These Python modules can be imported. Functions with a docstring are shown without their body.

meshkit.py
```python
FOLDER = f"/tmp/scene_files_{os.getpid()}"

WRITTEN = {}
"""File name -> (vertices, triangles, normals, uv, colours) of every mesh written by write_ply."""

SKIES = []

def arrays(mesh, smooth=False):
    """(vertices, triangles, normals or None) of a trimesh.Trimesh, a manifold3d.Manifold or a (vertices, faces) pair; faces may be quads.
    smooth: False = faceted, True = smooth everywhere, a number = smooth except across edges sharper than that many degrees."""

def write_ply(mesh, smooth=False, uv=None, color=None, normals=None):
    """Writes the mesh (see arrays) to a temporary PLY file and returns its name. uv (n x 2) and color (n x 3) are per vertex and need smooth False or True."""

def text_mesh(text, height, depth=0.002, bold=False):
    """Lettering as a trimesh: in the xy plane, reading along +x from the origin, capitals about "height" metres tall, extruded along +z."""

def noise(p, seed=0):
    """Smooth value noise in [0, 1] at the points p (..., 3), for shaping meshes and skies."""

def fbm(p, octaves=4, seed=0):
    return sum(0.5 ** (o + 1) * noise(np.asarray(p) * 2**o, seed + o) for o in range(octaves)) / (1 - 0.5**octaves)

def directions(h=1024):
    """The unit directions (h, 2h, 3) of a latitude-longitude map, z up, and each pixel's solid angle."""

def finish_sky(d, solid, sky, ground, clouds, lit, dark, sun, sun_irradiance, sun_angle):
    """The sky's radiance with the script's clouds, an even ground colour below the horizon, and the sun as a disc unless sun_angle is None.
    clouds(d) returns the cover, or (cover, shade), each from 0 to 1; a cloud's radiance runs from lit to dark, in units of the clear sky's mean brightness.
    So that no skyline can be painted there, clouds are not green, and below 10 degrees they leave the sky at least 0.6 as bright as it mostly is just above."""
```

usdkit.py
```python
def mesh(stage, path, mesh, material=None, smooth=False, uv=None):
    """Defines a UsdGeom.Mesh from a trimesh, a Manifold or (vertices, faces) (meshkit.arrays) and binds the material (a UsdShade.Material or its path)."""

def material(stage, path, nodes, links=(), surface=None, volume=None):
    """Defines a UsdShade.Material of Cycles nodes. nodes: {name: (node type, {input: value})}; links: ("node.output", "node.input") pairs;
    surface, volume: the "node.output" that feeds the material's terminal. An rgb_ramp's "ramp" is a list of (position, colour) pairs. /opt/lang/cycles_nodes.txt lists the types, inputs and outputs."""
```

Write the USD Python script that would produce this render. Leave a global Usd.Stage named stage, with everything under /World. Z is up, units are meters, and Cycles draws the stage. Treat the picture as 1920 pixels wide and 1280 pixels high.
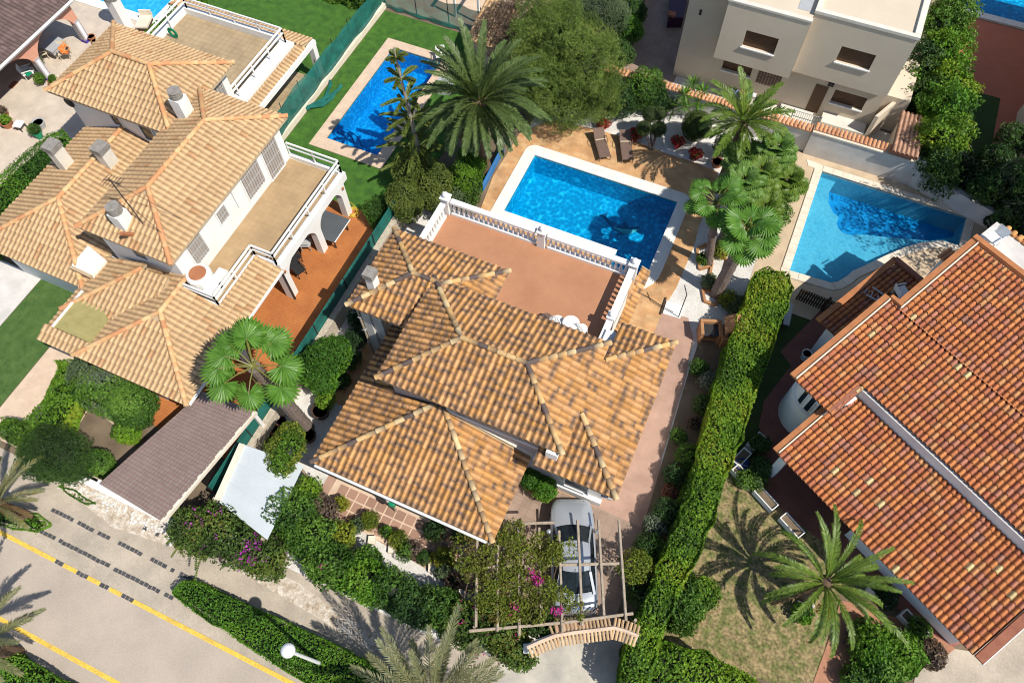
import math
import numpy as np
import trimesh
import shapely
from shapely.geometry import Polygon, box as sbox, LineString, Point
from shapely.ops import unary_union
import usdkit
import meshkit
from pxr import Usd, UsdGeom, UsdLux, UsdShade, Sdf, Gf, Vt

stage = Usd.Stage.CreateInMemory()
UsdGeom.SetStageUpAxis(stage, UsdGeom.Tokens.z)
UsdGeom.SetStageMetersPerUnit(stage, 1.0)
WORLD = UsdGeom.Xform.Define(stage, '/World')
UsdGeom.Scope.Define(stage, '/World/Looks')

# ------------------------------------------------------------------ camera (a drone 31 m up, looking steeply down)
FPX, CAMH = 1400.0, 31.0
YAW, PITCH, ROLL = math.radians(24.93), 1.07843, 0.02173
_fh = np.array([-math.sin(YAW), math.cos(YAW), 0.0])
_r0 = np.array([math.cos(YAW), math.sin(YAW), 0.0])
CFW = math.cos(PITCH) * _fh + np.array([0, 0, -math.sin(PITCH)])
_u0 = math.sin(PITCH) * _fh + np.array([0, 0, math.cos(PITCH)])
CRI = math.cos(ROLL) * _r0 - math.sin(ROLL) * _u0
CUP = math.sin(ROLL) * _r0 + math.cos(ROLL) * _u0
CEYE = np.array([0.0, 0.0, CAMH])
cam = UsdGeom.Camera.Define(stage, '/World/camera')
cm = Gf.Matrix4d(*CRI, 0, *CUP, 0, *(-CFW), 0, *CEYE, 1)
cam.AddTransformOp().Set(cm)
cam.CreateHorizontalApertureAttr(36.0)
cam.CreateVerticalApertureAttr(24.0)
cam.CreateFocalLengthAttr(36.0 * FPX / 1920.0)
cam.CreateClippingRangeAttr(Gf.Vec2f(0.5, 2000))
cam.CreateExposureAttr(EXPOSURE := 0.30)

# ------------------------------------------------------------------ sky and sun
SUN_AZ, SUN_EL = math.radians(-13.0), math.radians(53.0)
SUN = np.array([math.cos(SUN_EL) * math.cos(SUN_AZ), math.cos(SUN_EL) * math.sin(SUN_AZ), math.sin(SUN_EL)])
sky_mat = usdkit.material(stage, '/World/Looks/sky_look', {
    'sky': ('sky_texture', {'sky_type': 'single_scattering', 'sun_disc': False, 'sun_elevation': SUN_EL,
                            'sun_rotation': math.atan2(SUN[0], SUN[1]), 'air_density': 1.0, 'aerosol_density': 0.6}),
    'bg': ('background_shader', {'strength': 0.10})}, [('sky.color', 'bg.color')], surface='bg.background')
dome = UsdLux.DomeLight.Define(stage, '/World/sky')
UsdShade.MaterialBindingAPI.Apply(dome.GetPrim()).Bind(sky_mat)
dome.GetPrim().SetCustomDataByKey('kind', 'structure')
dome.GetPrim().SetCustomDataByKey('label', 'clear blue daylight sky above the houses')
dome.GetPrim().SetCustomDataByKey('category', 'sky')
sun = UsdLux.DistantLight.Define(stage, '/World/sunlight')
sun.CreateIntensityAttr(1.10)
sun.CreateNormalizeAttr(True)
sun.CreateAngleAttr(0.53)
sun.CreateColorAttr(Gf.Vec3f(1.0, 0.95, 0.86))
_z = SUN
_x = np.cross([0, 0, 1.0], _z); _x /= np.linalg.norm(_x)
_y = np.cross(_z, _x)
sun.AddTransformOp().Set(Gf.Matrix4d(*_x, 0, *_y, 0, *_z, 0, 0, 0, 60, 1))

# ------------------------------------------------------------------ helpers
def P(px, py, z=0.0):
    """Point of the place at height z that the drone sees at photograph pixel (px, py): used to survey the site."""
    d = (px - 960) / FPX * CRI - (py - 640) / FPX * CUP + CFW
    return CEYE + (z - CAMH) / d[2] * d

def P2(px, py, z=0.0):
    return P(px, py, z)[:2]

_used = {}
def uniq(parent, name):
    k = (parent, name)
    n = _used.get(k, 0)
    _used[k] = n + 1
    return f'{parent}/{name}' if n == 0 else f'{parent}/{name}_{n:03d}'

T_ = Sdf.ValueTypeNames
def put(path, v, f, mat, tint=None, smooth=False, sides=None):
    v = np.asarray(v, np.float32)
    f = np.asarray(f, np.int32)
    if f.ndim == 2 and f.shape[1] == 4:
        f = np.vstack([f[:, [0, 1, 2]], f[:, [0, 2, 3]]])
    n = None
    if smooth not in (False, None) and smooth is not True and tint is None:
        v, f, n = meshkit.arrays((v, f), smooth)
    elif smooth is True:
        v, f, n = meshkit.arrays((v, f), True)
    m = UsdGeom.Mesh.Define(stage, path)
    m.CreatePointsAttr(Vt.Vec3fArray.FromNumpy(np.ascontiguousarray(v, np.float32)))
    m.CreateFaceVertexCountsAttr(Vt.IntArray.FromNumpy(np.full(len(f), 3, np.int32)))
    m.CreateFaceVertexIndicesAttr(Vt.IntArray.FromNumpy(np.ascontiguousarray(f, np.int32).ravel()))
    m.CreateSubdivisionSchemeAttr('none')
    if n is not None:
        m.CreateNormalsAttr(Vt.Vec3fArray.FromNumpy(np.ascontiguousarray(n, np.float32)))
        m.SetNormalsInterpolation('vertex')
    if tint is not None:
        UsdGeom.PrimvarsAPI(m).CreatePrimvar('tint', T_.Color3fArray, 'vertex').Set(Vt.Vec3fArray.FromNumpy(np.ascontiguousarray(tint, np.float32)))
    if mat is not None:
        UsdShade.MaterialBindingAPI.Apply(m.GetPrim()).Bind(MATS[mat])
    return m.GetPrim()

def tag(prim, label=None, cat=None, group=None, kind=None):
    for k, x in (('label', label), ('category', cat), ('group', group), ('kind', kind)):
        if x:
            prim.SetCustomDataByKey(k, x)
    return prim

class MB:
    """collects triangles of one mesh"""
    def __init__(self):
        self.v, self.f, self.c, self.n = [], [], [], 0
    def add(self, v, f, c=None):
        v = np.asarray(v, float); f = np.asarray(f, int)
        if len(v) == 0 or len(f) == 0:
            return self
        if f.shape[1] == 4:
            f = np.vstack([f[:, [0, 1, 2]], f[:, [0, 2, 3]]])
        self.v.append(v); self.f.append(f + self.n); self.n += len(v)
        if c is not None:
            self.c.append(np.broadcast_to(np.asarray(c, float), (len(v), 3)))
        return self
    def box(self, x0, x1, y0, y1, z0, z1, c=None):
        return self.hexa([(x0, y0), (x1, y0), (x1, y1), (x0, y1)], z0, z1, c)
    def hexa(self, pts, z0, z1, c=None):
        """prism over a convex or concave plan polygon (list of xy)"""
        pts = np.asarray(pts, float); n = len(pts)
        if Polygon(pts).exterior.is_ccw is False:
            pts = pts[::-1]
        v = np.vstack([np.c_[pts, np.full(n, z0)], np.c_[pts, np.full(n, z1)]])
        f = []
        for i in range(n):
            j = (i + 1) % n
            f += [[i, j, n + j], [i, n + j, n + i]]
        if n == 4:
            t = [[0, 1, 2], [0, 2, 3]]
        else:
            t = tri2(Polygon(pts), pts)
        for a, b, d in t:
            f += [[n + a, n + b, n + d], [d, b, a]]
        return self.add(v, f, c)
    def obox(self, cx, cy, z0, z1, lx, ly, yaw=0.0, c=None):
        ca, sa = math.cos(yaw), math.sin(yaw)
        q = [(cx + ca * sx * lx / 2 - sa * sy * ly / 2, cy + sa * sx * lx / 2 + ca * sy * ly / 2) for sx, sy in ((-1, -1), (1, -1), (1, 1), (-1, 1))]
        return self.hexa(q, z0, z1, c)
    def beam(self, p, q, w, h, c=None):
        """rectangular bar from p to q (w horizontal, h across it)"""
        p, q = np.asarray(p, float), np.asarray(q, float)
        d = q - p; d /= np.linalg.norm(d)
        s = np.cross(d, [0, 0, 1.0])
        if np.linalg.norm(s) < 1e-6:
            s = np.array([1.0, 0, 0])
        s /= np.linalg.norm(s)
        u = np.cross(s, d)
        v = [a + s * i * w / 2 + u * j * h / 2 for a in (p, q) for i, j in ((-1, -1), (1, -1), (1, 1), (-1, 1))]
        f = [[0, 1, 5, 4], [1, 2, 6, 5], [2, 3, 7, 6], [3, 0, 4, 7], [0, 3, 2, 1], [4, 5, 6, 7]]
        return self.add(v, f, c)
    def tube(self, pts, r, n=6, c=None, cap=True):
        pts = np.asarray(pts, float); m = len(pts)
        r = np.broadcast_to(np.asarray(r, float), (m,))
        d = np.gradient(pts, axis=0); d /= np.linalg.norm(d, axis=1, keepdims=True)
        ref = np.array([0, 0, 1.0]) if abs(d[0][2]) < 0.9 else np.array([1.0, 0, 0])
        s = np.cross(d, ref); s /= np.linalg.norm(s, axis=1, keepdims=True)
        u = np.cross(s, d)
        a = np.arange(n) * 2 * math.pi / n
        v = (pts[:, None] + r[:, None, None] * (s[:, None] * np.cos(a)[None, :, None] + u[:, None] * np.sin(a)[None, :, None])).reshape(-1, 3)
        f = []
        for i in range(m - 1):
            for k in range(n):
                k2 = (k + 1) % n
                f.append([i * n + k, i * n + k2, (i + 1) * n + k2, (i + 1) * n + k])
        f = np.array(f)
        t = np.vstack([f[:, [0, 1, 2]], f[:, [0, 2, 3]]])
        if cap:
            v = np.vstack([v, pts[0], pts[-1]])
            e = [[m * n, (k + 1) % n, k] for k in range(n)] + [[m * n + 1, (m - 1) * n + k, (m - 1) * n + (k + 1) % n] for k in range(n)]
            t = np.vstack([t, e])
        return self.add(v, t, c)
    def lathe(self, cx, cy, prof, n=10, c=None):
        """prof: list of (r, z) from bottom to top"""
        prof = np.asarray(prof, float); m = len(prof)
        a = np.arange(n) * 2 * math.pi / n
        v = np.stack([cx + prof[:, 0][:, None] * np.cos(a), cy + prof[:, 0][:, None] * np.sin(a), np.repeat(prof[:, 1][:, None], n, 1)], -1).reshape(-1, 3)
        f = [[i * n + k, i * n + (k + 1) % n, (i + 1) * n + (k + 1) % n, (i + 1) * n + k] for i in range(m - 1) for k in range(n)]
        f = np.array(f); t = np.vstack([f[:, [0, 1, 2]], f[:, [0, 2, 3]]])
        v = np.vstack([v, [cx, cy, prof[0, 1]], [cx, cy, prof[-1, 1]]])
        e = [[m * n, (k + 1) % n, k] for k in range(n)] + [[m * n + 1, (m - 1) * n + k, (m - 1) * n + (k + 1) % n] for k in range(n)]
        return self.add(v, np.vstack([t, e]), c)
    def ball(self, ctr, r, sub=2, c=None):
        s = trimesh.creation.icosphere(subdivisions=sub)
        return self.add(s.vertices * np.asarray(r, float) + np.asarray(ctr, float), s.faces, c)
    def slab(self, poly, z0, z1, c=None):
        """extruded shapely polygon, holes allowed"""
        for g in getattr(poly, 'geoms', [poly]):
            if g.is_empty or g.area < 1e-4 or g.geom_type != 'Polygon':
                continue
            m = trimesh.creation.extrude_polygon(g, z1 - z0, engine='earcut')
            self.add(m.vertices + [0, 0, z0], m.faces, c)
        return self
    def arrays(self):
        return np.vstack(self.v), np.vstack(self.f), (np.vstack(self.c) if len(self.c) == len(self.v) and self.c else None)

def tri2(poly, pts):
    import mapbox_earcut as ec
    r = ec.triangulate_float64(np.asarray(pts, float), np.array([len(pts)]))
    return np.asarray(r).reshape(-1, 3).tolist()

class Thing:
    """an Xform at the thing's base whose children are its parts; parts are given in site coordinates"""
    def __init__(self, name, label, cat, loc=(0, 0, 0), group=None, kind=None):
        self.path = uniq('/World', name)
        self.loc = np.asarray(loc, float)
        x = UsdGeom.Xform.Define(stage, self.path)
        x.AddTranslateOp().Set(Gf.Vec3d(*map(float, self.loc)))
        self.prim = tag(x.GetPrim(), label, cat, group, kind)
    def part(self, name, mb, mat, parent=None, smooth=False, label=None, kind=None):
        v, f, c = mb.arrays()
        path = uniq(parent or self.path, name)
        p = put(path, v - self.loc, f, mat, c, smooth)
        tag(p, label, None, None, kind)
        return path

def single(name, mb, mat, label, cat, group=None, kind=None, smooth=False):
    v, f, c = mb.arrays()
    return tag(put(uniq('/World', name), v, f, mat, c, smooth), label, cat, group, kind)

def structure(name, mb, mat, label=None, smooth=False):
    return single(name, mb, mat, label or name.replace('_', ' '), name.replace('_', ' '), kind='structure', smooth=smooth).GetPath().pathString

def sub(parent, name, mb, mat, smooth=False, label=None, kind=None):
    v, f, c = mb.arrays()
    p = put(uniq(parent, name), v, f, mat, c, smooth)
    tag(p, label, None, None, kind)
    return p.GetPath().pathString

def copies(src, spots, labels, group=None):
    """further individuals of a thing: Xforms that reference the first one"""
    name = src.path.rsplit('/', 1)[1]
    was = src.prim.GetCustomData()
    for (loc, yaw), lab in zip(spots, labels):
        p = uniq('/World', name)
        x = UsdGeom.Xform.Define(stage, p)
        x.GetPrim().GetReferences().AddInternalReference(src.path)
        x.ClearXformOpOrder()
        x.AddTranslateOp(opSuffix='place').Set(Gf.Vec3d(*map(float, loc)))
        x.AddRotateZOp(opSuffix='place').Set(math.degrees(yaw))
        x.GetPrim().SetInstanceable(True)
        tag(x.GetPrim(), lab, was.get('category'), group or was.get('group'))

def rng(seed):
    return np.random.default_rng(seed)

# ------------------------------------------------------------------ materials
MATS = {}
def M(name, col, col2=None, scale=1.5, rough=0.75, bump=0.0, bscale=40.0, tint=False, spec=0.35, fine=0.12, fscale=25.0, lo=0.35, hi=0.65, metal=0.0, coat=0.0):
    col2 = col2 or tuple(min(1, x * 0.82) for x in col)
    nodes = {'g': ('geometry', {}), 'p': ('principled_bsdf', {'roughness': rough, 'specular_ior_level': spec, 'metallic': metal, 'coat_weight': coat}),
             'n': ('noise_texture', {'scale': scale, 'detail': 5.0, 'roughness': 0.6}),
             'r': ('rgb_ramp', {'ramp': [(0, col), (lo, col), (hi, col2), (1, col2)]}),
             'n2': ('noise_texture', {'scale': fscale, 'detail': 3.0}),
             'm2': ('map_range', {'from_min': 0.25, 'from_max': 0.75, 'to_min': 1 - fine, 'to_max': 1 + fine}),
             'x': ('mix_color', {'blend_type': 'multiply', 'fac': 1.0, 'use_clamp': False})}
    links = [('g.position', 'n.vector'), ('n.fac', 'r.fac'), ('g.position', 'n2.vector'), ('n2.fac', 'm2.value'), ('r.color', 'x.a'), ('m2.result', 'x.b')]
    last = 'x.result'
    if tint:
        nodes['t'] = ('attribute', {'attribute': 'tint'})
        nodes['xt'] = ('mix_color', {'blend_type': 'multiply', 'fac': 1.0, 'use_clamp': False})
        links += [(last, 'xt.a'), ('t.color', 'xt.b')]
        last = 'xt.result'
    links.append((last, 'p.base_color'))
    if bump:
        nodes['nb'] = ('noise_texture', {'scale': bscale, 'detail': 4.0})
        nodes['b'] = ('bump', {'strength': bump, 'distance': 0.02})
        links += [('g.position', 'nb.vector'), ('nb.fac', 'b.height'), ('b.normal', 'p.normal')]
    MATS[name] = usdkit.material(stage, f'/World/Looks/{name}', nodes, links, surface='p.BSDF')

def M_leaf(name, trans=0.25, rough=0.55, spec=0.3):
    MATS[name] = usdkit.material(stage, f'/World/Looks/{name}', {
        't': ('attribute', {'attribute': 'tint'}), 'p': ('principled_bsdf', {'roughness': rough, 'specular_ior_level': spec}),
        'tr': ('translucent_bsdf', {}), 'g': ('mix_color', {'blend_type': 'multiply', 'fac': 1.0, 'b': (1.1, 1.15, 0.5), 'use_clamp': False}),
        'm': ('mix_closure', {'fac': trans})},
        [('t.color', 'p.base_color'), ('t.color', 'g.a'), ('g.result', 'tr.color'), ('p.BSDF', 'm.closure1'), ('tr.BSDF', 'm.closure2')], surface='m.closure')

def M_pane(name, tintc=(0.75, 0.85, 0.9), rough=0.02, body=None):
    nodes = {'f': ('fresnel', {'IOR': 1.45}), 'gl': ('glossy_bsdf', {'roughness': rough, 'color': (0.9, 0.9, 0.9)}), 'tb': ('transparent_bsdf', {'color': tintc}), 'm': ('mix_closure', {})}
    MATS[name] = usdkit.material(stage, f'/World/Looks/{name}', nodes, [('f.fac', 'm.fac'), ('tb.BSDF', 'm.closure1'), ('gl.BSDF', 'm.closure2')], surface='m.closure')

def M_water(name, tintc):
    nodes = {'g': ('geometry', {}), 'n': ('noise_texture', {'scale': 2.6, 'detail': 3.0, 'distortion': 0.6}), 'b': ('bump', {'strength': 0.35, 'distance': 0.05}),
             'f': ('fresnel', {'IOR': 1.33}), 'gl': ('glossy_bsdf', {'roughness': 0.06, 'color': (0.95, 0.97, 1.0)}), 'tb': ('transparent_bsdf', {'color': tintc}), 'm': ('mix_closure', {})}
    MATS[name] = usdkit.material(stage, f'/World/Looks/{name}', nodes, [('g.position', 'n.vector'), ('n.fac', 'b.height'), ('b.normal', 'f.normal'), ('b.normal', 'gl.normal'),
                                ('f.fac', 'm.fac'), ('tb.BSDF', 'm.closure1'), ('gl.BSDF', 'm.closure2')], surface='m.closure')

def M_mosaic(name, a, b, c, scale=9.0):
    """small glass mosaic of a pool: random blues per little tile, softly clouded"""
    nodes = {'g': ('geometry', {}), 'v': ('voronoi_texture', {'scale': scale, 'randomness': 1.0, 'feature': 'smooth_f1', 'smoothness': 0.6}),
             'n': ('noise_texture', {'scale': 3.2, 'detail': 5.0, 'roughness': 0.7, 'distortion': 1.2}),
             'mm': ('math', {'math_type': 'multiply'}), 'r': ('rgb_ramp', {'ramp': [(0.0, a), (0.16, a), (0.3, b), (0.46, c), (1, c)]}),
             'p': ('principled_bsdf', {'roughness': 0.5})}
    MATS[name] = usdkit.material(stage, f'/World/Looks/{name}', nodes, [('g.position', 'v.vector'), ('g.position', 'n.vector'), ('v.distance', 'mm.value1'), ('n.fac', 'mm.value2'),
                                ('mm.value', 'r.fac'), ('r.color', 'p.base_color')], surface='p.BSDF')

def M_grid(name, col, col2, mortar, bw, bh, yaw=0.0, ms=0.012, rough=0.7, offset=0.0, noise=0.5, sharp=1.0):
    """flat courses too small to build: rectangular tiles with joints, laid in the site's directions"""
    nodes = {'g': ('geometry', {}), 'mp': ('mapping', {'rotation': (0, 0, -yaw)}),
             'br': ('brick_texture', {'scale': 1.0, 'brick_width': bw, 'row_height': bh, 'mortar_size': ms, 'mortar_smooth': 0.1, 'offset': offset, 'offset_frequency': 2, 'squash': 1.0,
                                      'color1': col, 'color2': col2, 'mortar': mortar, 'bias': 0.0}),
             'n': ('noise_texture', {'scale': 1.1, 'detail': 6.0, 'roughness': 0.65}), 'mr': ('map_range', {'from_min': 0.3, 'from_max': 0.7, 'to_min': 1 - noise * 0.35, 'to_max': 1 + noise * 0.25}),
             'x': ('mix_color', {'blend_type': 'multiply', 'fac': 1.0, 'use_clamp': False}), 'p': ('principled_bsdf', {'roughness': rough, 'specular_ior_level': 0.3})}
    MATS[name] = usdkit.material(stage, f'/World/Looks/{name}', nodes, [('g.position', 'mp.vector'), ('mp.vector', 'br.vector'), ('g.position', 'n.vector'), ('n.fac', 'mr.value'),
                                ('br.color', 'x.a'), ('mr.result', 'x.b'), ('x.result', 'p.base_color')], surface='p.BSDF')

M('earth', (0.20, 0.15, 0.10), (0.12, 0.09, 0.06), scale=0.8, rough=0.95, bump=0.4)
M('concrete_road', (0.46, 0.385, 0.315), (0.385, 0.325, 0.27), scale=0.45, rough=0.9, fine=0.10, fscale=18, bump=0.12, bscale=60)
M('concrete_side', (0.47, 0.40, 0.32), (0.35, 0.30, 0.24), scale=0.9, rough=0.9, fine=0.12, fscale=14)
M('concrete_stained', (0.50, 0.46, 0.39), (0.22, 0.21, 0.20), scale=0.55, rough=0.9, lo=0.42, hi=0.75, fine=0.1)
M('rubble', (0.62, 0.56, 0.48), (0.36, 0.28, 0.20), scale=3.5, rough=0.95, fine=0.3, fscale=16, bump=0.6, bscale=14)
M('yellow_paint', (0.72, 0.47, 0.075), (0.50, 0.34, 0.09), scale=2.2, rough=0.8, fine=0.25, fscale=12, lo=0.5, hi=0.8)
M('sett_stone', (0.085, 0.085, 0.09), (0.05, 0.05, 0.055), scale=4)
M('white_wall', (0.80, 0.79, 0.76), (0.74, 0.72, 0.68), scale=0.9, rough=0.85, fine=0.03)
M('white_wall_dirty', (0.66, 0.63, 0.59), (0.52, 0.49, 0.46), scale=1.0, rough=0.85, fine=0.06)
M('white_paint', (0.80, 0.80, 0.78), (0.76, 0.75, 0.72), rough=0.5, fine=0.02)
M('cream_wall', (0.62, 0.53, 0.41), (0.58, 0.49, 0.375), scale=0.7, rough=0.9, fine=0.05, fscale=50)
M('cream_cap', (0.70, 0.66, 0.58), (0.62, 0.58, 0.50), rough=0.8)
M('flat_roof', (0.56, 0.49, 0.40), (0.50, 0.44, 0.36), scale=0.8, rough=0.9)
M('stone_wall', (0.52, 0.45, 0.35), (0.40, 0.34, 0.27), scale=5, rough=0.95, bump=0.4, bscale=30, fine=0.15)
M('lilac_render', (0.40, 0.37, 0.37), (0.36, 0.33, 0.33), rough=0.9)
M('tile_base', (1, 1, 1), (0.9, 0.88, 0.86), scale=6.0, rough=0.85, tint=True, spec=0.2, fine=0.13, fscale=30)
M('mortar', (0.42, 0.30, 0.18), (0.36, 0.26, 0.16), rough=0.95)
M('mortar_pale', (0.50, 0.38, 0.24), (0.44, 0.33, 0.21), rough=0.95)
M('mortar_red', (0.22, 0.085, 0.05), (0.17, 0.07, 0.04), rough=0.95)
M('tinted', (1, 1, 1), (0.93, 0.92, 0.91), scale=3, rough=0.75, tint=True, fine=0.08)
M('tinted_gloss', (1, 1, 1), (0.97, 0.97, 0.97), scale=3, rough=0.35, tint=True, fine=0.03)
M('terrace_tile', (0.44, 0.215, 0.115), (0.38, 0.18, 0.095), scale=0.8, rough=0.75, fine=0.09, fscale=20)
M('joint_tan', (0.47, 0.245, 0.145), (0.43, 0.22, 0.13), rough=0.8)
M('deck_orange', (0.46, 0.17, 0.048), (0.37, 0.125, 0.036), scale=0.9, rough=0.7, fine=0.10, fscale=9)
M('red_terrace', (0.52, 0.165, 0.095), (0.47, 0.15, 0.085), scale=1.5, rough=0.8, fine=0.05)
M('coping_cream', (0.74, 0.66, 0.54), (0.66, 0.57, 0.45), scale=1.6, rough=0.8, fine=0.06)
M('coping_peach', (0.64, 0.49, 0.36), (0.55, 0.41, 0.30), scale=1.8, rough=0.8, fine=0.10)
M('coping_white', (0.78, 0.76, 0.71), (0.70, 0.67, 0.61), scale=1.6, rough=0.75, fine=0.05)
M('white_gravel', (0.66, 0.63, 0.59), (0.54, 0.51, 0.47), scale=1.5, rough=0.95, fine=0.32, fscale=34, bump=0.7, bscale=30)
M('shade_gravel', (0.42, 0.38, 0.35), (0.36, 0.32, 0.30), scale=1.5, rough=0.95, fine=0.25, fscale=30, bump=0.5)
M('turf', (0.060, 0.155, 0.018), (0.034, 0.095, 0.013), scale=2.2, rough=0.95, fine=0.28, fscale=30, bump=0.7, bscale=60)
M('turf_pale', (0.080, 0.140, 0.035), (0.045, 0.10, 0.02), scale=1.8, rough=0.95, fine=0.35, fscale=24, bump=0.5, bscale=60)
M('lawn_dry', (0.265, 0.20, 0.10), (0.125, 0.135, 0.042), scale=2.6, rough=0.95, fine=0.62, fscale=9, bump=0.8, bscale=24, lo=0.42, hi=0.60)
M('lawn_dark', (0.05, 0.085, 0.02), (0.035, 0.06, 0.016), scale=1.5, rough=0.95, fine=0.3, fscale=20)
M('brick_path', (0.40, 0.195, 0.115), (0.34, 0.16, 0.095), scale=2.5, rough=0.85, fine=0.15, fscale=12)
M('brown_shingle', (0.235, 0.175, 0.155), (0.205, 0.152, 0.135), scale=1.2, rough=0.9, tint=True, fine=0.10)
M('slate_roof', (0.125, 0.095, 0.09), (0.10, 0.075, 0.072), scale=1.2, rough=0.85, tint=True, fine=0.1)
M('white_sheet', (0.52, 0.56, 0.58), (0.47, 0.51, 0.53), scale=0.9, rough=0.5, fine=0.04)
M('salmon_render', (0.62, 0.30, 0.20), (0.58, 0.28, 0.19), rough=0.85)
M('grey_stone', (0.30, 0.28, 0.25), (0.22, 0.20, 0.18), scale=5, rough=0.95, bump=0.5, fine=0.15)
M('wood_dark', (0.075, 0.045, 0.03), (0.05, 0.03, 0.02), scale=6, rough=0.7)
M('wood_pale', (0.42, 0.34, 0.25), (0.30, 0.24, 0.18), scale=8, rough=0.85, fine=0.15)
M('wood_cream', (0.60, 0.52, 0.38), (0.52, 0.45, 0.32), rough=0.7)
M('brown_mesh', (0.17, 0.11, 0.085), (0.14, 0.09, 0.07), rough=0.8)
M('door_brown', (0.115, 0.058, 0.028), (0.095, 0.046, 0.022), rough=0.55)
M('metal_grey', (0.42, 0.43, 0.44), (0.38, 0.39, 0.40), rough=0.45)
M('metal_dark', (0.03, 0.03, 0.032), (0.025, 0.025, 0.027), rough=0.5)
M('silver_paint', (0.50, 0.53, 0.57), (0.50, 0.53, 0.57), rough=0.28, spec=0.5, fine=0.01, metal=0.45, coat=0.6)
M('rubber', (0.02, 0.02, 0.02), rough=0.9)
M('glass_dark', (0.012, 0.018, 0.022), (0.012, 0.018, 0.022), rough=0.06, spec=0.7, fine=0.0)
M('pane_grey', (0.10, 0.11, 0.12), (0.09, 0.10, 0.11), rough=0.12, spec=0.6, fine=0.0)
M('louvre_taupe', (0.40, 0.34, 0.29), (0.34, 0.29, 0.25), rough=0.7)
M('terracotta', (0.40, 0.16, 0.075), (0.32, 0.125, 0.06), rough=0.8, fine=0.15)
M('brick_red', (0.33, 0.13, 0.075), (0.27, 0.10, 0.06), scale=3, rough=0.9, fine=0.15)
M('clay_orange', (0.46, 0.185, 0.07), (0.36, 0.14, 0.055), scale=2.0, rough=0.85, fine=0.15)
M('brick_ochre', (0.42, 0.22, 0.10), (0.36, 0.18, 0.085), scale=3, rough=0.9, fine=0.12)
M('purple_pot', (0.05, 0.015, 0.045), rough=0.3)
M('bark_grey', (0.22, 0.17, 0.145), (0.12, 0.09, 0.075), scale=9, rough=0.95, fine=0.3, fscale=20, bump=0.8, bscale=18)
M('bark_brown', (0.16, 0.10, 0.065), (0.09, 0.055, 0.035), scale=9, rough=0.95, fine=0.3, fscale=20, bump=0.8)
M('bark_pale', (0.36, 0.31, 0.26), (0.26, 0.22, 0.18), scale=7, rough=0.9, fine=0.2)
M('core_dark', (0.012, 0.022, 0.006), (0.008, 0.014, 0.004), rough=1.0, spec=0.0)
M('globe_white', (0.75, 0.76, 0.76), (0.72, 0.73, 0.73), rough=0.35)
M('bucket_blue', (0.01, 0.03, 0.20), (0.01, 0.03, 0.18), rough=0.4)
M('hose_yellow', (0.75, 0.55, 0.06), rough=0.5)
M('plastic_green', (0.01, 0.26, 0.13), (0.01, 0.20, 0.10), rough=0.5)
M('blue_rail', (0.02, 0.19, 0.50), (0.02, 0.16, 0.42), rough=0.4)
M('pool_line', (0.015, 0.075, 0.20), (0.015, 0.07, 0.18), rough=0.5)
M('skylight_olive', (0.36, 0.31, 0.125), (0.30, 0.26, 0.10), scale=2.5, rough=0.6, fine=0.12)
M('ac_white', (0.74, 0.73, 0.70), (0.70, 0.69, 0.66), rough=0.5)
M('dolphin_grey', (0.06, 0.16, 0.26), (0.05, 0.13, 0.22), rough=0.5)
M('dolphin_pale', (0.70, 0.66, 0.52), (0.62, 0.60, 0.50), rough=0.5)
M_leaf('foliage', 0.28)
M_leaf('palm_green', 0.22, 0.45, 0.4)
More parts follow.
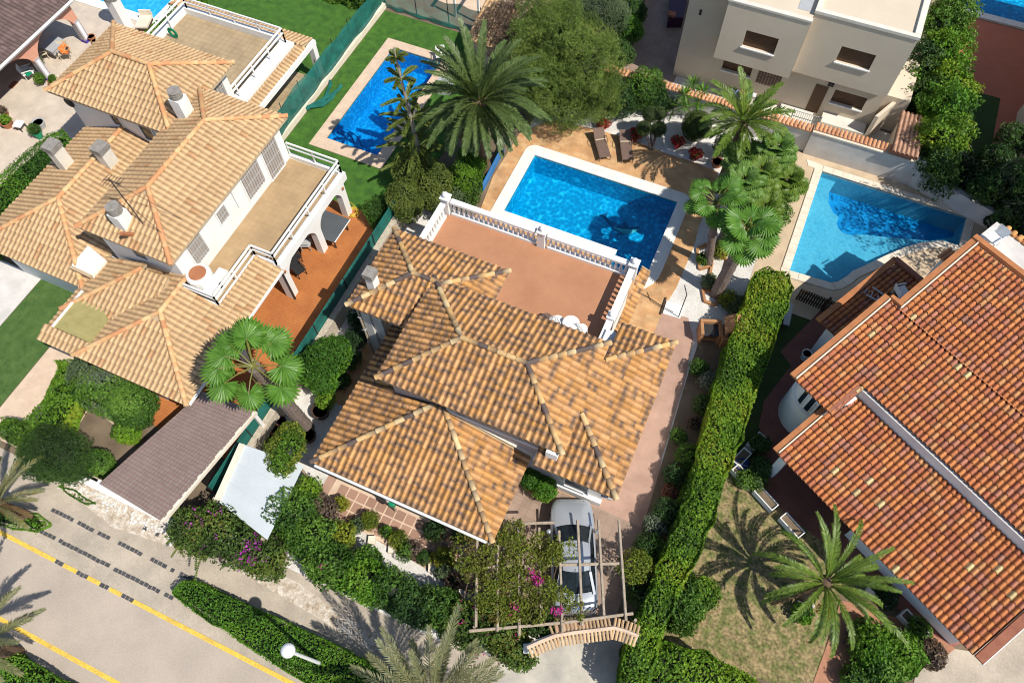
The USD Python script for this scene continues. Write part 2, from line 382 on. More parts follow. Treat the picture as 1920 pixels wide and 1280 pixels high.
M_leaf('petal', 0.35)
M_pane('window_pane')
M_water('water_deep', (0.26, 0.78, 0.97))
M_water('water_pale', (0.45, 0.82, 0.97))
M_mosaic('mosaic_main', (0.006, 0.33, 0.48), (0.010, 0.46, 0.62), (0.16, 0.78, 0.88), 5.0)
M_mosaic('mosaic_second', (0.006, 0.28, 0.52), (0.010, 0.38, 0.66), (0.09, 0.60, 0.88), 6.0)
M_mosaic('mosaic_triangle', (0.012, 0.30, 0.55), (0.018, 0.36, 0.62), (0.04, 0.44, 0.70), 2.0)
M('pool_ledge', (0.34, 0.54, 0.56), (0.24, 0.46, 0.52), scale=1.3, rough=0.7, fine=0.16, fscale=7)
M_mosaic('mosaic_pale', (0.10, 0.50, 0.72), (0.14, 0.58, 0.78), (0.30, 0.72, 0.86), 4.0)
M_grid('beige_tile_small', (0.40, 0.30, 0.18), (0.36, 0.27, 0.165), (0.26, 0.19, 0.11), 0.33, 0.33, ms=0.012)
M_grid('balcony_tile', (0.40, 0.275, 0.15), (0.38, 0.26, 0.14), (0.30, 0.21, 0.12), 0.30, 0.30, ms=0.006)
M_grid('stamped_deck', (0.50, 0.26, 0.115), (0.58, 0.36, 0.18), (0.50, 0.31, 0.15), 0.42, 0.28, ms=0.02, offset=0.5, noise=0.9)
M_grid('pink_path', (0.42, 0.265, 0.20), (0.39, 0.245, 0.18), (0.37, 0.25, 0.19), 0.50, 0.50, ms=0.01)
M_grid('plaza_paver', (0.58, 0.49, 0.40), (0.55, 0.465, 0.38), (0.49, 0.42, 0.34), 0.20, 0.10, ms=0.008, offset=0.5)
M_grid('drive_paver', (0.33, 0.235, 0.18), (0.29, 0.205, 0.155), (0.25, 0.18, 0.14), 0.35, 0.35, ms=0.012)
M_grid('dark_red_paver', (0.27, 0.105, 0.075), (0.23, 0.09, 0.065), (0.17, 0.07, 0.05), 0.24, 0.12, yaw=math.radians(-29), ms=0.01, offset=0.5)
M_grid('pool_surround', (0.56, 0.43, 0.29), (0.53, 0.405, 0.27), (0.50, 0.38, 0.26), 1.4, 1.4, ms=0.008)
def M_net(name, col, frac):
    MATS[name] = usdkit.material(stage, f'/World/Looks/{name}', {
        'g': ('geometry', {}), 'n': ('noise_texture', {'scale': 2.2, 'detail': 5.0}), 'r': ('rgb_ramp', {'ramp': [(0.3, col), (0.7, tuple(x * 0.55 for x in col))]}),
        'd': ('principled_bsdf', {'roughness': 0.8}), 'tb': ('transparent_bsdf', {}), 'm': ('mix_closure', {'fac': 1 - frac})},
        [('g.position', 'n.vector'), ('n.fac', 'r.fac'), ('r.color', 'd.base_color'), ('d.BSDF', 'm.closure1'), ('tb.BSDF', 'm.closure2')], surface='m.closure')
M_net('green_net', (0.012, 0.19, 0.155), 0.80)

# ================================================================== THE GROUND, THE STREET, THE POOLS
def rect(x0, x1, y0, y1):
    return sbox(x0, y0, x1, y1)
def pp(*pts, z=0.0):
    return Polygon([tuple(P2(a, b, z)) for a, b in pts])

POOL1 = Polygon([(-10.5, 21.93), (-4.25, 21.93), (-4.25, 21.0), (-2.42, 21.0), (-2.42, 26.05), (-10.5, 26.05)])
POOL2 = rect(-21.55, -18.35, 22.62, 30.45)
_arc = [P2(1797, 462), P2(1765, 452), P2(1730, 455), P2(1698, 464), P2(1660, 480), P2(1625, 497), P2(1598, 509), P2(1588, 518), P2(1570, 529)]
POOL3 = Polygon([tuple(P2(1541, 322)), tuple(P2(1480, 508)), tuple(P2(1557, 531))] + [tuple(p) for p in _arc[::-1]] + [tuple(P2(1812, 408))]).buffer(0)
POOL4 = rect(-42.5, P2(290, 35)[0], P2(290, 36)[1], P2(290, 36)[1] + 4.2)
_p5 = P2(1830, 24)
POOL5 = rect(_p5[0] - 1.2, _p5[0] + 8, _p5[1], _p5[1] + 4.5)
POOLS = unary_union([POOL1, POOL2, POOL3, POOL4, POOL5])

structure('ground', MB().slab(rect(-160, 160, -140, 200).difference(POOLS.buffer(0.02)), -0.25, 0.0), 'earth', 'bare earth under and around the gardens')

# street
road = structure('road', MB().slab(rect(-70, 60, -7.4, -1.62), -0.2, 0.012), 'concrete_road', 'pale concrete street with yellow edge lines')
m = MB()
for x0, x1 in ((-70, -20.05), (-19.62, -18.95), (-18.45, -17.78), (-17.30, -16.70), (-16.25, 60)):
    mm = MB().box(x0, x1, -1.78, -1.62, 0.0, 0.016)
    sub(road, 'yellow_line', mm, 'yellow_paint')
sub(road, 'yellow_line', MB().box(-70, 60, -4.46, -4.30, 0.0, 0.016), 'yellow_paint')
r_ = rng(3)
def setts(x0, x1, y, m, keep=0.8):
    x = x0
    while x < x1:
        w = 0.14 + 0.08 * r_.random()
        if r_.random() < keep and meshkit.noise([x * 0.6, y * 3, 0]) > 0.12:
            yy = y + (r_.random() - 0.5) * 0.03
            m.box(x, x + w, yy - 0.075, yy + 0.075, 0.0, 0.026 + 0.006 * r_.random())
        x += w + 0.03
    return m
pave = structure('pavement', MB().slab(rect(-70, -11.6, -1.615, 1.22).union(rect(-11.61, 60, -1.615, 2.19)), -0.2, 0.014), 'concrete_side', 'concrete pavement with rows of dark setts')
m = MB(); setts(-21.6, -14.9, -0.98, m, 0.92)
sub(pave, 'sett_row', m, 'sett_stone', kind='stuff')
m = MB(); setts(-21.6, -12.0, -0.06, m, 0.80)
sub(pave, 'sett_row', m, 'sett_stone', kind='stuff')
m = MB(); setts(-18.0, -16.2, 0.88, m, 0.6)
sub(pave, 'sett_row', m, 'sett_stone', kind='stuff')
m = MB()
for a, b in ((-20.02, -19.65), (-18.92, -18.48), (-17.75, -17.33), (-16.67, -16.28)):
    setts(a, b, -1.70, m, 0.9)
sub(road, 'sett_row', m, 'sett_stone', kind='stuff')
m = MB()
for x in np.arange(-69, 60, 2.05):
    m.box(x, x + 0.012, -1.60, 1.2, 0.0, 0.0152)
sub(pave, 'joint', m, 'concrete_stained', kind='stuff')
structure('verge', MB().slab(pp((95, 895), (150, 880), (275, 960), (345, 1005), (330, 1022), (215, 985), (140, 925)).buffer(0.1), -0.1, 0.03), 'rubble', 'rough strip of white rubble along the wall')
structure('flower_strip', MB().slab(pp((470, 1052), (560, 1092), (640, 1150), (720, 1205), (700, 1222), (600, 1160), (455, 1075)), -0.1, 0.035), 'rubble', 'strip of pinkish rubble under the bougainvillea hedge')
structure('driveway', MB().slab(pp((870, 1340), (930, 1250), (985, 1214), (1060, 1198), (1190, 1200), (1200, 1240), (1180, 1275), (1100, 1340)), -0.1, 0.045), 'concrete_stained', 'stained concrete apron in front of the arched gate')

# plot grounds
structure('plaza', MB().slab(rect(-60, -34.3, 5, POOL4.bounds[1] - 0.5).union(rect(-34.4, -33.0, 15.2, 26.0)).difference(POOL4.buffer(0.4)), -0.1, 0.02), 'plaza_paver', 'pale pink block paving of the corner plot')
structure('white_court', MB().slab(rect(-34.2, -29.9, 5.2, 9.05), -0.1, 0.02), 'white_wall_dirty', 'sunlit white concrete court')
structure('left_lawn', MB().slab(rect(-29.85, -26.95, 1.5, 9.1), -0.1, 0.025), 'turf_pale', 'artificial lawn left of the big tiled roof')
structure('left_path', MB().slab(rect(-26.9, -21.5, 1.5, 6.3), -0.1, 0.018), 'coping_peach', 'sandy paving of the front garden')
structure('back_lawn', MB().slab(rect(-34.5, -24.1, 19.0, 38.0), -0.1, 0.02), 'turf', 'green back lawn behind the roof terrace')
structure('patio', MB().slab(rect(-27.5, -23.97, 18.8, 26.4), -0.1, 0.05), 'beige_tile_small', 'beige tiled patio below the roof terrace')
deckB = structure('orange_patio', MB().slab(rect(-20.5, -15.15, 4.8, 19.0), -0.1, 0.08), 'deck_orange', 'orange plank patterned patio below the arcade')
m = MB()
for k, y in enumerate(np.arange(4.9, 18.9, 0.145)):
    m.box(-20.45, -15.2, y, y + 0.006, 0.07, 0.083)
sub(deckB, 'groove', m, 'mortar_red', kind='stuff')
structure('pool_lawn', MB().slab(rect(-23.6, -15.2, 19.0, 33.2).difference(POOL2.buffer(0.05)), -0.1, 0.02), 'turf', 'bright artificial grass round the narrow pool')

gravel_poly = rect(-11.6, 2.35, 3.4, 34.4).difference(POOL1.buffer(0.1))
structure('white_gravel', MB().slab(gravel_poly.union(rect(-15.0, -11.5, 3.2, 20.4)), -0.1, 0.02), 'white_gravel', 'white gravel of the villa garden')
DECK = Polygon([tuple(P2(*q)) for q in ((900, 395), (925, 330), (975, 250), (1032, 226), (1060, 231), (1130, 247), (1190, 265), (1245, 287), (1300, 305), (1343, 322), (1352, 345), (1312, 420), (1298, 470), (1268, 540), (1248, 572))] + [(-1.2, 9.0), (-13.3, 9.0), (-13.3, 18.5), (-11.75, 21.0)]).buffer(0)
COP1o = Polygon([(-11.12, 21.15), (-1.80, 21.15), (-1.80, 26.72), (-11.12, 26.72)]).buffer(-0.55).buffer(0.55)
_tail = Polygon([(-2.44, 21.4), (-2.44, 20.2), (-2.25, 20.3), (-1.95, 20.75), (-1.82, 21.2), (-1.80, 22.0)])
COP1 = COP1o.union(_tail).difference(POOL1).difference(rect(-4.25, -2.43, 20.0, 21.93))
structure('pool_deck', MB().slab(DECK.difference(COP1o.union(_tail).union(POOL1.buffer(0.05)).buffer(0.004)), -0.1, 0.04), 'stamped_deck', 'mottled orange stamped concrete round the pool')
structure('side_path', MB().slab(Polygon([(-2.6, 9.3), (1.75, 9.0), (1.25, 12.5), (1.05, 16.4), (0.75, 18.6), (0.2, 19.6), (-1.3, 19.4)]).union(rect(-11.6, 1.9, 3.9, 9.3)).difference(DECK), -0.1, 0.036), 'pink_path', 'pinkish tiled path beside the villa')
structure('planting_bed', MB().slab(Polygon([(1.72, 5.0), (2.6, 5.0), (2.6, 19.2), (1.0, 19.6), (1.1, 16.4), (1.32, 12.5)]), -0.1, 0.06), 'earth', 'dark planting bed beside the path')
structure('front_gravel', MB().slab(Polygon([(-11.3, 1.9), (-3.6, 1.9), (-3.4, 3.9), (-11.0, 4.55)]), -0.1, 0.05), 'white_gravel', 'white gravel strip of the front garden')

# front terrace of square tiles (each tile a piece)
m = MB()
tw = P2(640, 925)
ft = structure('front_terrace', MB().slab(rect(-11.2, -4.6, 4.35, 6.4), -0.1, 0.042), 'coping_peach', 'terracotta terrace of square tiles below the front eave')
for i in range(13):
    for j in range(3):
        mm = MB()
        x = -10.9 + i * 0.46; y = 4.5 + j * 0.46
        c = np.array([0.36, 0.215, 0.155]) * (0.85 + 0.3 * r_.random())
        mm.box(x, x + 0.40, y, y + 0.40, 0.03, 0.052, c)
        sub(ft, 'tile', mm, 'tinted')
structure('parking', MB().slab(Polygon([(-4.4, 3.7), (1.9, 5.0), (2.2, 9.2), (-3.8, 9.3)]), -0.1, 0.046), 'drive_paver', 'pink paved parking place under the pergola')

structure('terrace_court', MB().slab(rect(2.3, 14.5, 21.8, 32.0).difference(POOL3.buffer(0.45)), -0.1, 0.03), 'pool_surround', 'sandy paving round the triangular pool')
structure('beige_court', MB().slab(rect(-9.2, -5.3, 32.6, 45), -0.1, 0.03), 'drive_paver', 'brownish tiled yard beside the beige house')
structure('beige_yard', MB().slab(rect(-5.3, 8.2, 32.2, 35.2), -0.1, 0.028), 'cream_cap', 'narrow pale yard in front of the beige house')
structure('red_terrace', MB().slab(rect(8.6, 20, 35.0, 46.6).difference(POOL5.buffer(0.3)), -0.1, 0.03), 'red_terrace', 'red terrace by the corner pool')
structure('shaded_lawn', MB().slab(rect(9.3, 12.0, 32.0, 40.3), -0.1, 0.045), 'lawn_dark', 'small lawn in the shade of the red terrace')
structure('dry_lawn', MB().slab(pp((1310, 880), (1380, 850), (1560, 1010), (1580, 1090), (1560, 1170), (1520, 1300), (1280, 1230), (1230, 1200), (1280, 1000)), -0.1, 0.03), 'lawn_dry', 'half dry lawn under the date palm')
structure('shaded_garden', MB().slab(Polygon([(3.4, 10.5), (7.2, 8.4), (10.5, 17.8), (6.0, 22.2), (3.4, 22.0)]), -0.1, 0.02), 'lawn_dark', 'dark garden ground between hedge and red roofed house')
structure('red_paving', MB().slab(Polygon([tuple(P2(*q)) for q in ((1545, 575), (1462, 660), (1483, 685), (1432, 752), (1422, 800), (1440, 835), (1385, 880), (1420, 920), (1560, 1030), (1640, 1110), (1780, 1215), (1835, 1190), (1700, 900), (1600, 700), (1560, 600))]).buffer(0), -0.1, 0.04), 'dark_red_paver', 'dark red brick paving beside the red roofed house')
structure('brick_walk', MB().slab(pp((1575, 1125), (1600, 1130), (1640, 1150), (1700, 1160), (1790, 1215), (1760, 1240), (1700, 1200), (1625, 1190), (1600, 1215), (1580, 1290), (1520, 1290), (1560, 1180)), -0.1, 0.05), 'brick_path', 'pinkish brick garden walk by the palm')
structure('concrete_yard', MB().slab(pp((1765, 1212), (1830, 1222), (1930, 1140), (2100, 1200), (1900, 1400), (1680, 1400), (1715, 1270)), -0.1, 0.024), 'concrete_side', 'concrete yard at the corner of the red roofed house')

# ------------------------------------------------------------------ pools
def pool(name, label, poly, depth, floor_mat, wall_mat, water_mat, level=-0.10, extra=None):
    t = Thing(name, label, 'swimming pool', (poly.centroid.x, poly.centroid.y, 0))
    m = MB().slab(poly.buffer(0.02), -depth - 0.15, -depth)
    t.part('pool_floor', m, floor_mat)
    w = MB()
    c = list(poly.exterior.coords)[:-1]
    if not poly.exterior.is_ccw:
        c = c[::-1]
    n = len(c)
    for i in range(n):
        a, b = np.array(c[i]), np.array(c[(i + 1) % n])
        w.add([[*a, -depth], [*b, -depth], [*b, 0.0], [*a, 0.0]], [[3, 2, 1, 0]])
    t.part('pool_wall', w, wall_mat)
    if extra:
        extra(t)
    wm = MB()
    g = poly.buffer(-0.001)
    s = MB().slab(g, level - 0.002, level)
    v, f, _ = s.arrays()
    top = (v[f][:, :, 2] > level - 0.001).all(1)
    wm.add(v, f[top])
    t.part('water', wm, water_mat)
    return t

def p1_extra(t):
    for zz in (-0.45,):
        pass
p1 = pool('swimming_pool', 'large rectangular blue pool with white coping and a dolphin on its floor', POOL1, 1.35, 'mosaic_main', 'mosaic_main', 'water_deep')
# coping stones of the main pool
def coping(t, poly, cell, mat, z=0.07, ring_names='coping_stone', gap=0.008, kind=None):
    cx = shapely.STRtree
    b = poly.bounds
    out = []
    xs = np.arange(b[0], b[2] + cell, cell); ys = np.arange(b[1], b[3] + cell, cell)
    for x in xs[:-1]:
        for y in ys[:-1]:
            g = poly.intersection(sbox(x + gap / 2, y + gap / 2, x + cell - gap / 2, y + cell - gap / 2))
            if g.is_empty or g.area < 0.004:
                continue
            out.append(g)
    for g in out:
        t.part(ring_names, MB().slab(g, -0.05, z), mat)
coping(p1, COP1, 1.02, 'coping_white', gap=0.006)
# dolphin of mosaic on the floor
dol = MB()
dc = P(1163, 420, -1.34)
spine = [np.array(P(1130, 402, -1.3)), np.array(P(1138, 412, -1.3)), np.array(P(1150, 423, -1.3)), np.array(P(1166, 430, -1.3)), np.array(P(1182, 431, -1.3)), np.array(P(1198, 426, -1.3))]
spine = np.array(spine); spine[:, 2] = -1.33
dol.tube(spine, [0.05, 0.08, 0.17, 0.22, 0.17, 0.04], 8)
p1.part('dolphin', dol, 'dolphin_grey', label='grey dolphin figure with a pale belly on the pool floor')
b2 = spine[2:] + np.array([0.05, -0.02, 0.03]); b2 = b2 + (np.array(P(1180, 434, -1.3)) - np.array(P(1180, 431, -1.3))) * 1.0
m = MB().tube(b2 * [1, 1, 0] + [0, 0, -1.26], [0.05, 0.13, 0.12, 0.02], 8)
sub(p1.path + '/dolphin', 'belly', MB().add(m.arrays()[0] - p1.loc, m.arrays()[1]), 'dolphin_pale')
m = MB()
for q in (((1124, 403), (1140, 399), (1136, 408)), ((1166, 425), (1170, 412), (1178, 424)), ((1158, 430), (1156, 442), (1168, 434))):
    pts = np.array([P(*a, -1.3) for a in q]); pts[:, 2] = -1.29
    m.hexa(pts[:, :2], -1.33, -1.29)
sub(p1.path + '/dolphin', 'fin', MB().add(m.arrays()[0] - p1.loc, m.arrays()[1]), 'dolphin_grey')

COP2 = rect(-22.22, -17.7, 21.85, 31.05).difference(POOL2)
def p2_extra(t):
    c = np.array([-21.55, 22.62])
    for k, (r, z) in enumerate(((1.75, -0.95), (1.4, -0.7), (1.05, -0.5), (0.65, -0.28))):
        a = np.linspace(0, math.pi / 2, 15)
        t.part('step', MB().hexa([tuple(c)] + [(c[0] + r * math.cos(q), c[1] + r * math.sin(q)) for q in a], -1.4, z), 'mosaic_second')
        ed = MB()
        pts = np.array([[c[0] + (r - 0.02) * math.cos(q), c[1] + (r - 0.02) * math.sin(q), z + 0.005] for q in a])
        ed.tube(pts, 0.025, 4)
        t.part('step_edge', ed, 'pool_line')
p2t = pool('narrow_pool', 'narrow blue pool with peach coping on artificial grass', POOL2.buffer(-0.25).buffer(0.25, quad_segs=3) if False else POOL2, 1.4, 'mosaic_second', 'mosaic_second', 'water_deep', extra=p2_extra)
coping(p2t, COP2.difference(unary_union([Point(0, 0).buffer(0.01)])), 0.92, 'coping_peach', z=0.075)

COP3 = POOL3.buffer(0.42).difference(POOL3)
def p3_extra(t):
    # shallow pale shelf with the deep bowl in its middle
    shelf = POOL3.buffer(0.01).difference(pp((1560, 352), (1548, 372), (1547, 392), (1556, 410), (1566, 418), (1562, 430), (1566, 440), (1572, 446), (1576, 448), (1582, 450), (1592, 452), (1606, 450), (1625, 452), (1660, 456), (1735, 462), (1800, 452), (1812, 405), (1740, 385), (1640, 352), (1580, 346), z=-0.9))
    t.part('shelf', MB().slab(shelf, -0.9, -0.40), 'pool_ledge', label='pale sandy ledge round the deep bowl')
p3t = pool('triangular_pool', 'three sided blue pool with a pale ledge behind the white wall', POOL3, 1.25, 'mosaic_triangle', 'pool_ledge', 'water_pale', extra=p3_extra)
# coping laid stone by stone along the edge
ring = COP3
L = POOL3.exterior
nst = int(L.length / 0.52)
for k in range(nst):
    a, b = L.interpolate(k * L.length / nst + 0.006), L.interpolate((k + 1) * L.length / nst - 0.006)
    mid = LineString([a, b])
    g = mid.buffer(0.40, cap_style=2).difference(POOL3)
    if g.area > 0.02:
        p3t.part('coping_stone', MB().slab(g, -0.05, 0.065 + 0.004 * r_.random()), 'coping_cream')
g = COP3.difference(unary_union([]) if False else Polygon())
p3t.part('coping_bed', MB().slab(COP3, -0.06, 0.045), 'coping_cream')

p4t = pool('corner_pool', 'bright turquoise pool with white edge at the upper left corner', POOL4, 1.0, 'mosaic_pale', 'mosaic_pale', 'water_pale')
coping(p4t, POOL4.buffer(0.62, join_style=2).difference(POOL4), 1.3, 'coping_white')
p5t = pool('red_terrace_pool', 'deep blue pool beside the red terrace in the upper right corner', POOL5, 1.4, 'mosaic_main', 'mosaic_main', 'water_deep')
coping(p5t, POOL5.buffer(0.5, join_style=2).difference(POOL5), 1.1, 'coping_white', z=0.12)
for k in range(4):
    p5t.part('step', MB().box(POOL5.bounds[0] + 1.2, POOL5.bounds[0] + 2.4, POOL5.bounds[1] + 0.3 + k * 0.3, POOL5.bounds[1] + 0.55 + k * 0.3, -1.4, -0.4 - 0.2 * k), 'mosaic_pale')

# ================================================================== ROOFS
def half_planes(pts):
    pts = np.asarray(pts, float)
    if not Polygon(pts).exterior.is_ccw:
        pts = pts[::-1]
    e = np.roll(pts, -1, 0) - pts
    nrm = np.c_[e[:, 1], -e[:, 0]]
    nrm /= np.linalg.norm(nrm, axis=1, keepdims=True)
    return nrm, (nrm * pts).sum(1)

class Plane:
    """one roof slope: convex plan polygon, uphill direction, height z0 where dot(p, up) == w0"""
    def __init__(self, pts, up, p0, z0, slope):
        self.pts = np.asarray(pts, float)
        self.up = np.asarray(up, float) / np.linalg.norm(up)
        self.eu = np.array([self.up[1], -self.up[0]])
        self.w0 = float(np.dot(p0, self.up)); self.z0 = z0; self.s = slope
    def z(self, xy):
        return self.z0 + self.s * (np.asarray(xy) @ self.up - self.w0)

PROF_S = ([-0.5, -0.34, -0.20, 0.0, 0.20, 0.34, 0.5], [0.0, 0.03, 0.30, 0.48, 0.30, 0.03, 0.0])
PROF_B = ([-0.5, -0.40, -0.33, -0.18, 0.0, 0.18, 0.33, 0.40, 0.5], [0.02, 0.0, 0.16, 0.42, 0.52, 0.42, 0.16, 0.0, 0.02])

def lay_tiles(pl, pu, row, amp, seed, colour, nv=3, prof=PROF_S, over=0.03):
    """rows of curved tiles on one slope, cut along the hips: returns vertices (n, k, 3), faces (of one tile), colours (n, k, 3)"""
    nrm, lim = half_planes(pl.pts)
    u = pl.pts @ pl.eu; w = pl.pts @ pl.up
    rw = row / math.sqrt(1 + pl.s ** 2)
    wmin, wmax, umin, umax = w.min(), w.max(), u.min(), u.max()
    U, W = np.meshgrid(np.arange(umin + pu / 2, umax, pu), np.arange(wmin - over, wmax, rw))
    U, W = U.ravel(), W.ravel()
    g = rng(seed)
    pu_, ph = np.array(prof[0]), np.array(prof[1])
    t = np.linspace(0, 1, nv)
    du = np.tile(pu_, nv) * pu; hh = np.tile(ph, nv) * amp
    dt = np.repeat(t, len(pu_))
    uu = U[:, None] + du[None] + (g.random((len(U), 1)) - 0.5) * 0.008
    ww = W[:, None] + dt[None] * rw * 1.10
    lift = (1 - dt)[None] * 0.035 + hh[None] * (1 - 0.12 * dt[None]) + (g.random((len(U), 1)) - 0.5) * 0.012
    # keep inside the outline
    a = nrm @ pl.eu; b = nrm @ pl.up
    ww = np.minimum(ww, wmax - 1e-3)
    lo = np.full(ww.shape, -1e9); hi = np.full(ww.shape, 1e9)
    for ai, bi, ci in zip(a, b, lim):
        if abs(ai) < 0.05:
            continue
        q = (ci - bi * ww) / ai
        if ai > 0:
            hi = np.minimum(hi, q)
        else:
            lo = np.maximum(lo, q)
    uc = np.clip(uu, lo, np.maximum(lo, hi))
    ok = (np.ptp(uc, axis=1) > 0.3 * pu) & ((hi - lo) > 0.02).all(1)
    uc, ww, lift, U, W = uc[ok], ww[ok], lift[ok], U[ok], W[ok]
    xy = uc[..., None] * pl.eu + ww[..., None] * pl.up
    z = pl.z0 + pl.s * (ww - pl.w0) + lift
    V = np.concatenate([xy, z[..., None]], -1)
    k = len(pu_)
    f = [[i * k + j, i * k + j + 1, (i + 1) * k + j + 1, (i + 1) * k + j] for i in range(nv - 1) for j in range(k - 1)]
    f = np.array(f); f = np.vstack([f[:, [0, 1, 2]], f[:, [0, 2, 3]]])
    C = colour(V, dt, hh / max(amp, 1e-6), g, pl)
    return V, f, C

def col_flamed(V, dt, hh, g, pl=None):
    n = len(V)
    base = np.array([0.62, 0.325, 0.125]) * (0.84 + 0.28 * g.random((n, 1))) + np.array([0.08, 0.07, 0.07]) * (g.random((n, 1)) - 0.4)
    base = base[:, None] * np.ones((1, V.shape[1], 1))
    dark = np.array([0.115, 0.092, 0.085])
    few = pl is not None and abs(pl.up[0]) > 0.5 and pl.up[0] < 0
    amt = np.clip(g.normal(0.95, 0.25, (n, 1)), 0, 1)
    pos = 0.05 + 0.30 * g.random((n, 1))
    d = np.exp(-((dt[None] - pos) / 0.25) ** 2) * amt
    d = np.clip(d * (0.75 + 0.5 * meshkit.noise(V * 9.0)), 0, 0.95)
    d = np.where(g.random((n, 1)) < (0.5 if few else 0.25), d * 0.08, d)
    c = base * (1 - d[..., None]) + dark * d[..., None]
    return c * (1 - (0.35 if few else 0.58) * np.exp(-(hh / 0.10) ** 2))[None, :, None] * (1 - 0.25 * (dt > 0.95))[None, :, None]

def col_sand(V, dt, hh, g, pl=None):
    n = len(V)
    base = np.array([0.655, 0.440, 0.245]) * (0.92 + 0.15 * g.random((n, 1)))
    odd = g.random((n, 1)) < 0.05
    base = np.where(odd, np.array([0.56, 0.33, 0.17]), base)
    patch = meshkit.noise(V[:, 0] * [0.5, 0.5, 0.5])[:, None]
    base = base * (0.92 + 0.15 * patch) * np.array([1, 0.99, 0.97])
    c = base[:, None] * np.ones((1, V.shape[1], 1))
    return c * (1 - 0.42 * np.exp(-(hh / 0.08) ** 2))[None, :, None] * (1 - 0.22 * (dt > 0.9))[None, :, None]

def col_red(V, dt, hh, g, pl=None):
    n = len(V)
    pal = np.array([[0.55, 0.200, 0.078], [0.60, 0.235, 0.085], [0.47, 0.165, 0.085], [0.48, 0.20, 0.125], [0.58, 0.28, 0.12], [0.66, 0.52, 0.26], [0.40, 0.19, 0.13]])
    k = g.choice(len(pal), n, p=[0.33, 0.25, 0.18, 0.13, 0.085, 0.012, 0.013])
    base = pal[k] * (0.88 + 0.24 * g.random((n, 1)))
    c = base[:, None] * np.ones((1, V.shape[1], 1))
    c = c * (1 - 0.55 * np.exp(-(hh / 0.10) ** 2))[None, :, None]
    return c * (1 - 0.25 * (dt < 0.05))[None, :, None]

def in_frame(p):
    q = p - CEYE
    d = q @ CFW
    return (np.abs(q @ CRI / d * FPX) < 955) & (np.abs(q @ CUP / d * FPX) < 635)

def make_roof(t, planes, pu, row, amp, colour, deck_mat, lines=(), cap_cols=None, nv=3, prof=PROF_S, seed=1, individuals=300, cap_r=0.105, name='roof', thick=0.13, over=0.03, hidden=None):
    deck = MB()
    for pl in planes:
        n = len(pl.pts)
        pts = pl.pts if Polygon(pl.pts).exterior.is_ccw else pl.pts[::-1]
        zt = pl.z(pts)
        v = np.vstack([np.c_[pts, zt - thick], np.c_[pts, zt - 0.012]])
        f = []
        for i in range(n):
            j = (i + 1) % n
            f += [[i, j, n + j], [i, n + j, n + i]]
        for i in range(1, n - 1):
            f += [[n, n + i, n + i + 1], [0, i + 1, i]]
        deck.add(v, f)
    path = t.part(name, deck, deck_mat)
    Vs, Cs, fs = [], [], None
    for i, pl in enumerate(planes):
        V, f, C = lay_tiles(pl, pu, row, amp, seed * 100 + i, colour, nv, prof, over)
        Vs.append(V); Cs.append(C); fs = f
    V = np.concatenate(Vs); C = np.concatenate(Cs)
    ctr = V.mean(1)
    ok = in_frame(ctr)
    if hidden is not None:
        ok &= ~hidden(ctr)
    order = np.argsort(np.where(ok, np.linalg.norm(ctr - CEYE, axis=1), 1e9))
    first, rest = order[:individuals], order[individuals:]
    for i in first:
        put(uniq(path, 'tile'), V[i] - t.loc, fs, 'tile_base', C[i], True)
    k = V.shape[1]
    if len(rest):
        vv = V[rest].reshape(-1, 3)
        ff = (fs[None] + (np.arange(len(rest)) * k)[:, None, None]).reshape(-1, 3)
        tag(put(uniq(path, 'tile_field'), vv - t.loc, ff, 'tile_base', C[rest].reshape(-1, 3), True), kind='stuff')
    g = rng(seed + 7)
    cap_cols = cap_cols or [(0.6, 0.42, 0.22)]
    for a, b in lines:
        ridge_caps(t, path, a, b, cap_cols, g, cap_r)
    return path

def ridge_caps(t, path, a, b, cols, g, r=0.105, ln=0.40, name='ridge_tile'):
    a, b = np.asarray(a, float), np.asarray(b, float)
    L = np.linalg.norm(b - a); n = max(1, int(round(L / ln)))
    d = (b - a) / L
    s = np.cross(d, [0, 0, 1.0]); s /= np.linalg.norm(s); u = np.cross(s, d)
    ang = np.linspace(-0.1, math.pi + 0.1, 7)
    for i in range(n):
        p0 = a + d * (i * L / n - 0.03); p1 = a + d * ((i + 1) * L / n + 0.03)
        v = np.vstack([c + s * rr * math.cos(q) + u * (rr * math.sin(q) + 0.02 + dz) for c, rr, dz in ((p0, r * 1.12, 0.045), (p1, r * 0.92, 0.015)) for q in ang])
        v = np.vstack([v, p0 + u * 0.03])
        k = len(ang)
        f = [[j, k + j, k + j + 1] for j in range(k - 1)] + [[j, k + j + 1, j + 1] for j in range(k - 1)] + [[2 * k, j, j + 1] for j in range(k - 1)]
        c0 = np.array(cols[g.integers(len(cols))]) * (0.9 + 0.2 * g.random())
        dark = np.array(cols[-1]) if len(cols) > 2 and g.random() < 0.75 else c0
        c = np.vstack([np.repeat(c0[None], k, 0), np.repeat(dark[None], k, 0), c0[None]])
        put(uniq(path, name), v - t.loc, f, 'tile_base', c, True)

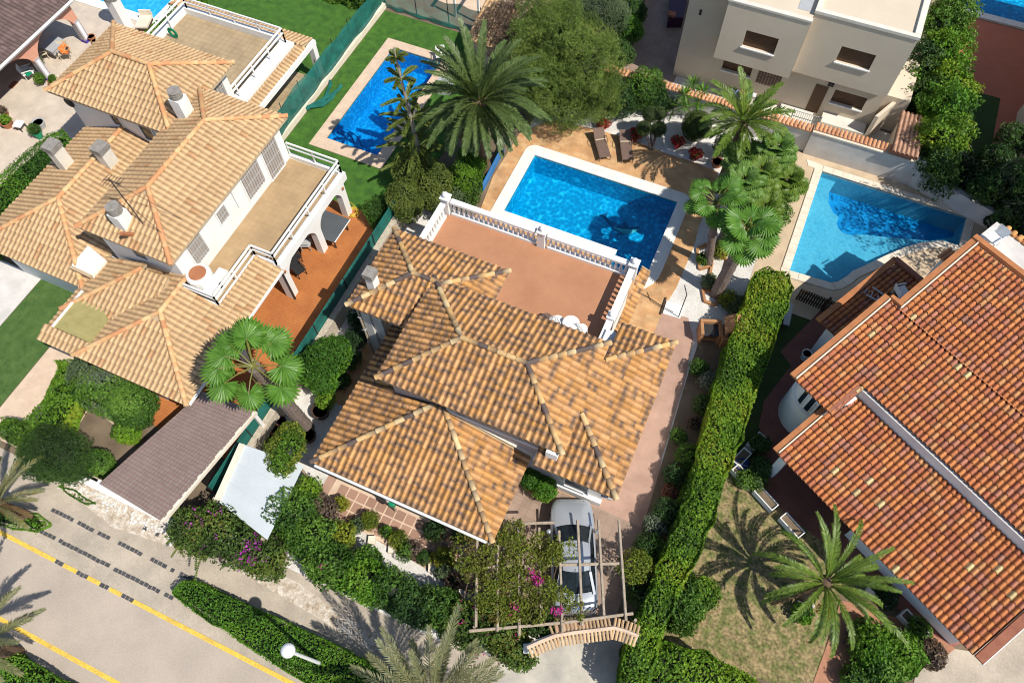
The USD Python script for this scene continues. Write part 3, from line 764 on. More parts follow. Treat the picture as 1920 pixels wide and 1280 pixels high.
def hip_roof(x0, x1, y0, y1, z0, s):
    """four slopes of a hipped roof over a rectangle, and its hips and ridge"""
    w, h = x1 - x0, y1 - y0
    if w >= h:
        a = h / 2
        A, B = (x0 + a, y0 + a), (x1 - a, y0 + a)
    else:
        a = w / 2
        A, B = (x0 + a, y0 + a), (x0 + a, y1 - a)
    zr = z0 + s * a
    if w >= h:
        pls = [Plane([(x0, y0), (x1, y0), B, A], (0, 1), (x0, y0), z0, s), Plane([(x1, y1), (x0, y1), A, B], (0, -1), (x1, y1), z0, s),
               Plane([(x0, y1), (x0, y0), A], (1, 0), (x0, y0), z0, s), Plane([(x1, y0), (x1, y1), B], (-1, 0), (x1, y0), z0, s)]
        L = {'sw': ((x0, y0, z0), (*A, zr)), 'nw': ((x0, y1, z0), (*A, zr)), 'se': ((x1, y0, z0), (*B, zr)), 'ne': ((x1, y1, z0), (*B, zr)), 'ridge': ((*A, zr), (*B, zr))}
    else:
        pls = [Plane([(x0, y0), (x1, y0), A], (0, 1), (x0, y0), z0, s), Plane([(x1, y1), (x0, y1), B], (0, -1), (x1, y1), z0, s),
               Plane([(x0, y1), (x0, y0), A, B], (1, 0), (x0, y0), z0, s), Plane([(x1, y0), (x1, y1), B, A], (-1, 0), (x1, y0), z0, s)]
        L = {'sw': ((x0, y0, z0), (*A, zr)), 'se': ((x1, y0, z0), (*A, zr)), 'nw': ((x0, y1, z0), (*B, zr)), 'ne': ((x1, y1, z0), (*B, zr)), 'ridge': ((*A, zr), (*B, zr))}
    return pls, L

def balustrade(t, p0, p1, z0, h=0.95, pitch=0.235, ends=(True, True), parent=None):
    p0, p1 = np.asarray(p0, float), np.asarray(p1, float)
    L = np.linalg.norm(p1 - p0); d = (p1 - p0) / L; yaw = math.atan2(d[1], d[0]); mid = (p0 + p1) / 2
    t.part('plinth', MB().obox(*mid, z0, z0 + 0.14, L, 0.24, yaw), 'white_paint')
    t.part('handrail', MB().obox(*mid, z0 + h - 0.13, z0 + h, L, 0.26, yaw), 'white_paint')
    n = int(L / pitch)
    for i in range(n):
        q = p0 + d * (L * (i + 0.5) / n)
        t.part('baluster', MB().lathe(*q, [(0.065, z0 + 0.14), (0.05, z0 + 0.2), (0.085, z0 + 0.36), (0.04, z0 + h - 0.30), (0.07, z0 + h - 0.13)], 7), 'white_paint', smooth=True)

def pedestal(t, x, y, z0, h=1.05, w=0.36, ball=0.14):
    t.part('pedestal', MB().box(x - w / 2, x + w / 2, y - w / 2, y + w / 2, z0, z0 + h).box(x - w / 2 - 0.04, x + w / 2 + 0.04, y - w / 2 - 0.04, y + w / 2 + 0.04, z0 + h, z0 + h + 0.06), 'white_paint')
    if ball:
        t.part('finial', MB().ball((x, y, z0 + h + 0.06 + ball * 0.85), ball, 2), 'white_paint', smooth=True)

def wall_window(t, axis, fixed, a0, a1, z0, z1, out, frame_mat='white_paint', fill='louvre_taupe', bars=0, bar_mat='metal_grey', depth=0.06, fr=0.06, sill=None, name='window'):
    """opening on a wall along x ('x': at y=fixed) or y ('y': at x=fixed); out = +1/-1 outward direction"""
    def bx(m, p0, p1, q0, q1, d0, d1):
        lo, hi = sorted((fixed + out * d0, fixed + out * d1))
        if axis == 'x':
            m.box(p0, p1, lo, hi, q0, q1)
        else:
            m.box(lo, hi, p0, p1, q0, q1)
        return m
    path = t.part(name, bx(MB(), a0, a1, z0, z1, 0.004, 0.012), fill)
    m = MB()
    for p in ((a0 - fr, a0, z0 - fr, z1 + fr), (a1, a1 + fr, z0 - fr, z1 + fr), (a0, a1, z1, z1 + fr), (a0, a1, z0 - fr, z0)):
        bx(m, *p, 0.003, depth)
    v, f, c = m.arrays(); sub(path, 'frame', MB().add(v - t.loc, f), frame_mat)
    if bars:
        for k in range(bars):
            x = a0 + (a1 - a0) * (k + 0.5) / bars
            v, f, c = bx(MB(), x - 0.012, x + 0.012, z0, z1, depth * 0.6, depth * 0.6 + 0.025).arrays()
            sub(path, 'bar', MB().add(v - t.loc, f), bar_mat)
        for k in range(3):
            z = z0 + (z1 - z0) * (k + 0.5) / 3
            v, f, c = bx(MB(), a0, a1, z - 0.012, z + 0.012, depth * 0.6 + 0.026, depth * 0.6 + 0.045).arrays()
            sub(path, 'rail', MB().add(v - t.loc, f), bar_mat)
    if sill:
        v, f, c = bx(MB(), a0 - 0.1, a1 + 0.1, z0 - fr - 0.07, z0 - fr, 0.003, sill).arrays()
        sub(path, 'sill', MB().add(v - t.loc, f), 'white_paint')
    return path

def chimney(t, x, y, z0, z1, w=0.45, d=0.55, mat='white_wall', capmat='grey_stone', roundcap=False, parent='chimney'):
    p = t.part('chimney', MB().box(x - w / 2, x + w / 2, y - d / 2, y + d / 2, z0, z1), mat)
    m = MB()
    if roundcap:
        for k in range(4):
            m.lathe(x, y, [(0.30, z1 + 0.03 + k * 0.10), (0.30, z1 + 0.09 + k * 0.10)], 10)
        m.lathe(x, y, [(0.24, z1), (0.24, z1 + 0.38)], 10)
    else:
        for k in range(3):
            e = 0.05
            m.box(x - w / 2 - e, x + w / 2 + e, y - d / 2 - e, y + d / 2 + e, z1 + 0.02 + k * 0.11, z1 + 0.09 + k * 0.11)
        m.box(x - w / 2 + 0.03, x + w / 2 - 0.03, y - d / 2 + 0.03, y + d / 2 - 0.03, z1 - 0.01, z1 + 0.3)
    v, f, c = m.arrays()
    sub(p, 'cap', MB().add(v - t.loc, f), capmat)
    return p

# ================================================================== THE VILLA IN THE MIDDLE (flamed ochre tiles)
villa = Thing('villa', 'central villa with mottled ochre and grey tiled hip roofs and a terracotta roof terrace', 'house', (-6.5, 11.5, 0))
SL = 0.335
villa.part('wall', MB().box(-11.0, -4.05, 6.15, 9.38, 0, 2.85), 'lilac_render')
villa.part('wall', MB().box(-11.0, -9.62, 9.38, 12.4, 0, 2.85), 'lilac_render')
villa.part('wall', MB().box(-9.62, -2.72, 9.38, 13.6, 0, 5.02), 'lilac_render')
villa.part('wall', MB().box(-2.72, -0.45, 9.5, 15.1, 0, 4.25), 'white_wall')
villa.part('wall', MB().box(-11.7, -7.85, 12.42, 15.5, 0, 4.42), 'lilac_render')
villa.part('pillar', MB().box(-12.62, -12.2, 11.95, 12.35, 0, 4.4), 'white_wall_dirty')
villa.part('downpipe', MB().tube([(-12.68, 11.9, 0.1), (-12.68, 11.9, 4.3)], 0.05), 'wood_pale')
for z in (1.2, 2.3, 3.4):
    villa.part('pipe_bracket', MB().box(-12.75, -12.6, 11.84, 11.96, z, z + 0.06), 'metal_grey')
villa.part('porch_wall', MB().hexa([(-12.2, 12.05), (-11.72, 12.05), (-11.72, 12.2), (-12.2, 12.2)], 1.6, 4.3), 'white_wall_dirty')
# front roof, left strip, upper roof, right wing, tower
zf = 2.80
yw = 9.36
front = [Plane([(-11.45, 5.62), (-3.60, 5.62), (-7.30, 9.32), (-7.75, 9.32)], (0, 1), (0, 5.62), zf, SL),
         Plane([(-11.45, 9.33), (-11.45, 5.62), (-7.75, 9.32)], (1, 0), (-11.45, 0), zf, SL),
         Plane([(-11.45, 12.35), (-11.45, 9.32), (-9.66, 9.32), (-9.66, 12.35)], (1, 0), (-11.45, 0), zf, SL),
         Plane([(-3.60, 5.62), (-3.60, 9.33), (-7.30, 9.32)], (-1, 0), (-3.60, 0), zf, SL)]
zu = 5.10
Ur, Ul = (-4.78, 11.56), (-7.49, 11.56)
x0, x1, ya, yb = -10.0, -2.30, 9.07, 14.04
zr = zu + SL * (11.56 - 9.07)
upper = [Plane([(x0, ya), (x1, ya), Ur, Ul], (0, 1), (0, ya), zu, SL), Plane([(x1, yb), (x0, yb), Ul, Ur], (0, -1), (0, yb), zu, SL),
         Plane([(x0, yb), (x0, ya), Ul], (1, 0), (x0, 0), zu, SL), Plane([(x1, ya), (x1, yb), Ur], (-1, 0), (x1, 0), zu, SL)]
zw = zu - SL * 2.36
yf, yk = 8.55, 15.56
wing = [Plane([(-2.30, 10.88), (0.06, yf), (0.06, yk), (-2.30, 13.22)], (-1, 0), (-2.30, 0), zu, SL),
        Plane([(-3.25, yf), (0.06, yf), (-2.27, 10.88), (-3.25, 10.88)], (0, 1), (0, yf), zw, SL),
        Plane([(0.06, yk), (-2.25, yk), (-2.25, 13.25)], (0, -1), (0, yk), zw, SL),
        Plane([(-2.52, 15.2), (-2.1, 15.2), (-2.1, 19.4), (-2.52, 19.4)], (-1, 0), (-2.52, 0), 3.15, 0.45)]
tow, TL = hip_roof(-12.97, -7.45, 11.72, 15.93, 4.50, SL)
caps = [(0.66, 0.50, 0.27), (0.60, 0.40, 0.19), (0.58, 0.36, 0.15), (0.12, 0.09, 0.08)]
lines = [((-11.45, 5.62, zf), (-7.75, 9.32, zf + SL * 3.7)), ((-3.60, 5.62, zf), (-7.30, 9.32, zf + SL * 3.7)),
         ((x0, ya, zu), (*Ul, zr)), ((x1, ya, zu), (*Ur, zr)), ((x0, yb, zu), (*Ul, zr)), ((x1, yb, zu), (*Ur, zr)), ((*Ul, zr), (*Ur, zr)),
         ((0.06, yf, zw), (-2.22, 10.83, zw + SL * 2.28)), ((0.06, yk, zw), (-2.2, 13.30, zw + SL * 2.26)),
         TL['sw'], TL['nw'], TL['se'], TL['ne'], TL['ridge']]
def villa_hidden(c):
    x, y, z = c.T
    under_upper = (x > -9.6) & (x < -2.8) & (y > 9.3) & (y < 13.7) & (z < 5.0)
    in_tower = (x < -8.2) & (y > 12.0) & (y < 15.5) & (z < 5.2) & (x > -9.9)
    return under_upper | in_tower
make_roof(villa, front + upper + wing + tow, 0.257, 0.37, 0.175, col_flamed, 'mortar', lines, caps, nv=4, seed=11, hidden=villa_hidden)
for nm, mm in (('eave_board', MB().box(-11.40, -3.65, 5.66, 5.72, zf - 0.24, zf - 0.135)), ('gutter', MB().tube([(-11.3, 5.55, zf - 0.08), (-3.7, 5.55, zf - 0.1)], 0.06, 6)),
               ('flashing', MB().box(-7.2, -3.3, 9.27, 9.33, 3.98, 4.05))):
    villa.part(nm, mm, 'white_paint')
villa.part('flashing', MB().beam((-7.25, 9.33, 4.13), (-3.55, 9.33, 2.92), 0.10, 0.06), 'coping_cream')
# roof terrace
villa.part('terrace_block', MB().box(-11.85, -7.87, 15.52, 18.62, 0, 3.16).box(-7.85, -2.74, 13.62, 18.62, 0, 3.16), 'white_wall')
villa.part('terrace_floor', MB().box(-11.8, -7.86, 15.51, 18.5, 3.16, 3.2).box(-7.855, -2.86, 13.61, 18.5, 3.16, 3.2), 'terrace_tile')
m = MB()
for x in np.arange(-11.5, -2.9, 0.6):
    m.box(x, x + 0.006, 15.6 if x < -7.8 else 14.2, 18.45, 3.19, 3.2025)
for y in np.arange(14.2, 18.5, 0.6):
    m.box(-11.75 if y > 15.6 else -7.8, -2.9, y, y + 0.006, 3.19, 3.2035)
villa.part('tile_joint', m, 'joint_tan', kind='stuff')
balustrade(villa, (-11.55, 18.60), (-7.35, 18.60), 3.2)
balustrade(villa, (-6.75, 18.60), (-2.95, 18.60), 3.2)
balustrade(villa, (-11.82, 18.3), (-11.82, 15.95), 3.2)
villa.part('parapet', MB().box(-2.90, -2.62, 13.9, 15.75, 3.0, 4.12), 'white_paint')
balustrade(villa, (-2.76, 15.8), (-2.76, 18.35), 3.2)
for x, y in ((-11.82, 18.6), (-7.05, 18.6), (-2.76, 18.6)):
    pedestal(villa, x, y, 3.2)
pedestal(villa, -2.76, 15.75, 3.2, w=0.28, ball=0.12)
chimney(villa, -12.25, 12.85, 4.2, 5.55, 0.36, 0.40, 'white_wall', 'grey_stone')
# right wing front: awning box, air conditioner, step
villa.part('awning_box', MB().beam((-2.5, 8.95, 3.9), (-0.25, 8.95, 3.9), 0.28, 0.2), 'louvre_taupe')
villa.part('awning_arm', MB().beam((-0.3, 9.4, 3.75), (-0.3, 8.6, 3.75), 0.4, 0.08), 'metal_grey')
villa.part('white_base', MB().box(-2.7, -0.45, 9.30, 9.49, 0.0, 0.55), 'white_wall')
villa.part('wall_end', MB().box(-2.9, -2.45, 8.95, 9.37, 3.4, 5.0), 'white_wall')
villa.part('air_conditioner', MB().box(-3.4, -2.9, 9.05, 9.36, 3.1, 3.6), 'ac_white', label='pale air conditioner box under the upper eave')
wall_window(villa, 'x', 9.38, -2.1, -1.1, 0.9, 2.1, -1, fill='pane_grey')
wall_window(villa, 'x', 6.15, -9.5, -8.2, 0.9, 2.1, -1, fill='pane_grey', bars=6)
wall_window(villa, 'x', 6.15, -6.6, -5.3, 0.9, 2.1, -1, fill='pane_grey', bars=6)
wall_window(villa, 'y', -0.45, 10.6, 11.8, 0.9, 2.1, 1, fill='pane_grey', bars=6)

# ================================================================== WHITE HOUSE ON THE LEFT (sandy tiles)
wh = Thing('white_house', 'large white house with sandy hip roofs, railed balcony and arched arcade', 'house', (-22.5, 13, 0))
S2 = 0.43
nw, NL = hip_roof(-31.6, -24.40, 15.95, 21.05, 5.50, S2)
mn, ML = hip_roof(-24.98, -20.12, 10.08, 19.05, 5.50, S2)
lw, LL = hip_roof(-31.3, -25.1, 8.50, 20.0, 2.85, 0.40)
r1, R1 = hip_roof(-23.2, -17.40, 5.62, 14.0, 2.88, 0.37)
r2, R2 = hip_roof(-25.2, -19.6, 7.25, 15.0, 2.88, 0.37)
# the arcade roof and the balcony strip cut the right part of the lower roof
r1[3] = Plane([(-17.40, 5.62), (-17.40, 9.95), (-20.3, 9.95), (-20.3, 8.52)], (-1, 0), (-17.40, 0), 2.88, 0.37)
r1b = Plane([(-17.40, 9.95), (-17.40, 12.95), (-18.62, 12.95), (-18.62, 9.95)], (-1, 0), (-17.40, 0), 2.88, 0.37)
r1[1:2] = []
r1[1] = Plane([(-23.2, 10.6), (-23.2, 5.62), (-20.3, 8.52), (-20.3, 10.6)], (1, 0), (-23.2, 0), 2.88, 0.37)
r2 = [Plane([(-25.2, 7.25), (-21.0, 7.25), (-21.0, 10.05), (-22.4, 10.05)], (0, 1), (0, 7.25), 2.88, 0.37),
      Plane([(-25.2, 10.3), (-25.2, 7.25), (-22.4, 10.05), (-22.4, 10.3)], (1, 0), (-25.2, 0), 2.88, 0.37)]
strips = [Plane([(-25.2, 5.62), (-22.6, 5.62), (-22.6, 6.30), (-25.2, 6.30)], (0, 1), (0, 5.62), 2.88, 0.37),
          Plane([(-25.2, 7.9), (-25.2, 6.30), (-24.75, 6.30), (-24.75, 7.9)], (1, 0), (-25.2, 0), 2.88, 0.37)]
lw[1:2] = []
t2roof = [Plane([(-33.0, 26.75), (-24.15, 26.75), (-24.15, 25.72), (-33.0, 25.72)], (0, -1), (0, 26.75), 2.62, 0.35),
          Plane([(-24.05, 19.05), (-24.05, 25.9), (-24.5, 25.9), (-24.5, 19.05)], (-1, 0), (-24.05, 0), 2.75, 0.5)]
zrm = 5.5 + S2 * 2.43; zrn = 5.5 + S2 * 2.55
sandcaps = [(0.62, 0.40, 0.20), (0.64, 0.44, 0.23), (0.60, 0.36, 0.17)]
redcaps = [(0.55, 0.27, 0.13), (0.60, 0.36, 0.18)]
wlines = [NL[k] for k in ('sw', 'nw', 'se', 'ne', 'ridge')] + [ML[k] for k in ('sw', 'nw', 'se', 'ne', 'ridge')] + [LL['sw'], LL['ridge'], LL['se']] + \
         [((-23.2, 5.62, 2.88), (-20.3, 8.52, 3.953)), ((-17.4, 5.62, 2.88), (-20.3, 8.52, 3.953)), ((-20.3, 8.52, 3.953), (-20.3, 10.3, 3.953)), ((-25.2, 7.25, 2.88), (-22.4, 10.05, 3.916))]
def wh_hidden(c):
    x, y, z = c.T
    return ((x > -24.6) & (x < -20.4) & (y > 10.4) & (z < 5.3)) | ((y > 15.9) & (x < -25) & (z < 5)) | ((x < -25.2) & (y > 16.3) & (y < 20.7) & (z < 5.2))
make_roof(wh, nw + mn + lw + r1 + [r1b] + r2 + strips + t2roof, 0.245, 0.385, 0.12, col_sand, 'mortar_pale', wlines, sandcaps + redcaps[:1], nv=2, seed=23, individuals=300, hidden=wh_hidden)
W = wh.part
W('wall', MB().box(-24.6, -20.5, 10.45, 18.65, 0, 5.40), 'white_wall')
W('wall', MB().box(-31.2, -24.8, 16.35, 20.65, 0, 5.40), 'white_wall')
W('wall', MB().box(-30.9, -25.2, 8.95, 16.34, 0, 2.78), 'white_wall')
W('wall', MB().box(-24.85, -20.3, 6.05, 10.44, 0, 2.80), 'white_wall')
W('wall', MB().box(-20.29, -20.05, 6.05, 10.44, 0, 2.80), 'white_wall')
# recessed white roof court between the lower roofs
W('white_slab', MB().hexa([tuple(P2(165, 460, 3.28)), tuple(P2(132, 500, 3.28)), tuple(P2(171, 517, 3.28)), tuple(P2(198, 487, 3.28))], 2.8, 3.28), 'white_wall')
W('parapet', MB().beam(P(133, 501, 3.3), P(171, 519, 3.3), 0.14, 0.14), 'mortar_pale')
# skylight panel on the lower roof
W('skylight', MB().hexa([(-24.72, 6.33), (-22.75, 6.33), (-22.75, 7.55), (-23.9, 8.2), (-24.72, 8.2)], 2.95, 3.13), 'skylight_olive', label='olive translucent panel let into the lower roof')
m = MB()
for k in range(7):
    y = 6.4 + k * 0.24
    m.box(-24.7, -22.78, y, y + 0.02, 3.125, 3.14)
W('skylight_rib', m, 'skylight_olive', kind='stuff')
W('skylight_frame', MB().box(-24.80, -24.70, 6.3, 8.3, 2.95, 3.18), 'white_paint')
# balcony over the arcade
W('balcony_slab', MB().box(-20.49, -17.55, 12.98, 18.75, 2.72, 2.98), 'white_wall')
W('balcony_slab', MB().box(-20.49, -18.66, 10.0, 12.97, 2.72, 2.98), 'white_wall')
W('balcony_floor', MB().box(-20.49, -17.72, 12.98, 18.6, 2.98, 3.0).box(-20.488, -18.76, 10.12, 12.975, 2.98, 3.0), 'balcony_tile')
for q in (((-17.60, 12.85, 18.75), 1), ):
    pass
W('parapet', MB().box(-17.68, -17.42, 12.90, 18.80, 2.72, 3.18), 'white_wall')
W('parapet', MB().box(-20.48, -17.70, 18.62, 18.80, 2.72, 3.22), 'white_wall')
W('parapet', MB().box(-18.76, -18.62, 10.0, 12.97, 2.9, 3.30), 'white_wall')
W('parapet', MB().box(-18.6, -17.70, 12.86, 12.98, 2.9, 3.30), 'white_wall')
W('parapet', MB().box(-20.5, -18.77, 9.98, 10.1, 2.9, 3.30), 'white_wall')
W('parapet_cap', MB().box(-17.80, -17.69, 12.98, 18.61, 2.98, 3.10), 'wood_pale')
def rail(t, pts, z0, zt, post=1.6):
    pts = [np.array(p, float) for p in pts]
    for a, b in zip(pts[:-1], pts[1:]):
        L = np.linalg.norm(b - a)
        for z in (zt, zt - 0.28):
            t.part('rail', MB().beam((*a, z), (*b, z), 0.075, 0.075), 'white_paint')
        n = max(1, int(round(L / post)))
        for k in range(n + 1):
            q = a + (b - a) * k / n
            t.part('rail_post', MB().box(q[0] - 0.03, q[0] + 0.03, q[1] - 0.03, q[1] + 0.03, z0, zt - 0.04), 'white_paint')
rail(wh, [(-20.45, 18.70), (-17.58, 18.70), (-17.58, 12.92), (-18.69, 12.92), (-18.69, 10.05), (-20.3, 10.05)], 3.1, 4.0)
# arcade
def arch_wall(t, x0, x1, y0, y1, piers, ztop, zspring):
    """wall along y with arched openings between the piers, as one prism"""
    g = Polygon([(y0, 0), (y1, 0), (y1, ztop), (y0, ztop)])
    for a, b in zip(piers[:-1], piers[1:]):
        c, r = (a[1] + b[0]) / 2, (b[0] - a[1]) / 2
        th = np.linspace(0, math.pi, 17)
        rise = min(r, ztop - zspring - 0.25)
        hole = Polygon([(a[1], -0.1), (b[0], -0.1)] + [(c + r * math.cos(q), zspring + rise * math.sin(q)) for q in th])
        g = g.difference(hole)
    m = trimesh.creation.extrude_polygon(g, x1 - x0, engine='earcut')
    v = m.vertices
    return MB().add(np.c_[x0 + v[:, 2], v[:, 0], v[:, 1]], m.faces)
W('arcade_wall', arch_wall(wh, -18.05, -17.68, 12.95, 18.72, [(12.95, 13.40), (15.85, 16.25), (18.32, 18.72)], 2.72, 1.55), 'white_wall')
for y in (13.18, 18.52):
    W('wall_lamp', MB().ball((-17.64, y, 2.15), (0.05, 0.08, 0.11), 1), 'terracotta')
W('downpipe', MB().tube([(-17.60, 12.98, 2.7), (-17.60, 12.98, 0.1)], 0.05), 'metal_dark')
W('beam', MB().beam((-17.38, 5.7, 2.78), (-17.38, 12.9, 2.78), 0.09, 0.12), 'white_paint')
W('porch_pillar', MB().box(-17.95, -17.6, 9.0, 9.35, 0, 2.8), 'white_wall')
W('porch_pillar', MB().box(-17.95, -17.6, 6.1, 6.45, 0, 2.8), 'white_wall')
# facade towards the balcony
wall_window(wh, 'y', -20.5, 17.05, 18.15, 3.05, 5.1, 1, bars=7, fill='louvre_taupe', name='door')
wall_window(wh, 'y', -20.5, 15.35, 16.65, 3.45, 5.1, 1, bars=8)
wall_window(wh, 'y', -20.5, 13.35, 13.95, 4.0, 4.8, 1, bars=4)
wall_window(wh, 'y', -20.5, 11.25, 12.15, 3.6, 5.1, 1, bars=6)
W('conduit', MB().beam((-20.47, 14.6, 4.9), (-20.47, 14.6, 3.8), 0.02, 0.02), 'metal_grey')
W('bread_oven', MB().lathe(-19.95, 10.75, [(0.56, 3.0), (0.56, 3.95), (0.50, 4.05), (0.40, 4.05)], 16), 'white_wall', label='round white chimney shaft with an ochre top')
W('oven_top', MB().lathe(-19.95, 10.75, [(0.42, 4.0), (0.36, 4.10), (0.1, 4.14)], 14), 'terracotta')
for y, z in ((10.85, 3.15), (10.25, 3.1)):
    a = W('air_conditioner', MB().box(-19.45, -19.0, y - 0.1, y + 0.65, z, z + 0.62), 'ac_white')
    v, f, c = MB().box(-19.42, -19.03, y - 0.115, y - 0.105, z + 0.08, z + 0.54).arrays()
    sub(a, 'grille', MB().add(v - wh.loc, f), 'metal_grey')
chimney(wh, -24.15, 17.05, 5.6, 6.95, 0.55, 0.6, 'white_wall', 'grey_stone', True)
chimney(wh, -22.9, 10.9, 5.5, 6.6, 0.55, 0.6, 'white_wall', 'grey_stone', True)
chimney(wh, -29.75, 13.6, 3.0, 4.7, 0.5, 0.6, 'cream_cap', 'grey_stone')
chimney(wh, -27.6, 14.4, 3.4, 4.7, 0.5, 0.6, 'cream_cap', 'grey_stone')
W('pipe', MB().tube([(-22.35, 10.7, 5.6), (-22.3, 10.2, 6.3)], 0.09), 'terracotta')
W('satellite_dish', MB().ball((-31.15, 16.3, 4.6), (0.28, 0.08, 0.28), 2), 'metal_dark')
# window strip under the north wing eave
wall_window(wh, 'x', 16.35, -26.9, -26.2, 3.9, 4.9, -1, fill='glass_dark')
wall_window(wh, 'x', 16.35, -28.6, -28.1, 4.2, 4.9, -1, fill='glass_dark')
wall_window(wh, 'x', 10.45, -22.9, -22.2, 4.1, 5.0, -1, fill='glass_dark')
wall_window(wh, 'x', 8.95, -27.5, -26.0, 1.6, 2.2, -1, fill='white_paint')
# roof terrace at the back
W('terrace_block', MB().box(-32.0, -27.2, 20.66, 25.65, 0.0, 2.6), 'white_wall')
W('terrace_slab', MB().box(-32.0, -24.6, 20.66, 25.65, 2.6, 2.9).box(-25.3, -24.6, 19.2, 20.655, 2.6, 2.9), 'white_wall')
W('terrace_floor', MB().box(-31.6, -25.3, 20.66, 25.35, 2.9, 3.0), 'beige_tile_small')
W('parapet', MB().box(-31.75, -31.45, 20.7, 25.6, 2.9, 3.38), 'white_wall')
W('parapet', MB().box(-31.44, -25.3, 25.36, 25.62, 2.9, 3.38), 'white_wall')
W('parapet', MB().hexa([(-25.29, 19.2), (-24.55, 19.2), (-24.55, 25.62), (-25.29, 25.62)], 2.9, 3.15), 'white_wall')
rail(wh, [(-31.3, 20.9), (-31.3, 25.45), (-24.95, 25.45), (-24.95, 19.6)], 3.1, 4.05)
W('beam', MB().beam((-24.0, 19.1, 2.62), (-24.0, 26.6, 2.62), 0.16, 0.3), 'white_paint')
W('beam', MB().beam((-33, 26.65, 2.5), (-24.0, 26.65, 2.5), 0.16, 0.25), 'white_paint')
W('column', MB().box(-24.3, -23.95, 26.3, 26.62, 0, 2.4), 'white_wall')
wall_window(wh, 'y', -24.8, 19.2, 20.2, 3.1, 5.0, 1, fill='louvre_taupe', bars=5, name='door')
# aerials on the roof
an = Thing('roof_aerial', 'thin dark television aerial leaning on the sandy roof by the chimney', 'aerial', (-22.3, 11.3, 5.9))
an.part('mast', MB().tube([(-22.0, 11.1, 5.7), (-22.6, 11.35, 8.3)], 0.025, 4), 'metal_dark')
an.part('boom', MB().beam((-23.1, 11.4, 8.0), (-22.1, 11.35, 8.2), 0.03, 0.03), 'metal_dark')
for k in range(6):
    x = -23.05 + k * 0.17
    an.part('element', MB().beam((x, 11.1, 8.01 + k * 0.03), (x, 11.7, 8.01 + k * 0.03), 0.015, 0.015), 'metal_dark')
an.part('stay', MB().tube([(-22.3, 11.2, 7.2), (-20.9, 11.0, 5.95)], 0.012, 4), 'metal_dark')
an.part('stay', MB().tube([(-22.55, 11.35, 8.2), (-20.8, 12.0, 5.9)], 0.012, 4), 'metal_dark')

# ================================================================== RED ROOFED HOUSE ON THE RIGHT
TH = math.radians(-29.1)
AV, NV = np.array([math.cos(TH), math.sin(TH)]), np.array([-math.sin(TH), math.cos(TH)])
RO = P2(1460, 850, 2.6)
def R2(a, n):
    return RO + a * AV + n * NV
def R3(a, n, z):
    q = R2(a, n)
    return np.array([q[0], q[1], z])
def rbox(m, a0, a1, n0, n1, z0, z1, c=None):
    return m.hexa([R2(a0, n0), R2(a1, n0), R2(a1, n1), R2(a0, n1)], z0, z1, c)
def RP(a0, a1, n0, n1, z0, nref, s):
    return Plane([R2(a0, n0), R2(a1, n0), R2(a1, n1), R2(a0, n1)], NV, R2(0, nref), z0, s)
rh = Thing('red_roof_house', 'white house with orange red barrel tile roofs stepping up from the garden on the right', 'house', (*R2(4, 4), 0))
sl, su = 0.25, 0.22
planes = [RP(0.0, 9.28, 0.0, 3.74, 2.60, 0, sl), RP(-1.66, 0.26, 2.25, 3.92, 3.80, 2.25, su), RP(-1.66, 12.0, 3.92, 7.2, 3.80, 2.25, su), RP(-1.13, 12.0, 7.2, 11.35, 3.80, 2.25, su),
          RP(-3.02, -1.75, 5.78, 10.45, 2.78, 5.78, 0.06)]
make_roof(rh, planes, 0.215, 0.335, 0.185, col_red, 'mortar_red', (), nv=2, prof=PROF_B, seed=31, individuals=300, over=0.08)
def zl(n): return 2.60 + sl * n
def zup(n): return 3.80 + su * (n - 2.25)
def vband(name, a, n0, n1, zf, w, h, mat, dz=0.06):
    rh.part(name, MB().beam(R3(a, n0, zf(n0) + dz), R3(a, n1, zf(n1) + dz), w, h), mat)
vband('verge', -0.16, -0.05, 3.7, zl, 0.26, 0.16, 'clay_orange'); vband('verge_mortar', -0.01, -0.02, 3.7, zl, 0.05, 0.22, 'coping_cream', 0.09)
vband('verge', -1.84, 2.2, 7.25, zup, 0.28, 0.16, 'clay_orange'); vband('verge_mortar', -1.68, 2.22, 7.2, zup, 0.05, 0.22, 'coping_cream', 0.09)
vband('verge', -1.31, 7.27, 11.6, zup, 0.28, 0.16, 'clay_orange'); vband('verge_mortar', -1.15, 7.2, 11.4, zup, 0.05, 0.22, 'coping_cream', 0.09)
vband('verge', -3.16, 5.7, 10.6, lambda n: 2.78 + 0.06 * (n - 5.78), 0.26, 0.18, 'clay_orange')
vband('verge', 9.46, -0.05, 5.2, zl, 0.32, 0.16, 'brick_red'); vband('verge_mortar', 9.65, -0.05, 5.2, zl, 0.03, 0.2, 'white_wall', 0.02)
vband('verge', 0.12, 2.2, 3.76, zup, 0.24, 0.16, 'brick_red', 0.02)
rh.part('ridge_band', MB().beam(R3(-1.45, 11.48, zup(11.5) + 0.1), R3(12, 11.48, zup(11.5) + 0.1), 0.24, 0.22), 'clay_orange')
rh.part('ridge_band', MB().beam(R3(-3.2, 10.56, 3.15), R3(-1.5, 10.56, 3.15), 0.22, 0.2), 'brick_red')
rh.part('ridge_band', MB().beam(R3(-1.75, 7.33, zup(7.3) + 0.08), R3(-1.2, 7.33, zup(7.3) + 0.08), 0.16, 0.2), 'clay_orange')
rh.part('wall', rbox(MB(), 0.27, 9.3, 3.76, 3.90, 0, 4.10), 'white_wall_dirty')
rh.part('wall', rbox(MB(), 3.9, 9.15, 0.85, 3.75, 0, 2.62), 'white_wall')
rh.part('wall', rbox(MB(), -1.35, 9.3, 3.91, 11.3, 0, 3.98), 'white_wall')
rh.part('wall', rbox(MB(), -2.75, -1.36, 6.0, 10.3, 0, 2.7), 'white_wall')
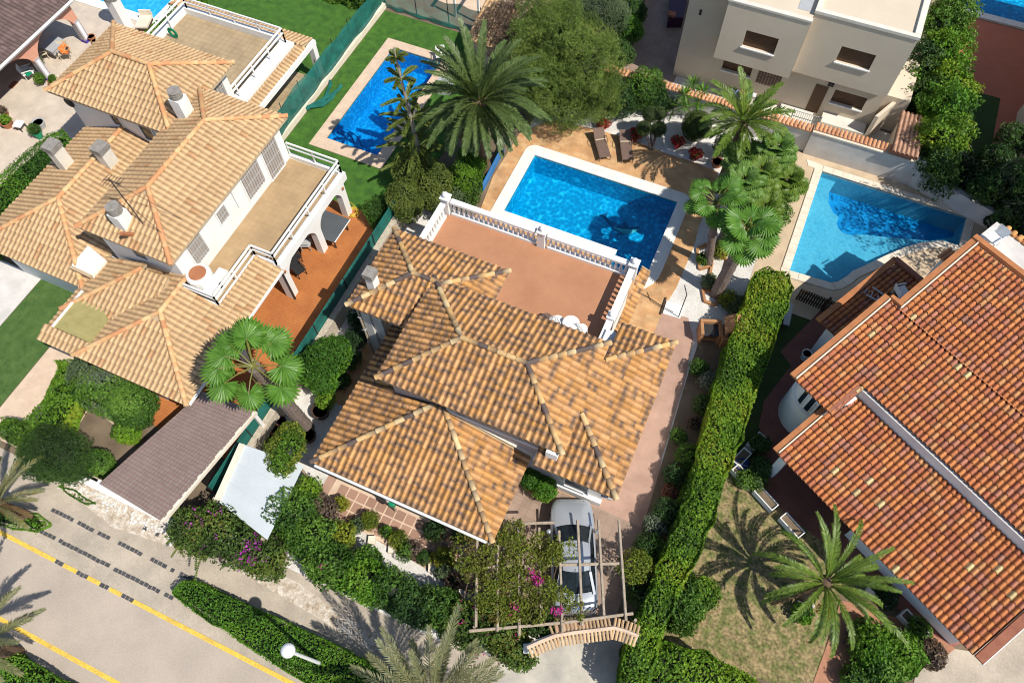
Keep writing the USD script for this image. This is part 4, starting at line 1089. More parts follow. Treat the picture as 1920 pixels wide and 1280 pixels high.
rh.part('porch_pillar', rbox(MB(), 0.08, 0.42, 0.25, 0.60, 0, 2.55), 'white_wall')
rh.part('porch_floor', rbox(MB(), 0.0, 3.89, 0.2, 3.75, 0.0, 0.06), 'dark_red_paver')
cb = R2(-0.72, 3.55)
rh.part('bay', MB().lathe(*cb, [(1.18, 0.0), (1.18, 2.1), (1.08, 2.2), (1.08, 3.62)], 28), 'white_wall', smooth=25)
for k in range(6):
    a = math.radians(-138 + k * 21) + 0.0
    q = cb + 1.085 * np.array([math.cos(a), math.sin(a)])
    p_ = rh.part('window', MB().obox(*q, 2.25, 3.5, 0.05, 0.24, a), 'glass_dark')
    for j in (-1, 1):
        q2 = cb + 1.10 * np.array([math.cos(a + j * 0.11), math.sin(a + j * 0.11)])
        v, f, c = MB().obox(*q2, 2.22, 3.52, 0.05, 0.03, a).arrays()
        sub(p_, 'frame', MB().add(v - rh.loc, f), 'white_paint')
for a in (3.95 + 0.4, 8.7):
    rh.part('wall_lamp', rbox(MB(), a, a + 0.16, 0.72, 0.84, 2.2, 2.4), 'metal_dark')
rh.part('door', rbox(MB(), -2.79, -2.752, 6.25, 7.0, 0.1, 2.0), 'door_brown')
# roof terrace behind the ridge, with capped parapets
rh.part('terrace_slab', rbox(MB(), -1.4, 12, 11.62, 13.4, 0, 5.45), 'white_wall_dirty')
g_ = rng(5)
tcap = MB()
for row_, n_, cols in (('a', 11.75, (0.66, 0.50, 0.30)), ('b', 13.4, (0.60, 0.30, 0.11))):
    for k in range(22):
        a = -0.9 + k * 0.30
        q = R3(a, n_, 5.5)
        c = np.array(cols) * (0.85 + 0.3 * g_.random())
        d = 0.17
        ang = np.linspace(0, math.pi, 6)
        v = np.vstack([R3(a + 0.11 * math.cos(t), n_ + s * d, 5.48 + 0.10 * math.sin(t) - (0.05 if (s > 0) else 0)) for s in (-1, 1) for t in ang])
        f = [[j, j + 1, 7 + j] for j in range(5)] + [[j, 7 + j, 6 + j] for j in range(5)]
        f += [[0, j + 1, j] for j in range(1, 5)] + [[6, 6 + j, 7 + j] for j in range(1, 5)]
        rh.part('cap_tile', MB().add(v, f, c), 'tile_base')
rh.part('parapet', rbox(MB(), -1.2, 6, 13.25, 13.45, 5.0, 5.47), 'clay_orange')
rh.part('chimney_stub', rbox(MB(), -1.75, -1.4, 10.9, 11.3, 0, 4.6), 'white_wall')
for k in range(3):
    rh.part('cap_tile', MB().tube([R3(-1.85 + k * 0.17, 10.75, 4.66), R3(-1.8 + k * 0.17, 11.35, 4.8)], 0.09, 6, np.array([0.55, 0.26, 0.13])), 'tile_base')

# white plastic chairs and a rack on the dark lower roof
def plastic_chair(name, label, x, y, z, yaw, cat='chair', mat='white_paint', group=None, w=0.52):
    t = Thing(name, label, cat, (x, y, z), group)
    ca, sa = math.cos(yaw), math.sin(yaw)
    def L(u, v): return np.array([x + ca * u - sa * v, y + sa * u + ca * v])
    t.part('seat', MB().hexa([L(-w / 2, -w / 2), L(w / 2, -w / 2), L(w / 2, w / 2), L(-w / 2, w / 2)], z + 0.40, z + 0.44), mat)
    m = MB()
    pts = np.array([[*L(w * 0.5 * math.sin(q) * 1.05, w / 2 - 0.02 + 0.04 * math.cos(q)), 0] for q in np.linspace(-1.4, 1.4, 7)])
    v = np.vstack([pts + [0, 0, z + 0.42], pts + np.array([0, 0, z + 0.86]) + np.array([-sa * 0.10, ca * 0.10, 0])])
    f = [[k, k + 1, 8 + k] for k in range(6)] + [[k, 8 + k, 7 + k] for k in range(6)]
    t.part('backrest', MB().add(v, f).add(v + [0, 0, 0.004], np.array(f)[:, ::-1]), mat)
    for su_ in (-1, 1):
        for sv in (-1, 1):
            p = L(su_ * (w / 2 - 0.04), sv * (w / 2 - 0.04))
            t.part('leg', MB().tube([(*p, z), (*p, z + 0.41)], 0.022, 5), mat)
        a, b = L(su_ * w / 2, -w / 2 + 0.03), L(su_ * w / 2, w / 2)
        t.part('armrest', MB().beam((*a, z + 0.63), (*b, z + 0.63), 0.05, 0.03), mat)
    return t
q = P(1683, 556, 2.95); plastic_chair('plastic_chair', 'white plastic garden chair standing on the shaded dark tile roof', q[0], q[1], 2.95, 2.2)
q = P(1854, 458, 5.45); plastic_chair('plastic_chair', 'white plastic chair on the narrow roof terrace behind the red roof', q[0], q[1], 5.45, -0.6)
q = P(1642, 552, 2.9)
rk = Thing('airer', 'pale metal rack lying on the dark roof left of the plastic chair', 'rack', (q[0], q[1], 2.9))
for k in range(3):
    rk.part('bar', MB().beam(P(1627 + k * 10, 540 + k * 7, 3.1), P(1620 + k * 12, 550 + k * 7, 3.05), 0.04, 0.04), 'metal_grey')
for (a, b) in (((1636, 538), (1660, 555)), ((1624, 552), (1646, 564))):
    rk.part('side_bar', MB().beam(P(*a, 3.1), P(*b, 3.1), 0.05, 0.05), 'metal_grey')
for (a) in ((1630, 545), (1648, 562)):
    w_ = P(*a, 3.1); rk.part('leg', MB().tube([w_, [w_[0], w_[1], 2.86]], 0.025, 5), 'metal_grey')
q = P(1702, 556, 2.9)
tb = Thing('folding_table', 'white slatted folding table beside the plastic chair on the dark roof', 'table', (q[0], q[1], 2.9))
for k in range(5):
    a = P(1693 + k * 1.0, 548 + k * 3.4, 3.5); b = P(1714 + k * 0.5, 547 + k * 3.4, 3.5)
    tb.part('slat', MB().beam(a, b, 0.06, 0.03), 'white_paint')
for a in ((1694, 550), (1714, 550), (1697, 562), (1715, 562)):
    w_ = P(*a, 3.5); tb.part('leg', MB().tube([w_, [w_[0], w_[1], 2.86]], 0.025, 5), 'white_paint')

# ================================================================== BEIGE MODERN HOUSE, TOP RIGHT
bh = Thing('beige_house', 'beige flat roofed modern house with overhanging upper blocks and brown shutters', 'house', (0, 38, 0))
B = bh.part
B('wall', MB().box(5.5, 6.9, 35.4, 48, 0, 2.2), 'cream_wall')
B('wall', MB().box(-5.55, -3.46, 34.85, 48, 0, 6.3), 'cream_wall')
B('roof_slab', MB().box(-5.3, 0.45, 34.1, 47.8, 6.0, 6.12).box(0.85, 5.3, 34.6, 47.8, 6.0, 6.13), 'flat_roof')
B('parapet_cap', MB().box(-3.49, 0.66, 33.71, 33.97, 6.32, 6.42).box(-3.49, -3.2, 33.98, 48, 6.32, 6.42), 'cream_cap')
B('parapet_cap', MB().box(0.60, 5.57, 34.31, 34.57, 6.45, 6.60).box(0.60, 0.86, 34.58, 48, 6.45, 6.60).box(5.29, 5.57, 34.58, 48, 6.45, 6.60), 'cream_cap')
B('parapet', MB().box(5.28, 5.52, 34.6, 48, 6.13, 6.449), 'cream_wall')
B('roof_rib', MB().box(-0.2, 0.4, 34.5, 47, 6.12, 6.34), 'metal_grey')
B('rooftop_box', MB().box(-2.6, -0.6, 36.3, 38.5, 6.12, 6.9), 'cream_cap')
WINDOWS = []
def shutter_window(x0, x1, yf, z0, z1):
    WINDOWS.append((x0, x1, yf, z0, z1))
    yb = yf + 0.16
    p_ = B('window', MB().box(x0, x1, yb - 0.012, yb - 0.002, z0, z1), 'door_brown')
    for k in range(int((z1 - z0) / 0.11)):
        v, f, c = MB().box(x0 + 0.01, x1 - 0.01, yb - 0.03, yb - 0.013, z0 + 0.02 + k * 0.11, min(z1, z0 + 0.118 + k * 0.11)).arrays()
        sub(p_, 'slat', MB().add(v - bh.loc, f), 'door_brown')
    v, f, c = MB().box(x0 - 0.05, x1 + 0.05, yf - 0.07, yb - 0.032, z0 - 0.07, z0 - 0.003).arrays()
    sub(p_, 'sill', MB().add(v - bh.loc, f), 'white_paint')
def zon(px, py, yf):
    """height at which a pixel's ray meets the plane y = yf, and the x there"""
    lo, hi = 0.0, 12.0
    for _ in range(40):
        mid = (lo + hi) / 2
        if P(px, py, mid)[1] > yf: lo = mid
        else: hi = mid
    return mid, P(px, py, mid)[0]
zt, xa = zon(1400, 57, 33.75); zb, xb = zon(1455, 105, 33.75)
shutter_window(xa, zon(1461, 73, 33.75)[1], 33.75, zb, zt)
zt, xa = zon(1579, 87, 34.35); zb, xb = zon(1630, 133, 34.35)
shutter_window(xa, zon(1643, 105, 34.35)[1], 34.35, zb, zt)
zt, xa = zon(1567, 168, 34.85); zb, xb = zon(1614, 208, 34.85)
shutter_window(xa, zon(1627, 185, 34.85)[1], 34.85, zb, zt)
zb, xb = zon(1352, 131, 34.85)
shutter_window(xb, zon(1405, 147, 34.85)[1], 34.85, zb + 0.05, 2.7)
def holed(name, x0, x1, yf, z0, z1):
    a = trimesh.creation.box(bounds=[[x0, yf, z0], [x1, 48, z1]])
    for (wx0, wx1, wy, wz0, wz1) in WINDOWS:
        if wy == yf:
            a = a.difference(trimesh.creation.box(bounds=[[wx0, yf - 0.2, wz0], [wx1, yf + 0.16, wz1]]), engine='manifold')
    B(name, MB().add(a.vertices, a.faces), 'cream_wall')
holed('upper_block', -3.45, 0.62, 33.75, 2.87, 6.32)
holed('upper_block', 0.64, 5.53, 34.35, 2.875, 6.45)
holed('wall', -3.455, 5.55, 34.85, 0, 2.86)
zt, xa = zon(1531, 157, 34.85); zb, xb = zon(1512, 198, 34.85)
B('door', MB().box(xa, zon(1555, 163, 34.85)[1], 34.83, 34.845, 0.28, zt), 'door_brown')
B('wall_lamp', MB().box(xa + 0.55, xa + 0.85, 34.72, 34.84, zt + 0.15, zt + 0.35), 'metal_dark')
zt, xa = zon(1423, 133, 34.85)
x1_ = zon(1466, 148, 34.85)[1]
m = MB()
for i in range(8):
    for j in range(7):
        B('glass_block', MB().box(xa + (x1_ - xa) * i / 8 + 0.012, xa + (x1_ - xa) * (i + 1) / 8 - 0.012, 34.82, 34.846, 1.15 + j * 0.2, 1.33 + j * 0.2), 'brown_mesh')
B('wall_lamp', MB().box(-4.9, -4.78, 34.8, 34.895, 4.3, 4.6), 'metal_dark')
B('step', MB().box(3.05, 5.4, 34.0, 34.84, 0.0, 0.55), 'cream_cap')
B('stair', MB().box(0.8, 2.6, 33.6, 34.84, 0.0, 0.28), 'cream_cap')
B('ramp_wall', MB().hexa([(5.45, 34.0), (5.65, 34.0), (6.8, 36.5), (6.6, 36.5)], 0, 1.9), 'cream_wall')
m = Thing('gate', 'pale metal garden gate of thin bars in front of the beige house door', 'gate', (2.2, 33.4, 0))
for k in range(12):
    x = 1.6 + k * 0.11
    m.part('bar', MB().box(x, x + 0.02, 33.4, 33.42, 0.1, 1.3), 'metal_grey')
for z in (0.15, 0.5, 0.9, 1.28):
    m.part('rail', MB().box(1.55, 2.95, 33.425, 33.45, z, z + 0.03), 'metal_grey')
m.part('post', MB().box(1.48, 1.54, 33.38, 33.46, 0, 1.4), 'metal_grey'); m.part('post', MB().box(2.96, 3.02, 33.38, 33.46, 0, 1.4), 'metal_grey')
q = P2(1700, 215, 2.1)
sh = Thing('shed', 'narrow shed with a pinkish tiled lean-to roof between beige house and dark trees', 'shed', (7.3, 33, 0))
sh.part('wall', MB().box(6.75, 7.85, 32.0, 34.6, 0, 1.95), 'cream_wall')
def col_pink(V, dt, hh, g, pl=None):
    n = len(V); base = np.array([0.44, 0.26, 0.175]) * (0.85 + 0.3 * g.random((n, 1)))
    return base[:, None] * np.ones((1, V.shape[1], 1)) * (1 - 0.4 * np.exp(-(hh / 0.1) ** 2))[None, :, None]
make_roof(sh, [Plane([(6.65, 31.7), (7.95, 31.7), (7.95, 34.75), (6.65, 34.75)], (0, -1), (0, 34.75), 1.98, 0.04)], 0.22, 0.38, 0.16, col_pink, 'mortar_red', nv=2, prof=PROF_B, seed=41)

# neighbour's house standing outside the right edge: its shade lies on the red terrace
nh = Thing('neighbour_house', 'edge of the pale neighbouring house at the right border beside the red terrace', 'house', (17, 42, 0))
nh.part('wall', MB().box(13.35, 22, 39.6, 50, 0, 4.7), 'cream_wall')
nh.part('wall', MB().box(13.0, 22, 33.0, 39.58, 0, 3.6), 'cream_wall')
nh.part('roof_slab', MB().box(13.25, 22, 39.5, 50, 4.7, 4.85), 'cream_cap')
balustrade(nh, (13.45, 44.0), (13.45, 48.0), 4.85)
for y in (43.8, 48.2):
    pedestal(nh, 13.45, y, 4.85, w=0.3, ball=0.12)

# ================================================================== SALMON HOUSE, TOP LEFT
sa_ = Thing('salmon_house', 'salmon house with dark tiled roof and arched porch at the upper left corner', 'house', (-41, 19, 0))
pl = Plane([(-38.5, 8.0), (-38.5, 23.85), (-46.5, 23.85), (-46.5, 8.0)], (-1, 0), (-38.5, 0), 2.85, 0.30)
def col_slate(V, dt, hh, g, pl=None):
    n = len(V); base = np.array([0.165, 0.115, 0.105]) * (0.8 + 0.4 * g.random((n, 1)))
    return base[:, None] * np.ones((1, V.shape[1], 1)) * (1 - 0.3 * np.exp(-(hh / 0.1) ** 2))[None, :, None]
make_roof(sa_, [pl], 0.24, 0.36, 0.05, col_slate, 'slate_roof', nv=2, seed=51)
ridge_caps(sa_, sa_.path, (-42.0, 23.75, 3.95), (-46.0, 23.75, 5.15), [(0.45, 0.33, 0.27)], rng(4), name='verge_tile')
sa_.part('fascia', MB().box(-38.52, -38.44, 8.0, 23.9, 2.66, 2.84), 'white_paint')
sa_.part('gutter', MB().tube([(-38.40, 8, 2.80), (-38.40, 23.9, 2.80)], 0.05, 6), 'white_paint')
sa_.part('arch_wall', arch_wall(sa_, -39.10, -38.82, 9.0, 23.85, [(9.0, 12.6), (16.2, 16.5), (20.05, 20.4), (23.5, 23.85)], 2.66, 1.15), 'salmon_render')
for y in (16.35, 20.22, 23.67):
    cl = sa_.part('column', MB().box(-39.14, -38.78, y - 0.19, y + 0.19, 0.02, 1.5), 'tinted' if False else 'lilac_render', label='column painted white and violet')
    v, f, c = MB().box(-39.16, -38.76, y - 0.21, y + 0.21, 0.02, 0.20, (0.08, 0.05, 0.30)).box(-38.785, -38.77, y - 0.10, y + 0.10, 0.25, 1.4, (0.75, 0.74, 0.78)).arrays()
    sub(cl, 'painted_band', MB().add(v - sa_.loc, f, c), 'tinted')
sa_.part('back_wall', MB().box(-42.6, -42.3, 8, 23.8, 0.02, 2.75), 'salmon_render')
sa_.part('porch_floor', MB().box(-42.3, -39.0, 8, 23.85, 0.0, 0.03), 'plaza_paver')
sa_.part('window', MB().box(-39.1, -39.06, 12.0, 15.8, 0.3, 2.2), 'pane_grey')

# ================================================================== WALLS, FENCES, CARPORT, SHEDS
cp = Thing('carport', 'open carport with a flat purplish brown shingled roof beside the white house', 'carport', (-17, 4, 0))
CPR = [P2(380, 733, 2.62), P2(479, 770, 2.62), P2(303, 977, 2.62), P2(186, 906, 2.62)]
CPR = [np.array([-18.45, 6.62]) * 0 + CPR[0], CPR[1], CPR[2], CPR[3]]
deckp = cp.part('roof', MB().hexa(CPR, 2.50, 2.60), 'mortar_red')
e0, e1 = CPR[3], CPR[2]; d1, d2 = (CPR[2] - CPR[3]), (CPR[0] - CPR[3])
n1, n2 = 20, 32
shp = []
g_ = rng(9)
for j in range(n2):
    for i in range(n1):
        a0, a1, b0, b1 = i / n1, (i + 1) / n1 - 0.004, j / n2, (j + 1) / n2 - 0.003
        def Q(a, b):
            lo = CPR[3] + (CPR[2] - CPR[3]) * a; hi = CPR[0] + (CPR[1] - CPR[0]) * a
            return lo + (hi - lo) * b
        z = 2.605 + 0.01 * g_.random()
        c = np.array([1, 1, 1.0]) * (0.94 + 0.12 * g_.random())
        shp.append((np.array([*Q((a0 + a1) / 2, (b0 + b1) / 2), z]), MB().hexa([Q(a0, b0), Q(a1, b0), Q(a1, b1), Q(a0, b1)], z - 0.02, z + 0.012, c)))
rest = MB()
for k, (ctr, mb) in enumerate(shp):
    if k < 290:
        v, f, c = mb.arrays(); sub(deckp, 'shingle', MB().add(v - cp.loc, f, c), 'brown_shingle')
    else:
        v, f, c = mb.arrays(); rest.add(v - cp.loc, f, c)
sub(deckp, 'shingle_field', rest, 'brown_shingle', kind='stuff')
cp.part('edge_beam', MB().beam((*CPR[2], 2.52), (*CPR[1], 2.52), 0.12, 0.2), 'coping_cream')
for q in (CPR[1], CPR[2] * 0.96 + CPR[1] * 0.04, CPR[3] * 0.97 + CPR[0] * 0.03):
    cp.part('post', MB().box(q[0] - 0.25, q[0] - 0.1, q[1] - 0.15, q[1], 0, 2.5), 'white_wall')

ws = Thing('white_canopy', 'flat canopy roof of white corrugated sheets next to the brown carport', 'canopy', (-13, 4, 0))
WSR = [P2(455, 833, 2.35), P2(568, 872, 2.35), P2(500, 1010, 2.35), P2(408, 938, 2.35)]
for k in range(6):
    def Q(a, b):
        lo = WSR[3] + (WSR[2] - WSR[3]) * a; hi = WSR[0] + (WSR[1] - WSR[0]) * a
        return lo + (hi - lo) * b
    b0, b1 = k / 6 - 0.004, (k + 1) / 6 + 0.006
    m = MB()
    nn = 10
    v, f = [], []
    for i in range(nn + 1):
        b = b0 + (b1 - b0) * i / nn
        z = 2.36 + 0.016 * (k % 2) + (0.007 if i % 2 else 0.0)
        v += [[*Q(0, b), z], [*Q(1, b), z - 0.12]]
    for i in range(nn):
        f.append([2 * i, 2 * i + 1, 2 * i + 3, 2 * i + 2])
    ws.part('sheet', MB().add(v, f), 'white_sheet')
ws.part('edge_beam', MB().beam((*WSR[3], 2.40), (*WSR[0], 2.40), 0.22, 0.14), 'coping_cream')
for q in (WSR[1], WSR[2]):
    ws.part('post', MB().box(q[0] - 0.3, q[0] - 0.2, q[1] - 0.1, q[1], 0, 2.15), 'wood_pale')
for q in (WSR[0] + [0.3, -0.3], WSR[3] + [0.3, 0.1]):
    ws.part('post', MB().box(q[0], q[0] + 0.1, q[1], q[1] + 0.1, 0, 2.25), 'wood_pale')

single('garden_wall', MB().box(-22.0, -15.2, 1.40, 1.62, 0, 1.0).box(-22.05, -15.2, 1.34, 1.40, 0.84, 1.02), 'white_wall', 'low white garden wall with pale coping along the rubble strip by the street', 'wall', group=None)
t = Thing('party_wall', 'rough cream boundary wall topped by a teal green screen beside the orange patio', 'wall', (-15, 12, 0))
t.part('wall', MB().box(-15.1, -14.8, 2.9, 20.0, 0, 1.05), 'stone_wall')
for k in range(6):
    y0, y1 = 3.2 + k * 2.72, 3.2 + (k + 1) * 2.72 - 0.03
    t.part('screen', MB().box(-15.16, -15.12, y0, y1, 0.3, 1.85), 'plastic_green' if False else 'green_net')
for k in range(7):
    t.part('post', MB().box(-15.12, -15.07, 3.2 + k * 2.72 - 0.03, 3.2 + k * 2.72 + 0.02, 0.9, 1.9), 'metal_dark')
t = Thing('pool_fence', 'sagging dark green netting fence on a cream wall beside the narrow pool lawn', 'fence', (-23.8, 27, 0))
t.part('wall', MB().box(-23.95, -23.65, 20.2, 33.6, 0, 0.35), 'coping_cream')
def net(y_or, pts, z0, z1, seed, n=40, lean=0.25):
    pts = np.asarray(pts, float); g = rng(seed)
    tt = np.linspace(0, 1, n); base = pts[0] + (pts[1] - pts[0]) * tt[:, None]
    nrm = np.array([-(pts[1] - pts[0])[1], (pts[1] - pts[0])[0]]); nrm /= np.linalg.norm(nrm)
    m = 7
    v = []
    for i in range(n):
        for j in range(m):
            s = j / (m - 1)
            off = 0.10 * (meshkit.noise([i * 0.35, j * 0.5, seed]) - 0.5) * 2 + lean * s * (1 - s)
            z = z0 + (z1 - z0) * s - 0.12 * s * abs(math.sin(i * math.pi / 10))
            v.append([*(base[i] + nrm * off), z])
    f = [[i * m + j, (i + 1) * m + j, (i + 1) * m + j + 1, i * m + j + 1] for i in range(n - 1) for j in range(m - 1)]
    return MB().add(v, f)
t.part('netting', net(0, [(-23.75, 20.4), (-23.75, 33.3)], 0.3, 1.9, 3, lean=-0.2), 'green_net', smooth=True)
for k in range(8):
    y = 20.6 + k * 1.8
    t.part('post', MB().tube([(-23.85, y, 0), (-23.85, y, 1.95)], 0.025, 5), 'metal_dark')
t2 = Thing('back_fence', 'dark green netting fence hanging behind the lawn of the narrow pool', 'fence', (-20, 33.1, 0))
t2.part('netting', net(0, [(-23.8, 33.4), (-16.9, 33.3)], 0.1, 1.9, 8, lean=0.25), 'green_net', smooth=True)
for k in range(4):
    x = -23.7 + k * 2.2
    t2.part('post', MB().tube([(x, 33.45, 0), (x, 33.45, 2.0)], 0.03, 5), 'metal_dark')
m = MB()
for k, pts in enumerate((((575, 205), (600, 190), (628, 175), (640, 160)), ((560, 205), (595, 200), (615, 195), (630, 170)), ((545, 210), (585, 200), (612, 190)), ((600, 200), (622, 165), (618, 150)))):
    p3 = np.array([P(*q, 0.15) for q in pts]); p3[:, 2] += 0.12 * np.sin(np.arange(len(p3)) * 2.1)
    m.tube(np.vstack([p3[0], (p3[:-1] + p3[1:]) / 2, p3[-1]]), 0.10, 6)
single('fallen_net', m, 'green_net', 'bundle of dark green netting lying on the artificial grass', 'net')

# tiled wall behind the villa garden
bw = Thing('tile_capped_wall', 'long garden wall capped with small orange roof tiles in front of the beige house', 'wall', (0, 32.1, 0))
bw.part('wall', MB().box(-9.2, 2.9, 32.05, 32.3, 0, 1.50), 'white_wall_dirty')
bw.part('wall', MB().box(2.9, 8.6, 32.05, 32.3, 0, 1.72), 'white_wall')
bw.part('wall', MB().box(2.75, 8.3, 31.9, 32.04, 0.0, 1.62), 'white_wall_dirty')
bw.part('coping', MB().box(2.75, 8.0, 31.86, 32.06, 1.62, 1.70), 'coping_cream')
g_ = rng(12)
for k in range(int(17.2 / 0.21)):
    x = -9.1 + k * 0.21
    if x > 8.0: break
    z = 1.52 if x < 2.8 else 1.74
    c = np.array([0.58, 0.27, 0.13]) * (0.85 + 0.35 * g_.random()) + np.array([0.05, 0.06, 0.05]) * g_.random()
    ang = np.linspace(0, math.pi, 6)
    v = np.array([[x + 0.088 * math.cos(q), yy, z + 0.085 * math.sin(q) + dz] for yy, dz in ((31.98, -0.03), (32.42, 0.06)) for q in ang])
    f = [[j, j + 1, 7 + j] for j in range(5)] + [[j, 7 + j, 6 + j] for j in range(5)] + [[0, j + 1, j] for j in range(1, 5)]
    bw.part('cap_tile', MB().add(v, f, c), 'tile_base')
single('boundary_wall', MB().hexa([(8.3, 31.9), (12.6, 30.6), (12.6, 30.85), (8.3, 32.15)], 0, 1.1).hexa([(8.28, 31.86), (12.62, 30.55), (12.62, 30.9), (8.28, 32.2)], 1.1, 1.18), 'white_wall_dirty', 'low plastered wall with pale top running right behind the triangular pool', 'wall')
single('side_wall', MB().box(-10.4, -9.25, 31.5, 31.7, 0, 0.9).box(-9.4, -9.15, 31.7, 45, 0, 1.0), 'cream_wall', 'low cream wall along the brownish yard of the beige house', 'wall')
single('street_wall', MB().box(-11.6, -1.0, 2.2, 2.42, 0.0, 0.9), 'white_wall_dirty', 'low plastered wall hidden in the bougainvillea along the pavement', 'wall')

# dark picket fence beside the hedge
pf = Thing('picket_fence', 'short dark brown picket fence between the hedge and the red roofed house', 'fence', (*P2(1525, 575, 0), 0))
a, b = P(1492, 562, 0.0), P(1565, 592, 0.0)
for k in range(17):
    q = a + (b - a) * k / 16
    pf.part('slat', MB().obox(q[0], q[1], 0.05, 1.0, 0.09, 0.02, math.atan2((b - a)[1], (b - a)[0])), 'wood_dark')
for z in (0.3, 0.75):
    pf.part('rail', MB().beam([a[0], a[1] + 0.03, z], [b[0], b[1] + 0.03, z], 0.03, 0.07), 'wood_dark')
pf.part('post', MB().obox(*(a + (b - a) * 0.68)[:2], 0, 1.15, 0.12, 0.12), 'wood_dark')

# arched gateway with two rows of tile caps
gw = Thing('gateway_wall', 'arched gateway wall with two rows of pale cap tiles over the driveway entrance', 'wall', (0.5, 4.0, 0))
arc = np.array([P2(*q, 2.25) for q in ((988, 1214), (1012, 1203), (1040, 1192), (1075, 1186), (1110, 1182), (1150, 1177), (1172, 1183), (1196, 1193))])
arc = arc + 0.0
Lr = LineString(arc)
band = Lr.buffer(0.12, cap_style=2)
gw.part('lintel', MB().slab(band, 1.9, 2.25), 'white_wall')
for s in (0.02, 0.98):
    p = Lr.interpolate(s, normalized=True)
    gw.part('pier', MB().obox(p.x, p.y, 0, 1.9, 0.4, 0.3, 0.4), 'white_wall')
g_ = rng(14)
n = int(Lr.length / 0.135)
for k in range(n):
    p = Lr.interpolate((k + 0.5) / n, normalized=True); p2_ = Lr.interpolate(min(1, (k + 0.7) / n), normalized=True)
    d = np.array([p2_.x - p.x, p2_.y - p.y]); d /= np.linalg.norm(d); nn = np.array([-d[1], d[0]])
    for side in (-1, 1):
        c = np.array([0.52, 0.36, 0.21]) * (0.8 + 0.4 * g_.random())
        if k < n * 0.22 and side > 0: continue
        a = np.array([p.x, p.y]) + nn * side * 0.02; b = np.array([p.x, p.y]) + nn * side * 0.38
        ang = np.linspace(0, math.pi, 5)
        v = np.array([[*(q + d * 0.052 * math.cos(t)), zz + 0.055 * math.sin(t)] for q, zz in ((a, 2.36), (b, 2.24)) for t in ang])
        f = [[j, j + 1, 6 + j] for j in range(4)] + [[j, 6 + j, 5 + j] for j in range(4)] + [[5, 5 + j, 6 + j] for j in range(1, 4)]
        gw.part('cap_tile', MB().add(v, f, c), 'tile_base')
gw.part('ridge', MB().tube(np.array([[*q, 2.40] for q in arc]), 0.07, 6), 'coping_peach')

# small tiled roof shed and white pergola at the top
ts = Thing('tiled_shed', 'little shed with a sandy tiled roof behind the dry purplish tree', 'shed', (-16, 32.3, 0))
TSR = [P2(868, 75, 2.1), P2(955, 78, 2.1), P2(962, 20, 2.5), P2(905, 8, 2.5)]
zc = 2.1
x0_, x1_, y0_, y1_ = -16.7, -14.5, 30.6, 33.6
ts.part('wall', MB().box(x0_ + 0.2, x1_ - 0.2, y0_ + 0.2, y1_ - 0.2, 0, 2.0), 'cream_wall')
make_roof(ts, [Plane([(x0_, y0_), (x1_, y0_), (x1_, y1_), (x0_, y1_)], (0, 1), (0, y0_), 2.05, 0.22)], 0.24, 0.40, 0.12, col_sand, 'mortar_pale', nv=2, seed=61)
wp = Thing('white_pergola', 'white beamed pergola over a sandy terrace at the upper edge', 'pergola', (-20, 36, 0))
for k, x in enumerate((-19.3, -17.7, -14.0, -12.6)):
    wp.part('post', MB().box(x - 0.06, x + 0.06, 34.3, 34.42, 0, 2.4), 'white_paint')
    wp.part('beam', MB().box(x - 0.06, x + 0.06, 34.2, 39, 2.4, 2.55), 'white_paint')
structure('sandy_terrace', MB().slab(rect(-24.0, -11.5, 33.6, 42), -0.1, 0.03), 'coping_peach', 'sandy terrace beyond the netting fence')

# ================================================================== THINGS
# ---- the car
fr_, re_ = P(1071, 938, 0.55), P(1079, 1146, 0.72)
cc = (fr_ + re_) / 2; cyaw = math.atan2(fr_[1] - re_[1], fr_[0] - re_[0])
CL = 4.55
car = Thing('parked_car', 'silver saloon car parked under the wooden pergola, bonnet towards the villa', 'car', (cc[0], cc[1], 0.05))
def CT(v):
    v = np.asarray(v, float); ca, sa = math.cos(cyaw), math.sin(cyaw)
    return np.c_[cc[0] + ca * v[:, 0] - sa * v[:, 1], cc[1] + sa * v[:, 0] + ca * v[:, 1], 0.05 + v[:, 2]]
def loft(st, prof):
    """st: list of stations, prof(station) -> (k, 3)"""
    rows = [np.asarray(prof(s), float) for s in st]
    k = len(rows[0]); v = np.vstack(rows)
    f = [[i * k + j, i * k + j + 1, (i + 1) * k + j + 1, (i + 1) * k + j] for i in range(len(rows) - 1) for j in range(k - 1)]
    return v, f
ST = np.array([[-2.28, .66, .50, .56], [-2.22, .78, .72, .80], [-2.05, .85, .84, .93], [-1.7, .89, .90, .985], [-1.2, .905, .90, 1.0], [-0.3, .91, .88, .98], [0.6, .91, .86, .965], [1.0, .905, .85, .955],
               [1.45, .89, .80, .90], [1.85, .85, .73, .81], [2.1, .77, .64, .70], [2.24, .64, .52, .56], [2.28, .54, .42, .44]])
def bprof(s):
    x, w, sh, tp = s
    h = [(-w * .95, .22), (-w, .40), (-w, (sh + .4) / 2), (-w * .985, sh - .08), (-w * .93, sh), (-w * .75, (sh + tp * 2) / 3), (-w * .4, tp - .008), (0, tp)]
    h = h + [(-a, b) for a, b in h[-2::-1]]
    return [(x, a, b) for a, b in h]
v, f = loft(ST, bprof)
mb = MB().add(CT(v), f)
for s in (ST[0], ST[-1]):
    q = np.array(bprof(s)); q2 = CT(np.vstack([q, q.mean(0)])); k = len(q)
    mb.add(q2, [[i, i + 1, k] for i in range(k - 1)] + [[k - 1, 0, k]])
car.part('body', mb, 'silver_paint', smooth=True)
GL = {'wb': 1.06, 'wt': 0.30, 'rt': -0.85, 'rb': -1.62}
